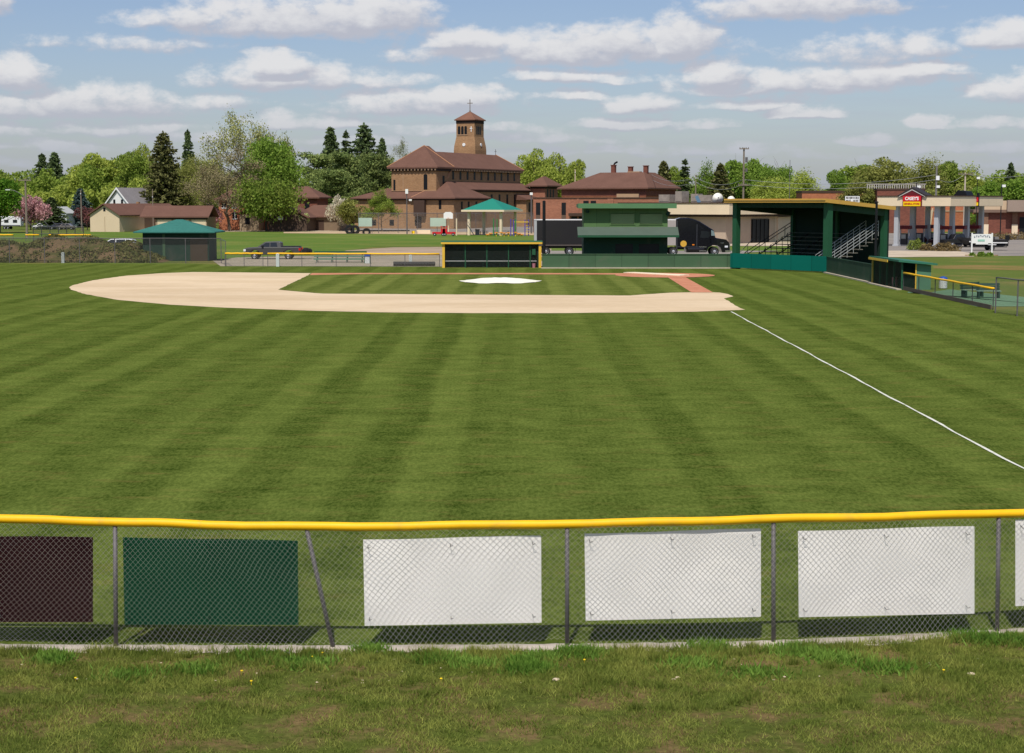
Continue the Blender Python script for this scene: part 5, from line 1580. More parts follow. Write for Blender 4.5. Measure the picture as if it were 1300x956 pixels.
def car(name, label, cat, loc, rz, body, cabin, W, wheels, r, paint, windows, extra=None, cab_in=.18):
    """body and cabin are side outlines (x, z); windows are outlines on the flank"""
    t = thing(name, label, cat, loc, rz)
    h = W / 2
    b = MB(); b.ext(body, -h, h); b.build('body', paint, t, bevel=.07)
    n = len(cabin); zb = min(p[1] for p in cabin); zt = max(p[1] for p in cabin)
    vs = []
    for sg in (-1, 1):
        for (x, z) in cabin:
            q = (z - zb) / max(zt - zb, .01)
            vs.append((x, sg * (h - .03 - cab_in * q), z))
    fs = [tuple(range(n)), tuple(range(2 * n - 1, n - 1, -1))] + [(k, n + k, n + (k + 1) % n, (k + 1) % n) for k in range(n)]
    b = MB(); b._add(vs, fs); b.build('cabin', paint, t, bevel=.05)
    for wpoly in windows:
        for sg in (-1, 1):
            pts = []
            for (x, z) in wpoly:
                q = (z - zb) / max(zt - zb, .01)
                pts.append((x, sg * (h - .03 - cab_in * q + .012), z))
            b = MB(); b.face(pts); b.face([(p[0], p[1] - sg * .02, p[2]) for p in pts]); b.build('window', M_VGLASS, t)
    for wx in wheels:
        for sg in (-1, 1): wheel(t, wx, sg * (h - .10), r)
    return t


# grey crew cab pickup, nose to the left (x runs rearward)
Yv = 176.0
xv = VX(310.5, Yv)
paint = mat('grey_metallic', lin(66, 66, 64), .45, .06, 2, metal=.0, coat=.15)
body = [(0.05, .55), (0.0, .75), (.05, 1.12), (.25, 1.22), (1.5, 1.30), (3.9, 1.32), (6.0, 1.32), (6.05, .62), (5.4, .5), (5.25, .8), (4.95, .98), (4.55, .98), (4.25, .8), (4.1, .48), (1.75, .48), (1.6, .8), (1.3, .98), (.95, .98), (.65, .8), (.5, .48)]
cabin = [(1.35, 1.26), (2.25, 1.86), (3.6, 1.90), (3.95, 1.8), (4.0, 1.26)]
t = car('pickup_truck', 'dark grey crew cab pickup parked side on behind the yellow capped fence', 'pickup', (xv, Yv, 0), 0, body, cabin, 2.0, (1.13, 4.75), .40, paint,
        [[(1.75, 1.34), (2.35, 1.76), (2.75, 1.79), (2.75, 1.34)], [(2.85, 1.34), (2.85, 1.79), (3.5, 1.80), (3.62, 1.34)]])
b = MB(); b.box(6.0, 6.08, -.95, -.8, .9, 1.2); b.box(5.9, 6.0, -1.012, -1.002, .92, 1.2); b.build('tail_light', M_TAIL, t)
b = MB(); b.box(6.0, 6.1, .75, .95, .85, 1.25); b.build('tail_light', M_TAIL, t)
for sg in (-1, 1):
    b = MB(); b.box(-.02, .22, sg * 1.0 - .16, sg * 1.0 + .012 if sg > 0 else sg * 1.0 + .16, .85, 1.08); b.build('headlight', M_HEADL, t)
b = MB(); b.box(6.05, 6.3, -.9, .9, .5, .68); b.build('bumper', M_CHROME, t)
b = MB(); b.box(-.12, .08, -.95, .95, .45, .66); b.build('bumper', M_CHROME, t)
b = MB(); b.box(4.1, 5.95, -.92, .92, 1.325, 1.40); b.build('bed_cover', M_BLACK, t)
b = MB(); b.box(1.9, 2.1, -1.14, -1.0, 1.32, 1.5); b.build('mirror', M_BLACK, t)
h_ = thing('hitch_rack', 'black rack of gear hanging off the back of the grey pickup', 'cargo rack', (xv + 6.35, Yv, 0))
b = MB(); b.box(0, .75, -.7, .7, .48, .54); b.build('platform', M_BLACK, h_)
for k in range(5):
    b = MB(); b.lathe([(.22, -.08), (.3, -.05), (.3, .05), (.22, .08)], (.1 + (k % 3) * .25, -.55 + k * .25, .85 + .08 * (k % 2)), 12, 'y'); b.build('wheel_ring', M_TYRE, h_)

# white people carrier behind the dirt bank
Yv = 196.0
paint = mat('white_paint', lin(226, 226, 226), .35, .04, 2, coat=.4)
body = [(0.0, .5), (.0, .95), (.35, 1.05), (1.3, 1.15), (4.75, 1.15), (4.85, .9), (4.8, .45), (4.3, .4), (4.15, .7), (3.6, .75), (3.3, .4), (1.6, .4), (1.45, .7), (.95, .75), (.65, .4)]
cabin = [(.75, 1.1), (1.75, 1.72), (3.9, 1.78), (4.5, 1.6), (4.75, 1.12)]
car('white_van', 'white people carrier partly hidden by the dirt bank and the tall fence', 'van', (VX(122, Yv), Yv, 0), R(2), body, cabin, 1.9, (1.2, 3.9), .34, paint,
    [[(1.15, 1.2), (1.8, 1.64), (2.35, 1.67), (2.35, 1.2)], [(2.45, 1.2), (2.45, 1.67), (3.5, 1.68), (3.5, 1.2)], [(3.6, 1.2), (3.6, 1.68), (4.05, 1.66), (4.5, 1.2)]])

# semi trailer and tractor, nose to the right
Yv = 188.0
x0 = VX(678, Yv)
M_TRB = mat('trailer_black', lin(34, 32, 32), .45, .08, .5, coat=.3)
s_ = thing('semi_trailer', 'long black box trailer with silver frame parked behind the press box', 'trailer', (x0, Yv, 0))
Ls = VX(857, Yv) - x0
b = MB(); b.box(0.06, Ls - .25, -1.27, 1.27, 1.25, 4.06); b.build('box', M_TRB, s_)
b = MB(); b.box(0, .3, -1.3, -1.273, 1.15, 4.1); b.box(0, .057, -1.27, 1.27, 1.15, 4.1); b.build('rear_frame', mat('trailer_silver', lin(176, 178, 176), .45, .15, 2, metal=.3), s_)
b = MB(); b.box(0, Ls, -1.3, 1.3, 4.063, 4.16); b.build('roof_rail', mat('trailer_white', lin(226, 224, 220), .5), s_)
b = MB(); b.box(Ls - .95, Ls, -1.30, 1.3, 1.2, 4.06); b.build('nose_panel', mat('nose_grey', lin(160, 152, 146), .6, .08, .6), s_)
b = MB(); b.box(0.05, Ls - 1, -1.29, -1.273, 1.13, 1.28); b.build('side_rail', mat('rail_grey', lin(84, 76, 70), .6), s_)
b = MB(); b.box(.5, 12, -.6, .6, .85, 1.22); b.build('chassis', M_BLACK, s_)
b = MB(); b.box(.0, .12, -1.2, 1.2, .45, .6); b.box(.0, .1, -.8, -.7, .6, 1.2); b.box(.0, .1, .7, .8, .6, 1.2); b.build('underrun_bar', M_GALV, s_)
for wx in (1.35, 4.05): 
    for sg in (-1, 1): wheel(s_, wx, sg * 1.05, .51, .5)
b = MB(); b.box(4.7, 4.75, -1.25, -1.15, .45, 1.0); b.build('mudflap', M_BLACK, s_)
for sg in (-1, 1):
    b = MB(); b.box(11.2, 11.4, sg * .9 - .08, sg * .9 + .08, .1, 1.2); b.box(11.1, 11.5, sg * .9 - .2, sg * .9 + .2, 0, .1); b.build('landing_leg', M_GALV, s_)
tx = VX(857.5, Yv)
t = thing('tractor_unit', 'glossy black sleeper cab truck with round gold door emblem', 'truck', (tx, Yv, 0))
TB = mat('truck_black', (.004, .004, .006), .25, .05, 1, coat=.5)
prof = [(0.0, .95), (0.0, 4.2), (.5, 4.34), (1.4, 4.34), (2.05, 4.18), (2.7, 3.92), (3.35, 3.52), (3.95, 3.15), (4.28, 2.95), (4.50, 2.12), (4.62, 2.04), (5.75, 1.86), (6.1, 1.55), (6.22, .75), (6.1, .4), (5.35, .38), (5.1, .95), (4.7, 1.2), (4.2, 1.2), (3.75, .95), (3.5, .38), (1.2, .38), (1.1, .95)]
n = len(prof)
vs = []
for sg, k in ((-1, 0), (-1, 1), (1, 1), (1, 0)):
    for (x, z) in prof:
        taper = 1.0 - (0.10 * max(0, (x - 4.4) / 1.8))
        if k == 0: vs.append((x * .99 + .03, sg * 1.25 * taper, z - .0 if z < 2 else z - .10))
        else: vs.append((x, sg * 1.08 * taper, z))
fs = [tuple(range(n)), tuple(range(4 * n - 1, 3 * n - 1, -1))]
for j in range(3):
    fs += [(j * n + k, (j + 1) * n + k, (j + 1) * n + (k + 1) % n, j * n + (k + 1) % n) for k in range(n)]
b = MB(); b._add(vs, fs); b.build('cab_body', TB, t)
for sg in (-1, 1):
    b = MB(); b.face([(2.75, sg * 1.262, 2.05), (3.75, sg * 1.262, 2.05), (3.95, sg * 1.262, 2.45), (3.75, sg * 1.262, 2.78), (2.85, sg * 1.262, 2.85)]); b.build('window', M_VGLASS, t)
    b = MB(); b.face([(3.98, sg * 1.256, 2.3), (4.47, sg * 1.25, 2.3), (4.28, sg * 1.25, 2.82), (4.02, sg * 1.256, 2.95)]); b.build('quarter_glass', mat('quarter_glass', lin(120, 138, 138), .15, .03, 1, spec=.6), t)
    b = MB(); b.box(.05, .12, sg * 1.262 - .006, sg * 1.262 + .006, .5, 4.0); b.box(2.35, 2.40, sg * 1.262 - .006, sg * 1.262 + .006, .5, 3.6); b.box(.15, 3.4, sg * 1.262 - .006, sg * 1.262 + .006, 1.0, 1.04); b.build('seam', mat('seam_grey', lin(70, 72, 78), .4), t)
    b = MB(); b.box(3.82, 3.98, sg * 1.45 - .12, sg * 1.45 + .12, 1.95, 2.7); b.build('mirror', TB, t)
    b = MB(); b.tube((1.35, sg * 1.12, .72), (3.2, sg * 1.12, .72), .3, n=14); b.build('fuel_tank', TB, t)
    b = MB(); b.box(2.65, 3.45, sg * 1.40 - .05, sg * 1.40 + .05, .98, 1.06); b.box(2.65, 3.45, sg * 1.40 - .05, sg * 1.40 + .05, .52, .60); b.build('step', M_CHROME, t)
    b = MB(); b.box(5.6, 5.95, sg * 1.12 - .05, sg * 1.12 + .05, .95, 1.15); b.build('headlight', M_HEADL, t)
    wheel(t, 4.43, sg * 1.08, .50, .34)
    wheel(t, -1.6, sg * 1.05, .50, .5); wheel(t, -.3, sg * 1.05, .50, .5)
b = MB(); b.face([(4.31, -.95, 2.9), (4.31, .95, 2.9), (4.51, .95, 2.17), (4.51, -.95, 2.17)]); b.face([(4.335, -.95, 2.9), (4.335, .95, 2.9), (4.535, .95, 2.17), (4.535, -.95, 2.17)]); b.build('windscreen', mat('windscreen', lin(110, 126, 128), .1, .03, 1, spec=.7), t)
b = MB(); b.box(5.2, 6.24, -1.16, -1.10, .42, .62); b.box(6.2, 6.3, -1.1, 1.1, .42, .72); b.build('bumper', M_CHROME, t)
b = MB(); b.box(4.95, 5.5, -1.2, -1.17, 1.42, 1.5); b.build('hood_vent', M_CHROME, t)
b = MB(); b.box(6.1, 6.26, -.8, .8, .8, 1.4); b.build('grille', M_CHROME, t)
b = MB(); b.lathe([(.36, -1.275), (.36, -1.262)], (.85, 0, 1.38), 18, 'y'); b.build('gold_emblem', mat('gold_paint', lin(206, 160, 60), .5), t)
b = MB(); b.box(1.85, 2.1, -1.27, -1.262, 1.2, 1.32); b.build('orange_marker', mat('orange_lamp', lin(230, 130, 30), .4), t)
b = MB(); b.box(-2.3, 1.0, -.45, .45, .7, .93); b.build('chassis', M_BLACK, t)
b = MB(); b.tube((1.7, -1.0, 4.05), (1.95, -1.0, 4.0), .09, n=8); b.tube((2.05, -1.0, 3.9), (2.3, -1.0, 3.86), .07, n=8); b.build('horn', M_CHROME, t)

# boat on trailer
q = G(1218, 318)
Yv = q.y
xb = VX(1216, Yv)
t = thing('boat', 'dark fishing boat with white stripe sitting on a trailer at the station edge', 'boat', (xb, Yv, 0))
Lb = VX(1278, Yv) - xb
hull = []
ns = 9
b = MB()
for i in range(ns + 1):
    u = i / ns; x = u * Lb
    wd = 1.0 * (1 - (1 - min(1, u / .45)) ** 2.2) + .02
    zt = 1.75 - .35 * min(1, u / .5); zk = .55 + .85 * (1 - min(1, u / .35)) ** 2
    hull.append([(x, -wd, zt), (x, -wd * .92, (zt + zk) / 2), (x, 0, zk), (x, wd * .92, (zt + zk) / 2), (x, wd, zt)])
vs = [p for r_ in hull for p in r_]
fs = [(i * 5 + k, i * 5 + k + 1, (i + 1) * 5 + k + 1, (i + 1) * 5 + k) for i in range(ns) for k in range(4)] + [tuple(range(ns * 5, ns * 5 + 5))]
fs += [(i * 5, (i + 1) * 5, (i + 1) * 5 + 4, i * 5 + 4) for i in range(ns)]
b._add(vs, fs); b.build('hull', mat('boat_black', (.02, .02, .022), .3, .1, 1, coat=.4), t)
b = MB()
for i in range(2, ns):
    p, q1 = hull[i], hull[i + 1]
    b.face([(p[1][0], p[1][1] - .03, p[1][2] - .04), (q1[1][0], q1[1][1] - .03, q1[1][2] - .04), (q1[1][0], q1[1][1] - .05, q1[1][2] + .10), (p[1][0], p[1][1] - .05, p[1][2] + .10)])
b.build('stripe', M_WHITES, t)
b = MB(); b.box(Lb * .45, Lb * .55, -.3, .3, 1.42, 2.0); b.build('console', M_BLACK, t)
b = MB(); b.rbox((Lb * .52, 0, 2.05), (.06, .6, .4), Matrix.Rotation(R(20), 3, 'Y')); b.build('screen', M_WINL, t)
for k, xx in enumerate((.3, .62, .8)):
    b = MB(); b.box(Lb * xx - .25, Lb * xx + .25, -.5, .5, 1.42, 1.75); b.build('seat', mat('boat_seat', lin(120, 116, 112), .6), t)
b = MB(); b.box(Lb + .02, Lb + .45, -.22, .22, 1.25, 1.95); b.box(Lb + .1, Lb + .35, -.12, .12, .55, 1.25); b.build('outboard', M_BLACK, t)
t2 = thing('boat_trailer', 'white wheeled trailer carrying the dark fishing boat', 'trailer', (xb, Yv, 0))
b = MB()
for sg in (-1, 1): b.box(-.2, Lb, sg * .7 - .05, sg * .7 + .05, .42, .52)
b.box(-2.0, 0, -.05, .05, .42, .52); b.tube((-1.8, 0, 0), (-1.8, 0, .8), .05, n=6); b.build('frame', M_BLACK, t2)
for sg in (-1, 1):
    wheel(t2, Lb * .68, sg * 1.0, .34, .22)
    b = MB(); b.box(Lb * .68 - .5, Lb * .68 + .5, sg * 1.0 - .14, sg * 1.0 + .14, .72, .8); b.build('mudguard', M_WHITES, t2)
# maroon car half hidden at the pumps
Yv = 236.0
body = [(0.0, .4), (.0, .7), (.8, .85), (3.6, .9), (4.4, .8), (4.5, .4)]
cabin = [(.9, .84), (1.6, 1.35), (2.9, 1.38), (3.6, .88)]
car('parked_car', 'maroon car mostly hidden behind the bushes at the fuel pumps', 'car', (VX(1145, Yv), Yv, .02), R(5), body, cabin, 1.8, (.9, 3.6), .32, mat('maroon_car', lin(84, 22, 30), .3, .05, 1, coat=.5), [[(1.25, .92), (1.7, 1.28), (2.2, 1.3), (2.2, .92)], [(2.3, .92), (2.3, 1.3), (2.85, 1.3), (3.3, .92)]])
Yv = 234.0
car('parked_car', 'dark red car standing between the fuel pump columns', 'car', (VX(1180, Yv), Yv, .02), R(-8), body, cabin, 1.8, (.9, 3.6), .32, mat('dark_red_car', lin(66, 16, 22), .3, .05, 1, coat=.5), [[(1.25, .92), (1.7, 1.28), (2.2, 1.3), (2.2, .92)], [(2.3, .92), (2.3, 1.3), (2.85, 1.3), (3.3, .92)]])
Yv = 219.0
body2 = [(0.0, .5), (.0, 1.0), (1.2, 1.1), (4.9, 1.12), (5.0, .5)]
cabin2 = [(1.1, 1.05), (1.6, 1.72), (2.8, 1.75), (3.1, 1.08)]
car('parked_pickup', 'black pickup standing in shade at the nose of the boat trailer', 'pickup', (VX(1198, Yv + 6), Yv + 6, .02), R(12), body2, cabin2, 1.9, (1.0, 3.9), .38, mat('black_car', (.012, .012, .014), .3, .05, 1, coat=.5), [[(1.35, 1.15), (1.68, 1.66), (2.2, 1.68), (2.2, 1.15)], [(2.3, 1.15), (2.3, 1.68), (2.75, 1.68), (2.95, 1.15)]])
# white vehicles under the left trees
Yv = 378.0
paint = mat('white_paint', (1, 1, 1))
t = thing('camper_trailer', 'long white camper trailer under the far left tree', 'camper', (VX(-12, Yv), Yv, 0))
b = MB(); b.ext([(0, .7), (0, 2.6), (.4, 3.0), (6.6, 3.0), (7.2, 2.5), (7.2, .7)], -1.2, 1.2); b.build('shell', paint, t, bevel=.1)
for xx in (1.2, 3.4, 5.4):
    b = MB(); b.box(xx, xx + 1.0, -1.225, -1.203, 1.5, 2.2); b.build('window', M_VGLASS, t)
b = MB(); b.box(.1, 7.1, -1.22, -1.203, .75, 1.0); b.build('skirt_stripe', mat('grey_stripe', lin(90, 90, 96), .6), t)
for sg in (-1, 1): wheel(t, 3.4, sg * 1.1, .36); wheel(t, 4.2, sg * 1.1, .36)
body = [(0.0, .4), (.0, .75), (.9, .9), (3.6, .95), (4.4, .85), (4.5, .4)]
cabin = [(.9, .9), (1.6, 1.4), (2.9, 1.43), (3.7, .92)]
car('parked_car', 'white car parked beside the pink crabapple tree', 'car', (VX(41, Yv), Yv, 0), 0, body, cabin, 1.8, (.9, 3.6), .32, paint, [[(1.25, .97), (1.7, 1.33), (2.2, 1.35), (2.2, .97)], [(2.3, .97), (2.3, 1.35), (2.85, 1.35), (3.4, .97)]])
car('parked_car', 'dark blue car parked in front of the small pale grey shed', 'car', (VX(66, Yv), Yv - 3, 0), 0, body, cabin, 1.8, (.9, 3.6), .32, mat('navy_car', lin(50, 56, 72), .3, .05, 1, coat=.5), [[(1.25, .97), (1.7, 1.33), (2.2, 1.35), (2.2, .97)], [(2.3, .97), (2.3, 1.35), (2.85, 1.35), (3.4, .97)]])
car('parked_car', 'grey car parked at the near side of the tan gable end', 'car', (VX(83, Yv), Yv - 8, 0), 0, body, cabin, 1.8, (.9, 3.6), .32, mat('grey_car', lin(110, 104, 100), .3, .05, 1, coat=.5), [[(1.25, .97), (1.7, 1.33), (2.2, 1.35), (2.2, .97)], [(2.3, .97), (2.3, 1.35), (2.85, 1.35), (3.4, .97)]])

# ------------------------------------------------------------------ playground
Yg = 306.0
x0, x1 = VX(587, Yg), VX(637, Yg)
cp = thing('shade_shelter', 'open shelter with a bright teal hipped roof on cream posts in the playground', 'shelter', (VX(590, Yg), Yg, 0), R(-24))
TEALR = mat('teal_roof_metal', lin(34, 126, 106), .6, .05, .5)
b = MB(); b.hip(-.4, 8.2, -.4, 8.2, 4.75, [(3.9, 3.9, 6.9)], .02); b.build('roof', TEALR, cp)
b = MB(); b.box(-.5, 8.3, -.5, -.4, 4.42, 4.77); b.box(8.2, 8.3, -.4, 8.3, 4.42, 4.77); b.box(-.5, -.4, -.4, 8.3, 4.42, 4.77); b.box(-.4, 8.2, 8.2, 8.3, 4.42, 4.77); b.build('fascia', M_CREAM, cp)
for (xx, yy) in ((.6, .6), (7.2, .6), (.6, 7.2), (7.2, 7.2)):
    b = MB(); b.box(xx - .22, xx + .22, yy - .22, yy + .22, 0, 4.5); b.build('post', M_CREAM, cp)
M_PUR = mat('play_purple', lin(84, 70, 160), .5, .05, 2); M_PGR = mat('play_green', lin(40, 130, 70), .5, .05, 2); M_PYE = mat('play_yellow', lin(226, 190, 50), .5, .05, 2); M_POR = mat('play_orange', lin(236, 150, 50), .5, .05, 2); M_PRD = mat('play_red', lin(200, 36, 46), .5, .05, 2)
Yf = 299.0
cl = thing('play_climber', 'playground climbing frame of green and purple posts with a yellow overhead ladder', 'climbing frame', (VX(626, Yf), Yf, 0))
for (px, m_, dy, hh) in [(626.5, M_PGR, 0, 3.2), (631, M_PGR, 1.5, 3.1), (648.5, M_PUR, 1.2, 3.1), (652, M_PUR, 0, 3.0), (654.5, M_PGR, 0, 3.1), (666.5, M_PUR, .3, 3.0), (671, M_PUR, 1.4, 3.0)]:
    b = MB(); b.tube((VX(px, Yf + dy) - cl.location.x, dy, 0), (VX(px, Yf + dy) - cl.location.x, dy, hh), .09, n=8); b.build('post', m_, cl)
b = MB()
xa, xb2 = VX(652, Yf) - cl.location.x, VX(671, Yf) - cl.location.x
for yy in (.2, 1.2): b.tube((xa, yy, 2.55), (xb2, yy, 2.55), .06, n=6)
for k in range(9): b.tube((xa + (xb2 - xa) * k / 8, .2, 2.55), (xa + (xb2 - xa) * k / 8, 1.2, 2.55), .04, n=6)
b.build('overhead_ladder', M_PYE, cl)
b = MB()
for k in range(4): b.tube((xb2 - .45, .3 + .0, .4 + k * .5), (xb2 + .1, .8, .4 + k * .5), .05, n=6)
b.build('rungs', M_PYE, cl)
for k, px in enumerate([619, 623, 630, 636, 640, 645.5, 654.5, 658.5, 662]):
    Yq_ = 298 + .8 * math.sin(k)
    hh = [.35, .55, .7, .75, .65, .7, .75, .5, .35][k]
    t = thing('stepping_pod', 'orange stepping pod in the row at the foot of the climbing frame', 'stepping pod', (VX(px, Yq_), Yq_, 0), group='orange stepping pods in the playground')
    b = MB(); b.lathe([(.34, hh - .16), (.38, hh - .05), (.3, hh), (.02, hh + .02)], (0, 0, 0), 12); b.build('pod_top', M_POR, t)
    b = MB(); b.tube((0, 0, 0), (0, 0, hh - .14), .1, n=8); b.build('stem', M_PYE, t)
pt = thing('picnic_table', 'dark picnic table standing under the teal shelter', 'table', (VX(614, 308), 308, 0))
mpt = mat('dark_table', lin(40, 44, 50), .6, .1, 2)
b = MB(); b.box(-.9, .9, -.35, .35, .72, .78); b.build('table_top', mpt, pt)
for yy in (-.75, .75):
    b = MB(); b.box(-.9, .9, yy - .14, yy + .14, .42, .47); b.build('bench', mpt, pt)
for xx in (-.6, .6):
    b = MB(); b.tube((xx, -.75, 0), (xx, 0, .72), .05, n=6); b.tube((xx, .75, 0), (xx, 0, .72), .05, n=6); b.build('leg', mpt, pt)
dup(pt, (VX(631, 309), 309, 0), R(12), 'dark picnic table at the right edge of the teal shelter')
dup(pt, (VX(641, 309), 309, 0), R(-5), 'dark picnic table just outside the shelter behind the stepping pods')
tb = thing('trash_can', 'dark square trash can under the teal shelter beside the picnic table', 'trash can', (VX(606, 307), 307, 0))
b = MB(); b.box(-.4, .4, -.4, .4, 0, 1.0); b.build('can', mpt, tb)
b = MB(); b.box(-.44, .44, -.44, .44, 1.003, 1.12); b.build('lid', M_BLACK, tb)
sl = thing('play_slide', 'dark sloping slide with handrails beside the cream shelter post', 'slide', (VX(593, 303), 303, 0))
b = MB(); b.ext([(0, 2.0), (.15, 2.0), (1.25, .25), (1.1, .2)], 0, .6); b.build('chute', mat('slide_dark', lin(70, 76, 84), .4), sl)
b = MB()
for yy in (-.05, .65): b.path([(-.1, yy, 0), (-.05, yy, 2.4), (.15, yy, 2.6), (.5, yy, 1.9)], .035, n=6)
b.build('handrail', M_GALV, sl)
b = MB()
for k in range(5): b.tube((-.1, 0, .3 + k * .36), (-.1, .6, .3 + k * .36), .03, n=5)
b.build('ladder', M_GALV, sl)
for (px, lab, flip) in [(557, 'red ride on toy engine at the left edge of the playground chips', 1), (570, 'red toy wagon train beside the basketball post', -1)]:
    Y_ = 300.0
    t = thing('toy_engine', lab, 'play car', (VX(px, Y_), Y_, 0), group='red toy engines in the playground')
    b = MB(); b.box(-1.2, 1.2, -.45, .45, .35, .75); b.build('chassis', M_PRD, t)
    b = MB(); b.box(flip * .75 - .4, flip * .75 + .4, -.4, .4, .753, 1.3); b.box(flip * .75 - .35, flip * .75 - .25, -.4, .4, 1.303, 1.7); b.box(flip * .75 + .25, flip * .75 + .35, -.4, .4, 1.303, 1.7); b.box(flip * .75 - .45, flip * .75 + .45, -.45, .45, 1.703, 1.8); b.build('cab', M_PRD, t)
    for xx in (-.75, .75):
        for sg in (-1, 1): wheel(t, xx, sg * .5, .28, .12)
bk = thing('basketball_hoop', 'white basketball backboard on a post at the back of the playground', 'basketball hoop', (VX(569, 318), 318, 0))
b = MB(); b.tube((0, .9, 0), (0, .9, 3.2), .1, n=8); b.tube((0, .9, 3.1), (0, .1, 3.5), .08, n=8); b.build('pole', M_CREAM, bk)
b = MB(); b.prism([(-.9, -.03), (.9, -.03), (.9, .03), (-.9, .03)], 3.0, 4.0); b.ext([(-.9, 4.0), (.9, 4.0), (.5, 4.3), (-.5, 4.3)], -.03, .03); b.build('backboard', M_WHITES, bk)
b = MB()
b.path([(.23 * math.cos(a), -.3 + .23 * math.sin(a), 3.15) for a in np.linspace(0, 2 * math.pi, 13)], .02, n=5); b.build('rim', M_POR, bk)
for px in (579.5,):
    t = thing('cream_post', 'plain cream post standing left of the teal shelter', 'post', (VX(px, 304), 304, 0))
    b = MB(); b.tube((0, 0, 0), (0, 0, 3.0), .13, n=8); b.build('post', M_CREAM, t)
    b = MB(); b.lathe([(.16, 3.0), (.14, 3.08), (.02, 3.14)], (0, 0, 0), 8); b.build('cap', M_CREAM, t)
# half buried tractor tyres
for (px, r_, lab, dx, rz_) in [(443.5, .9, 'big black tractor tyre standing on the playground edge', 0, 8), (450.5, .85, 'big black tractor tyre leaning against another, right one of the pair', .4, -14), (465, .78, 'smaller half buried black tyre arch beside the bigger pair', 0, 4)]:
    Y_ = 322.0 + dx
    t = thing('play_ring', lab, 'tyre', (VX(px, Y_), Y_, 0), R(rz_), 'black play tyres at the playground edge')
    b = MB(); nseg = 24
    prof_ = [(r_ * .5, -.26), (r_ * .92, -.30), (r_, -.2), (r_, .2), (r_ * .92, .30), (r_ * .5, .26)]
    vs = []; fs = []
    zc = r_ * .9 if r_ > .8 else .3
    for k in range(nseg):
        a = 2 * math.pi * k / nseg
        for (rr_, yy) in prof_: vs.append((rr_ * math.cos(a), yy, zc + rr_ * math.sin(a)))
    for k in range(nseg):
        for j in range(6):
            fs.append((k * 6 + j, k * 6 + (j + 1) % 6, ((k + 1) % nseg) * 6 + (j + 1) % 6, ((k + 1) % nseg) * 6 + j))
    b._add(vs, fs); b.build('tyre_body', M_TYRE, t)
    b = MB()
    for k in range(nseg):
        a = 2 * math.pi * (k + .5) / nseg
        b.rbox((r_ * 1.02 * math.cos(a), 0, zc + r_ * 1.02 * math.sin(a)), (.1, .5, .12), Matrix.Rotation(-a, 3, 'Y'))
    b.build('tread', M_TYRE, t)
# playground fence with pale banners
q0, q1 = Vector((VX(455, 326), 326)), Vector((VX(677, 334), 333))
low_fence('playground_fence', 'tall grey chain link fence behind the playground in front of the church', q0, q1, 4.0, 10, .06, M_GALV, W_GREY, pr=.06)
for (a_, c_, lab) in [(546, 566, 'pale green panel on the playground fence near the basketball post'), (455, 472, 'pale panel on the playground fence near the young tree')]:
    Y_ = 324.5
    t = thing('fence_panel', lab, 'panel', (VX(a_, Y_), Y_, 0), group='pale panels along the playground fence')
    w_ = VX(c_, Y_) - VX(a_, Y_)
    b = MB(); b.box(0, w_, 0, .05, 1.4, 3.1); b.build('sheet', mat('pale_sheet', lin(166, 186, 168), .6, .08, 1), t)
    b = MB(); b.box(-.06, 0, -.02, .07, 0, 3.2); b.box(w_, w_ + .06, -.02, .07, 0, 3.2); b.build('frame', M_GALV, t)
t = thing('yellow_barrier', 'low cream and yellow barrier blocks on the church lot', 'barrier', (VX(523, 322), 322, 0))
b = MB(); b.box(.9, 3.6, 0, .5, 0, .75); b.build('cream_block', M_CREAM, t)
b = MB(); b.box(-.1, .5, 0, .5, 0, .55); b.build('yellow_block', M_SYEL, t)

# ------------------------------------------------------------------ poles
M_WOOD = mat('pole_wood', lin(128, 116, 102), .9, .2, 2)
def pole(name, label, px, Y, ytop, r, m, arms=(), cat='pole', group=None, base_z=0):
    top = V(px, ytop, Y).z
    t = thing(name, label, cat, (VX(px, Y), Y, 0), group=group)
    b = MB(); b.tube((0, 0, 0), (0, 0, top), r, r * .7, 8); b.build('pole', m, t)
    for (kind, z, a, h) in arms:
        zz = V(px, z, Y).z
        b = MB()
        if kind == 'cross':
            b.box(-a, a, -r - .12, -r - .003, zz - .08, zz + .08)
            o = b.build('crossarm', M_WOOD, t)
            for sx in (-.9, -.4, .4, .9):
                i = MB(); i.lathe([(.05, zz + .083), (.08, zz + .17), (.03, zz + .28)], (a * sx, -r - .06, 0), 6); i.build('insulator', M_GALV, o)
        elif kind == 'lamp':
            b.path([(0, 0, zz), (a * .35, 0, zz + h * .55), (a * .7, 0, zz + h * .9), (a, 0, zz + h)], .06, n=6); o = b.build('lamp_arm', M_GALV, t)
            i = MB(); i.rbox((a + (.3 if a > 0 else -.3), 0, zz + h), (.8, .3, .18)); i.build('lamp_head', M_LIGHTG, o)
        elif kind == 'box':
            b.box(-a, a, -r - h, -r - .003, zz - h, zz + h); b.build('equipment_box', M_LIGHTG, t)
        elif kind == 'can':
            b.tube((a, 0, zz - h), (a, 0, zz + h), .22, n=10); b.build('transformer', M_GALV, t)
        elif kind == 'flood':
            b.rbox((a, -.15, zz), (.55, .3, h)); b.build('floodlight', M_WHITES, t)
    return t


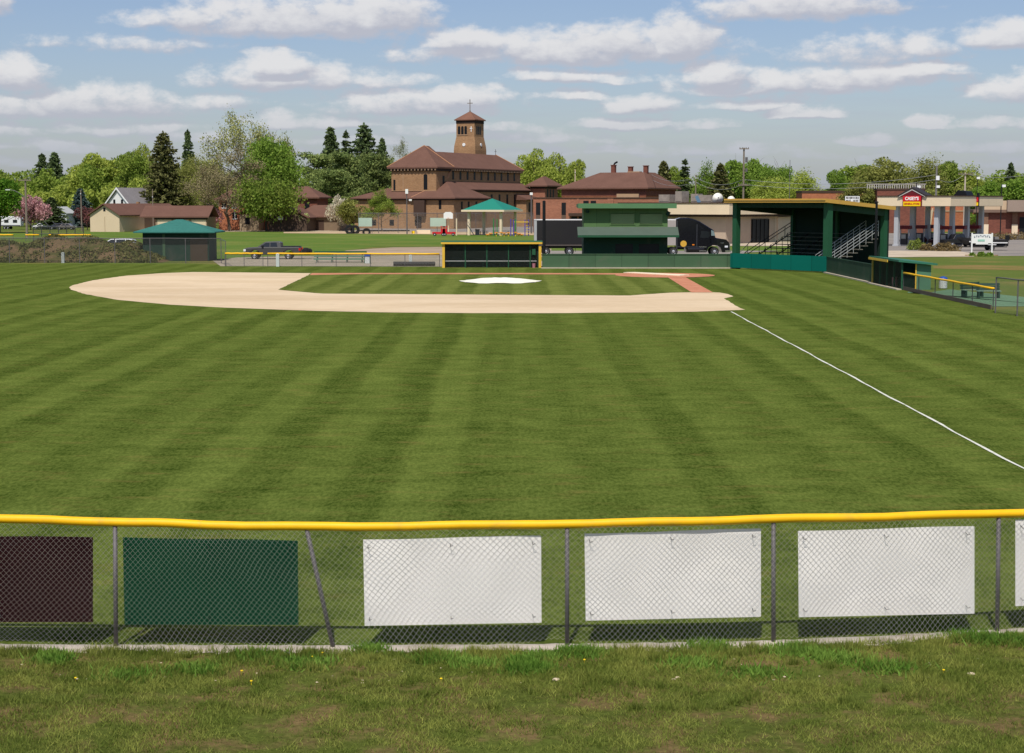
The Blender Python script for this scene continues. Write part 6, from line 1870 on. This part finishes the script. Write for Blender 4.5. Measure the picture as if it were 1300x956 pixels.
p1 = pole('street_light', 'wooden street light pole with crossarm and curved lamp arm, far left', 33, 286, 226.5, .22, M_WOOD, [('cross', 229, 1.1, 0), ('lamp', 251.5, -2.8, 1.45)], 'street light')
p2 = pole('utility_pole', 'plain pale wooden pole standing between the purple shrub and the white house', 103, 352, 241, .17, M_WOOD, [('box', 246, .12, .1)], 'utility pole')
p3 = pole('utility_pole', 'plain wooden pole rising from the brown garage roof', 194, 352, 240, .14, M_WOOD, [('box', 250, .1, .1)], 'utility pole')
p4 = pole('utility_pole', 'tall utility pole with three sets of crossarms above the grandstand end', 943.5, 278, 187.5, .2, M_WOOD, [('cross', 235, 1.0, 0), ('cross', 189, .8, 0), ('can', 203, .45, .45), ('can', 216, .45, .3)], 'utility pole')
p5 = pole('utility_pole', 'slim pale pole standing behind the flat roof left of the dishes', 883, 290, 222, .14, M_WOOD, [('box', 226, .1, .1)], 'utility pole')
p6 = pole('mast', 'tall steel mast with dark top and white lamp behind the petrol canopy', 1188, 270, 210, .2, mat('mast_grey', lin(120, 116, 112), .6), [('flood', 226, .15, .7), ('flood', 237, .25, .4)], 'mast')
p7 = pole('utility_pole', 'pale utility pole with a long arm to the right behind the canopy', 1224.5, 282, 219, .18, mat('pale_wood', lin(190, 176, 158), .8), [('cross', 221, 1.3, 0)], 'utility pole')
p8 = pole('light_pole', 'thin black lamp post rising past the red and yellow sign', 1163, 245, 232, .09, M_BLACK, [('flood', 237, .3, .35)], 'lamp post')
p9 = pole('light_pole', 'thin black lamp post above the shop roof at the far right', 1271, 268, 234, .1, M_BLACK, [('flood', 236, .3, .4)], 'lamp post')
p10 = pole('light_pole', 'dark slim pole left of the far right spruce', 1240, 300, 224, .08, M_BLACK, [('flood', 226, .1, .4)], 'lamp post')
p11 = pole('antenna', 'very thin antenna rising above trees left of the grandstand roof', 1002, 320, 203, .07, M_GALV, [('box', 220, .06, .05)], 'antenna')
p12 = pole('light_pole', 'tall floodlight pole with white lamp box in front of the church', 516.5, 318, 240, .13, M_GALV, [('flood', 243, 0, .9), ('flood', 254, .7, .35)], 'floodlight')
p13 = pole('light_pole', 'grey lamp pole at the corner of the brick wing behind the trailer', 674.5, 322, 245, .16, M_GALV, [('flood', 246, 0, .5)], 'lamp post')
p14 = pole('roof_mast', 'short pale pole against the willow like trees', 730, 372, 215, .14, M_TANW, [('box', 219, .1, .1)], 'pole')
p15 = pole('post_lamp', 'short dark lamp post in front of the dark timber garage', 356, 345, 274, .1, M_BLACK, [('box', 277, .5, .35)], 'lamp post')
def cable(label, pts, r=.028):
    t = thing('power_line', label, 'power line', pts[0], group='power lines on the right')
    p0 = Vector(pts[0])
    b = MB()
    for a, c in zip(pts[:-1], pts[1:]):
        a = Vector(a) - p0; c = Vector(c) - p0
        b.path([a.lerp(c, k / 10) - Vector((0, 0, 1.1 * 4 * (k / 10) * (1 - k / 10))) for k in range(11)], r, n=4)
    b.build('wire', mat('wire_grey', lin(150, 150, 150), .6), t)
for dz, lab in ((228, 'higher power line strung past the tall utility pole'), (234, 'lower power line strung from the crossarm of the tall utility pole')):
    cable(lab, [tuple(V(826, dz - 7, 362)), tuple(V(883, dz - 3, 290)), tuple(V(943.5, dz, 278)), tuple(V(1188, dz - 6, 270))])
cable('power line running right from the pale pole behind the canopy', [tuple(V(1188, 225, 270)), tuple(V(1224.5, 220.5, 282)), tuple(V(1330, 214, 300))])

# batting cage frame far left
Yb2 = 262.0
xa, xb2 = VX(41, Yb2), VX(105, Yb2)
t = thing('backstop_cage', 'dark framed wire backstop with bent over top, far left behind the dirt bank', 'backstop', (xa, Yb2, 0))
for k in range(7):
    xx = (xb2 - xa) * k / 6
    b = MB(); b.path([(xx, 0, 0), (xx, 0, 2.2), (xx - .9, .0, 3.1)], .07, n=6); b.build('frame_post', M_DPOST, t)
for zz in (.1, 1.1, 2.2):
    b = MB(); b.tube((0, 0, zz), (xb2 - xa, 0, zz), .06, n=6); b.build('cross_rail', M_DPOST, t)
b = MB(); b.face([(0, 0, 0), (xb2 - xa, 0, 0), (xb2 - xa, 0, 2.2), (0, 0, 2.2)]); b.build('wire_mesh', W_DARK, t)
for (a_, c_, lab) in [(31, 46, 'short yellow capped far fence left of the wire backstop'), (60, 112, 'yellow capped far fence running past the wire backstop'), (-20, 13, 'orange yellow capped far fence at the extreme left')]:
    Y_ = 258.0
    low_fence('far_fence', lab, (VX(a_, Y_), Y_), (VX(c_, Y_), Y_ + 1), 1.0, 4, .11, M_YELLOW, W_GREY, group='yellow capped fences beyond the dirt bank')
# ------------------------------------------------------------------ vegetation
def leaf_quads(cen, size, rg, flat=0.0, long=1.0):
    """one small rhombic leaf spray per centre, random facing"""
    n = len(cen)
    nrm = rg.normal(size=(n, 3)); nrm[:, 2] += flat
    nrm /= np.linalg.norm(nrm, axis=1)[:, None]
    t = rg.normal(size=(n, 3)); u = np.cross(nrm, t); u /= np.linalg.norm(u, axis=1)[:, None]
    w = np.cross(nrm, u)
    s = (size * rg.uniform(.6, 1.35, n))[:, None]
    a = u * s * long; b = w * s * .62
    j = rg.uniform(-.25, .25, (n, 1))
    v = np.stack([cen - a, cen - b + a * j, cen + a, cen + b + a * j], 1)
    return v.reshape(-1, 3)


def crown_mesh(name, cen, size, m, rg, flat=0.0, long=1.0):
    v = leaf_quads(cen, size, rg, flat, long)
    f = np.arange(len(v)).reshape(-1, 4)
    o = fast_mesh(name, v, f, m)
    me = o.data
    bpy.data.objects.remove(o)
    return me


def limbs_mesh(name, segs, m):
    b = MB()
    for p, q, r1, r2 in segs: b.tube(p, q, r1, r2, 6 if r1 > .12 else 4, caps=False)
    o = b.build(name, m, smooth=True)
    me = o.data; bpy.data.objects.remove(o)
    return me


M_BARK = mat('bark', lin(106, 92, 78), .95, .25, 2)
M_BARKD = mat('dark_bark', lin(66, 56, 48), .95, .25, 2)
M_TWIG = mat('twig', lin(112, 98, 84), .95, .2, 2)


def grow(rg, h, base=.22, spread=.42, n_main=6, levels=3, r0=.32, fork=3, up=.5, lean=0.0):
    """trunk and forking limbs; returns segments and the twig ends"""
    segs = []; tips = []
    top = np.array([rg.normal(0, .02) * h + lean, rg.normal(0, .02) * h, h * .62])
    b0 = np.zeros(3)
    K = 5
    prev = b0; pr = r0
    axis = []
    for k in range(1, K + 1):
        q = b0 + (top - b0) * k / K + np.append(rg.normal(0, .012 * h, 2), 0)
        r = r0 * (1 - .75 * k / K)
        segs.append((prev, q, pr, r)); axis.append((prev, q, pr, r)); prev = q; pr = r

    def branch(p, d, L, r, lev):
        d = d / np.linalg.norm(d)
        q = p + d * L * .55
        d2 = d + rg.normal(0, .16, 3) + np.array([0, 0, .15 * up]); d2 /= np.linalg.norm(d2)
        e = q + d2 * L * .45
        segs.append((p, q, r, r * .75)); segs.append((q, e, r * .75, r * .45))
        tips.append((e, lev)); tips.append((q, lev))
        if lev > 0:
            for _ in range(fork):
                t = rg.uniform(.35, 1.0)
                s = p + (e - p) * t
                dd = d2 + rg.normal(0, .55, 3); dd[2] += up * .35
                branch(s, dd, L * rg.uniform(.42, .68), r * .48, lev - 1)
    for k in range(n_main):
        t = base + (1 - base) * (k + .5) / n_main
        idx = min(K - 1, int(t * K)); p, q, ra, rb = axis[idx]
        s = p + (q - p) * (t * K - idx)
        a = k * 2.4 + rg.uniform(-.4, .4)
        d = np.array([math.cos(a), math.sin(a), up * (.5 + t)])
        branch(s, d, h * spread * (1.05 - .45 * t), r0 * .42 * (1.1 - .5 * t), levels - 1)
    branch(prev, np.array([rg.normal(0, .1), rg.normal(0, .1), 1]), h * .3, pr, levels - 1)
    return segs, tips


PROTO = {}


def broadleaf(key, seed, h=15.0, w=10.0, zc=.60, hz=.42, nl=9500, lobes=30, size=.30, bark=M_BARK, trunk_r=.28, fill=.35):
    """full crown: leaf sprays on many overlapping boughs around forked limbs"""
    rg = np.random.default_rng(seed)
    segs, tips = grow(rg, h, .25, .33, 6, 2, trunk_r, 3)
    cs = []; rs = []
    for k in range(lobes):
        u = rg.normal(size=3); u /= np.linalg.norm(u)
        rad = rg.uniform(.45, 1.0) ** .6
        c = np.array([u[0] * w / 2 * rad * .82, u[1] * w / 2 * rad * .82, h * zc + u[2] * h * hz * rad * .84])
        cs.append(c); rs.append(rg.uniform(.11, .24) * w * (1.15 - .4 * abs(u[2])))
        if k % 2 == 0: segs.append((np.array([0, 0, h * .3 + abs(rg.normal(0, .1)) * h * .3]), c, trunk_r * .35, .04))
    cs = np.array(cs); rs = np.array(rs)
    wts = rs ** 2; wts /= wts.sum()
    i = rg.choice(lobes, nl, p=wts)
    d = rg.normal(size=(nl, 3)); d[:, 2] += .35; d /= np.linalg.norm(d, axis=1)[:, None]
    r = rs[i] * (1 - fill * rg.random(nl) ** 2) * rg.uniform(.9, 1.22, nl)
    P = cs[i] + d * r[:, None] * np.array([1, 1, .85])
    P[:, 2] = np.maximum(P[:, 2], h * .12)
    PROTO[key] = (crown_mesh('crown_' + key, P, size, M_LEAFS['mid'], rg), limbs_mesh('trunk_' + key, segs, bark), h, w)


def openleaf(key, seed, h=18.0, nl=3600, size=.34, spread=.46, base=.42, levels=3, bark=M_BARKD, n_main=7, fork=4, r0=.36, sig=.55, up=.55, lev_leaf=1, lean=0.0):
    """see-through crown: leaves only at the twig ends of visible limbs"""
    rg = np.random.default_rng(seed)
    segs, tips = grow(rg, h, base, spread, n_main, levels, r0, fork, up, lean)
    T = np.array([t for t, l in tips if l <= lev_leaf])
    i = rg.integers(0, len(T), nl)
    P = T[i] + rg.normal(0, sig, (nl, 3))
    w = np.percentile(np.abs(T[:, :2]), 95) * 2
    PROTO[key] = (crown_mesh('crown_' + key, P, size, M_LEAFS['mid'], rg), limbs_mesh('trunk_' + key, segs, bark), float(np.percentile(P[:, 2], 99.5)), float(w))


def conifer(key, seed, h=16.0, w=7.0, tiers=22, per=9, size=.3, droop=.25, base=.06, ragged=.25, gap=0.0, power=.85):
    rg = np.random.default_rng(seed)
    segs = [(np.zeros(3), np.array([0, 0, h * .55]), .24, .13), (np.array([0, 0, h * .55]), np.array([0, 0, h * .985]), .13, .02)]
    P = []
    for k in range(tiers):
        q = (k + rg.uniform(-.3, .3)) / tiers
        q = min(max(q, 0), .985)
        z = h * (base + (1 - base) * q)
        R0 = w / 2 * (1 - q) ** power + .18
        if rg.random() < gap: continue
        nb = max(4, int(per * (1 - q * .55)))
        off = rg.uniform(0, 6.28)
        for j in range(nb):
            a = off + 2 * math.pi * j / nb + rg.normal(0, .2)
            L = R0 * rg.uniform(1 - ragged, 1 + ragged * .7)
            d = np.array([math.cos(a), math.sin(a), 0])
            e = np.array([0, 0, z]) + d * L + np.array([0, 0, -droop * L + .12 * L * rg.random()])
            s = np.array([0, 0, z])
            if q < .9: segs.append((s, e, .05, .015))
            m_ = int(10 + 26 * L / (w / 2))
            t = rg.uniform(.18, 1.05, m_)
            pts = s + (e - s) * t[:, None]
            pts += rg.normal(0, 1, (m_, 3)) * np.array([.22, .22, .13]) * (0.5 + .5 * L / (w / 2)) * (1.15 - .55 * t[:, None])
            P.append(pts)
    P.append(np.stack([rg.normal(0, .07, 20), rg.normal(0, .07, 20), h * rg.uniform(.93, 1.0, 20)], -1))
    P = np.concatenate(P)
    PROTO[key] = (crown_mesh('crown_' + key, P, size, M_LEAFS['spruce'], rg, flat=.5, long=1.35), limbs_mesh('trunk_' + key, segs, M_BARKD), h, w)


def pine(key, seed, h=17.0, w=13.0, nl=11000, size=.27, boughs=60):
    """white pine: flat irregular plates of needles on horizontal boughs"""
    rg = np.random.default_rng(seed)
    segs = [(np.zeros(3), np.array([0, 0, h * .9]), .32, .06)]
    P = []
    for k in range(boughs):
        q = rg.uniform(.10, 1.0)
        z = h * q
        R0 = w / 2 * (1.0 - .45 * q ** 2.2) * rg.uniform(.55, 1.05)
        a = rg.uniform(0, 6.28)
        d = np.array([math.cos(a), math.sin(a), .18])
        e = np.array([0, 0, z * .96]) + d * R0
        segs.append((np.array([0, 0, z * .9]), e, .08, .02))
        n = nl // boughs
        t = rg.uniform(.25, 1.08, n)
        pts = np.array([0, 0, z * .93]) + (e - np.array([0, 0, z * .93])) * t[:, None]
        pts += rg.normal(0, 1, (n, 3)) * np.array([.95, .95, .34])
        P.append(pts)
    P = np.concatenate(P)
    PROTO[key] = (crown_mesh('crown_' + key, P, size, M_LEAFS['pine'], rg, flat=.6, long=1.25), limbs_mesh('trunk_' + key, segs, M_BARKD), h, w)


M_LEAFS = {
    'mid': leaf_mat('leaf_mid_green', lin(116, 140, 52), lin(154, 170, 76), .42, .3, .4),
    'bright': leaf_mat('leaf_bright_green', lin(108, 142, 48), lin(146, 170, 74), .42, .3, .4),
    'yellow': leaf_mat('leaf_yellow_green', lin(148, 164, 66), lin(180, 190, 90), .42, .28, .4),
    'olive': leaf_mat('leaf_olive', lin(130, 136, 66), lin(160, 162, 86), .4, .3, .4),
    'elm': leaf_mat('leaf_elm', lin(138, 142, 78), lin(172, 172, 104), .3, .4, .5),
    'bud': leaf_mat('leaf_bud_grey', lin(138, 124, 96), lin(156, 148, 106), .3, .35, .5),
    'lush': leaf_mat('leaf_lush', lin(104, 134, 44), lin(146, 158, 72), .4, .35, .4),
    'dark': leaf_mat('leaf_dark_green', lin(72, 116, 30), lin(108, 144, 44), .38, .4, .5),
    'spruce': leaf_mat('needle_spruce', lin(78, 98, 60), lin(112, 126, 78), .28, .4, .7),
    'brownspruce': leaf_mat('needle_brown', lin(98, 100, 58), lin(126, 126, 74), .2, .4, .7),
    'blue': leaf_mat('needle_blue', lin(72, 92, 90), lin(96, 116, 108), .12, .4, .7),
    'pine': leaf_mat('needle_pine', lin(104, 126, 68), lin(152, 163, 94), .36, .4, .5),
    'pink': leaf_mat('blossom_pink', lin(196, 140, 144), lin(214, 172, 168), .3, .35, .9),
    'purple': leaf_mat('leaf_purple', lin(104, 64, 62), lin(128, 84, 80), .25, .4, .9),
    'white': leaf_mat('blossom_white', lin(198, 186, 160), lin(206, 200, 176), .3, .35, .9),
    'mint': leaf_mat('leaf_pale_mint', lin(186, 200, 120), lin(206, 214, 150), .3, .35, .9),
    'bush': leaf_mat('bush_green', lin(120, 136, 56), lin(150, 160, 76), .3, .4, 1.2),
    'drybush': leaf_mat('bush_dry', lin(116, 100, 66), lin(136, 118, 78), .2, .4, 1.2),
}
broadleaf('round_a', 11, 15, 11); broadleaf('round_b', 12, 15, 10, lobes=34, zc=.58); broadleaf('round_c', 13, 15, 12, lobes=20)
broadleaf('willow', 14, 16, 13, zc=.52, hz=.46, lobes=46, nl=13000, size=.29)
broadleaf('maple', 15, 22, 17, zc=.55, hz=.46, lobes=56, nl=12500, size=.34, trunk_r=.4, fill=.85)
broadleaf('small', 16, 7, 6, zc=.58, hz=.40, lobes=18, nl=2200, size=.24, trunk_r=.14)
broadleaf('crab', 17, 7, 8, zc=.56, hz=.40, lobes=26, nl=3600, size=.23, trunk_r=.16, bark=M_BARKD)
openleaf('elm', 29, 24, 9500, .23, .52, .5, 3, M_BARKD, 11, 4, .46, .85, up=.42)
openleaf('twiggy', 22, 18, 15000, .13, .36, .2, 4, M_TWIG, 12, 4, .30, .55, up=.75)
broadleaf('spreading', 18, 13, 17, zc=.56, hz=.36, lobes=50, nl=8500, size=.34, trunk_r=.42, fill=.9, bark=M_BARKD)
openleaf('airy', 23, 15, 8500, .22, .34, .25, 3, M_TWIG, 8, 4, .24, .65, up=.8)
openleaf('airy_b', 24, 15, 8000, .22, .36, .3, 3, M_TWIG, 8, 4, .24, .75, up=.7)
conifer('spruce_a', 31, 16, 6.5, tiers=30, per=12, ragged=.3); conifer('spruce_b', 32, 16, 7.5, tiers=34, per=13, ragged=.35, power=.75); conifer('spruce_thin', 33, 18, 4.6, tiers=30, per=7, gap=.12, ragged=.45)
conifer('spruce_fat', 34, 20, 9.5, tiers=38, per=16, droop=.12, ragged=.35, power=.6)
pine('pine_a', 41); pine('pine_b', 42, 16, 12); pine('pine_c', 43, 17, 11, boughs=36)


def tree(key, leafm, label, px, py_top, py_base, wpx, Y=None, cat='tree', name=None, group=None, rz=None, ground=0.0):
    """placed by the picture's base, top and crown width at distance Y"""
    crown, trunk, h, w = PROTO[key]
    if Y is None: Y = G(px, py_base).y
    H_ = V(px, py_top, Y).z - ground
    W_ = wpx * Y / 2072.0 * (1.45 if key.startswith('spruce') else 1.0)
    name = name or {'spruce': 'spruce_tree', 'pine': 'pine_tree', 'crab': 'blossom_tree', 'small': 'young_tree'}.get(key.split('_')[0], 'leafy_tree')
    t = thing(name, label, cat, (VX(px, Y), Y, ground), (rz if rz is not None else random.uniform(0, 6.28)), group)
    t.scale = (W_ / w, W_ / w, H_ / h)
    for nm, me, mm in (('trunk', trunk, None), ('crown', crown, M_LEAFS[leafm])):
        o = bpy.data.objects.new(nm, me); C.objects.link(o); o.parent = t
        if mm is not None:
            o.material_slots[0].link = 'OBJECT'; o.material_slots[0].material = mm
    return t


# left
tree('round_b', 'dark', 'dark bright green tree at the far left edge over the white camper', -2, 224, 291, 62, 330)
tree('crab', 'pink', 'pink blossoming crabapple behind the street light pole at the far left', 38, 247, 289, 44, 366)
tree('spruce_b', 'spruce', 'dark young spruce between the pink crabapple and the pale grey shed', 65, 250, 288, 30, 380)
tree('spruce_b', 'blue', 'blue grey spruce behind the plain pale pole left of the white house', 102, 239, 288, 28, 405)
tree('crab', 'purple', 'purple leaved small tree beside the tan gable end', 110, 262, 290, 34, 366)
tree('spruce_a', 'spruce', 'left and smaller one of two dark spruces above the left woods', 55, 195, 284, 30, 520)
tree('spruce_b', 'spruce', 'right and taller one of two dark spruces above the left woods', 71, 193, 284, 36, 520)
tree('round_a', 'yellow', 'yellow green tree crown behind the white house roof', 125, 192, 286, 62, 500)
tree('round_c', 'mid', 'broad mid green tree right of the white house', 168, 196, 286, 56, 470)
tree('willow', 'yellow', 'tall pale green tree left of the big brownish spruce', 185, 180, 286, 42, 500)
tree('spruce_fat', 'brownspruce', 'big brownish green spruce behind the garage roofs', 209, 167, 289, 44, 400)
tree('spruce_a', 'spruce', 'thin tall grey green spruce right of the big spruce', 240, 165, 285, 24, 470)
tree('airy', 'olive', 'olive thin leaved tree under the thin tall spruce', 238, 205, 287, 55, 440)
tree('twiggy', 'bud', 'bare twiggy grey tree in front of the brick house', 291, 190, 291, 84, 352)
tree('twiggy', 'olive', 'olive grey twiggy tree between the thin tall spruce and the bare grey tree', 262, 200, 291, 70, 400, rz=2.0)
tree('elm', 'elm', 'tallest tree, open branched elm with pale leaves left of the church', 307, 145, 287, 92, 420, rz=.6)
tree('airy_b', 'elm', 'pale thin tree top rising behind the bright green maple', 357, 176, 287, 34, 430)
tree('maple', 'bright', 'bright green maple rising behind the spreading tree', 341, 166, 290.5, 76, 362)
tree('spreading', 'lush', 'low spreading green tree with a forked dark trunk before the dark garage', 338, 222, 290.8, 84, 346)
tree('crab', 'pink', 'pink blossoming crabapple in front of the garage wing', 266, 261, 292, 34, 352)
tree('small', 'mint', 'small pale green sapling in front of the brown garage', 383, 268, 292.5, 17, 352)
tree('crab', 'white', 'whitish blossom tree left of the yellow green small tree', 431, 247, 290.5, 32, 352)
tree('small', 'olive', 'rounded yellow green small tree left of the church skirt roof', 448, 248, 290.5, 38, 350)
tree('airy', 'mid', 'slender young tree with thin leaves before the church lower wall', 485, 240, 291, 30, 345)
tree('pine_a', 'pine', 'wide dark pine nearest the church, left of its apse', 478, 196, 288, 62, 420)
tree('pine_b', 'pine', 'wide dark pine in the middle of the pine clump', 440, 192, 288, 66, 428)
tree('pine_c', 'pine', 'dark pine at the left end of the pine clump', 402, 193, 288, 60, 422)
tree('pine_a', 'pine', 'lower pine filling the front of the pine clump', 425, 216, 288, 70, 405)
tree('spruce_b', 'spruce', 'leftmost dark spruce top above the pine clump', 421, 161, 286, 40, 480)
tree('spruce_thin', 'spruce', 'slim spruce top between two broader ones above the pines', 440, 166, 286, 22, 490)
tree('spruce_fat', 'spruce', 'broadest spruce top above the pine clump', 463, 157, 286, 46, 480)
tree('spruce_b', 'spruce', 'small spruce top right above the pines near the church roof', 486, 175, 286, 27, 480)
tree('twiggy', 'olive', 'bare grey twiggy tree tops just left of the church roof', 506, 180, 286, 34, 480)
# behind church and hall
tree('willow', 'yellow', 'full pale green willow like tree just right of the church', 676, 187, 284, 58, 470)
tree('willow', 'yellow', 'full pale green tree between the willow like tree and the hall roof', 708, 192, 284, 54, 478, rz=1.0)
tree('round_c', 'yellow', 'lower pale green tree touching the hall roof corner', 733, 205, 284, 34, 462)
# right of the hall
tree('spruce_b', 'brownspruce', 'brownish spruce right of the hall roof', 842, 204, 288, 34, 420)
tree('round_a', 'mid', 'grey green round tree between brownish and dark spruces', 859, 209, 288, 36, 430)
tree('spruce_thin', 'spruce', 'dark sparse spruce left of the slim pale pole', 869, 202, 288, 22, 415)
tree('airy', 'bright', 'light green thin crowned tree behind the slim pale pole', 895, 208, 288, 34, 410)
tree('spruce_a', 'brownspruce', 'pointed brown green spruce above the large satellite dish', 914, 207, 288, 36, 392)
tree('round_b', 'bright', 'bright green full tree left of the tall utility pole', 931, 200, 288, 46, 405)
tree('round_a', 'bright', 'bright green tree directly behind the tall utility pole', 958, 199, 288, 44, 410)
tree('maple', 'bright', 'broad bright green tree right of the tall utility pole', 984, 204, 288, 56, 400)
tree('airy_b', 'yellow', 'yellow green airy tree above the middle of the grandstand roof', 1006, 218, 288, 52, 380)
tree('airy', 'yellow', 'low yellow green tree at the left end of the grandstand roof', 972, 228, 288, 48, 372)
tree('twiggy', 'olive', 'bare twiggy low tree above the orange brick block', 1030, 226, 288, 30, 420)
tree('round_c', 'bright', 'small bright green tree left of the worn white signboard', 1060, 218, 288, 34, 420)
tree('airy', 'olive', 'olive airy small tree behind the worn white signboard', 1090, 228, 288, 50, 335)
tree('willow', 'olive', 'large olive green domed tree above the red and yellow sign', 1130, 198, 288, 84, 470)
tree('round_b', 'mid', 'mid green tree left of the large olive domed tree', 1093, 206, 288, 60, 478)
tree('airy_b', 'olive', 'olive thin leaved tree between the domed tree and the steel mast', 1167, 202, 288, 50, 460)
tree('round_c', 'mid', 'pale mid green tree behind the steel mast', 1203, 207, 288, 54, 475)
tree('airy', 'yellow', 'yellowish airy tree right of the pale armed pole', 1236, 212, 288, 52, 470)
tree('spruce_a', 'spruce', 'dark spruce tip above the shop at the far right', 1282, 206, 286, 24, 455)
tree('round_a', 'bright', 'bright green low tree above the shop roof', 1256, 228, 288, 48, 420)
tree('round_b', 'bright', 'bright green tree under the far right spruce', 1292, 224, 288, 56, 425)
tree('maple', 'mid', 'mid green tree at the extreme right edge', 1330, 206, 288, 60, 440)
tree('round_c', 'bright', 'green tree seen between the canopy columns by the shop wall', 1238, 250, 291, 28, 342)
tree('airy', 'mid', 'thin green tree behind the left canopy columns', 1148, 252, 291, 26, 338)


# far woods: many crowns that read as one mass
def woods(name, label, prof, D0, D1, m, seed, n, size=.42):
    rg = np.random.default_rng(seed)
    P = []
    pxs = [p[0] for p in prof]; pys = [p[1] for p in prof]
    for k in range(n):
        px = rg.uniform(pxs[0], pxs[-1]); Y = rg.uniform(D0, D1)
        top = np.interp(px, pxs, pys) + rg.uniform(0, 16)
        zt = V(px, top, Y).z
        x = VX(px, Y)
        w = rg.uniform(5, 9)
        nl = 900
        lob = 7
        lc = np.stack([rg.normal(0, w * .22, lob), rg.normal(0, w * .22, lob), rg.uniform(.25, .88, lob) * zt], -1)
        lr = rg.uniform(.12, .22, lob) * zt * .8
        i = rg.integers(0, lob, nl)
        d = rg.normal(size=(nl, 3)); d[:, 2] += .3; d /= np.linalg.norm(d, axis=1)[:, None]
        p = lc[i] + d * (lr[i] * rg.uniform(.7, 1.1, nl))[:, None]
        p[:, 2] = np.clip(p[:, 2], .5, zt)
        P.append(p + np.array([x, Y, 0]))
    P = np.concatenate(P)
    v = leaf_quads(P, size, rg)
    o = fast_mesh(name, v, np.arange(len(v)).reshape(-1, 4), m)
    tag(o, label, 'woods', kind='stuff')


woods('woods', 'mixed light green woods behind the houses at the left', [(-90, 205), (0, 208), (40, 209), (80, 214), (120, 204), (160, 200), (200, 195), (260, 205), (300, 212), (400, 214)], 470, 580, M_LEAFS['mid'], 61, 150)
woods('woods', 'yellow green undergrowth and young trees in front of the left woods', [(-90, 228), (60, 236), (130, 226), (260, 226), (330, 236)], 410, 450, M_LEAFS['yellow'], 62, 60)
woods('woods', 'light green woods on the skyline behind the hall and station', [(480, 226), (600, 226), (720, 228), (820, 222), (900, 220), (1000, 222), (1040, 230), (1080, 218), (1200, 216), (1300, 214), (1400, 210)], 490, 600, M_LEAFS['mid'], 63, 150)
woods('woods', 'olive undergrowth on the skyline behind the station buildings', [(840, 238), (960, 236), (1040, 240), (1120, 232), (1250, 232), (1400, 228)], 430, 480, M_LEAFS['olive'], 64, 70)


# bushes
def bush(label, px, py, w, h, leafm, seed, n=900, group=None, d=None):
    rg = np.random.default_rng(seed)
    q = G(px, py)
    t = thing('bush', label, 'bush', (q.x, q.y, 0), 0, group)
    d_ = rg.normal(size=(n, 3)); d_ /= np.linalg.norm(d_, axis=1)[:, None]; d_[:, 2] = np.abs(d_[:, 2])
    r = rg.uniform(.55, 1.08, n)[:, None]
    P = d_ * r * np.array([w / 2, (d or w * .6) / 2, h]) * (1 + .12 * np.sin(d_[:, :1] * 9) + .1 * np.sin(d_[:, 1:2] * 7 + d_[:, 2:] * 5))
    P[:, 2] = np.maximum(P[:, 2], .06)
    me = crown_mesh('bush_leaves', P, .11, M_LEAFS[leafm], rg)
    o = bpy.data.objects.new('foliage', me); C.objects.link(o); o.parent = t
    b = MB()
    for k in range(7):
        a = k * .9
        b.tube((0, 0, 0), (w * .3 * math.cos(a), (d or w * .6) * .3 * math.sin(a), h * .7), .025, .01, 4, caps=False)
    b.build('stem', M_BARKD, t)


bush('yellow green bush in front of the left canopy columns', 1163, 317.5, 2.6, 1.35, 'bush', 71)
bush('brown dry rounded shrub left of the widest dry shrub', 1178, 318.5, 2.2, .9, 'drybush', 72)
bush('widest brown dry rounded shrub in front of the front canopy column', 1201, 319, 3.3, 1.05, 'drybush', 73, 1400)
bush('small green clump at the left foot of the white sign', 1234, 325.5, .7, .4, 'bright', 74, 300)
bush('small green clump in the middle of the white sign bed', 1246, 325.5, 1.0, .5, 'bright', 75, 400)
bush('small green clump at the right foot of the white sign', 1256, 325.5, .8, .45, 'bright', 76, 300)
for k, (px, w_) in enumerate([(1268, 5), (1292, 6), (1318, 6)]):
    bush(['brown hedge mound nearest the canopy along the shop drive', 'brown hedge mound in the middle along the shop drive', 'brown hedge mound furthest right along the shop drive'][k], px, 304.5, w_, 1.2, 'drybush', 80 + k, 1200)
for k, (px, w_) in enumerate([(262, 3.0), (276, 2.6), (312, 3.2), (330, 3)]):
    bush(['low green shrub under the pink crabapple', 'low green shrub left of the twiggy tree trunk', 'low green shrub at the brick house porch', 'low green shrub beside the maple trunk'][k], px, 292, w_, .9, 'olive', 90 + k, 500)
# dandelion patch and weeds on the dirt bank
rgw = np.random.default_rng(99)
n = 26000
xx = rgw.uniform(-72, -36, n); yy = rgw.uniform(164.2, 174, n)
dn_ = .5 * vnoise(xx, yy, .45, 31) + .5 * vnoise(xx, yy, 1.6, 32)
k = rgw.random(n) < np.clip((dn_ - .42) * 5, 0, 1)
xx, yy = xx[k], yy[k]
e = np.minimum(1, (xx + 72) / 3.1) * np.minimum(1, np.maximum(0, (-35.6 - xx)) / 4.7) * np.sin(np.pi * np.clip((yy - 165.2) / 14.4, 0, 1)) ** .75
zz = np.maximum(0, 2.55 * e * (.80 + .14 * np.sin(xx * .5) + .10 * np.sin(xx * 1.3 + yy)))
P = np.stack([xx, yy, zz + rgw.uniform(.02, .22, len(xx))], -1)
v = leaf_quads(P, .12, rgw)
o = fast_mesh('weeds', v, np.arange(len(v)).reshape(-1, 4), leaf_mat('bank_weeds', lin(84, 92, 44), lin(120, 116, 66), .2, .4, .8)); tag(o, 'weeds and dry grass growing over the dirt bank', 'weeds', kind='stuff')
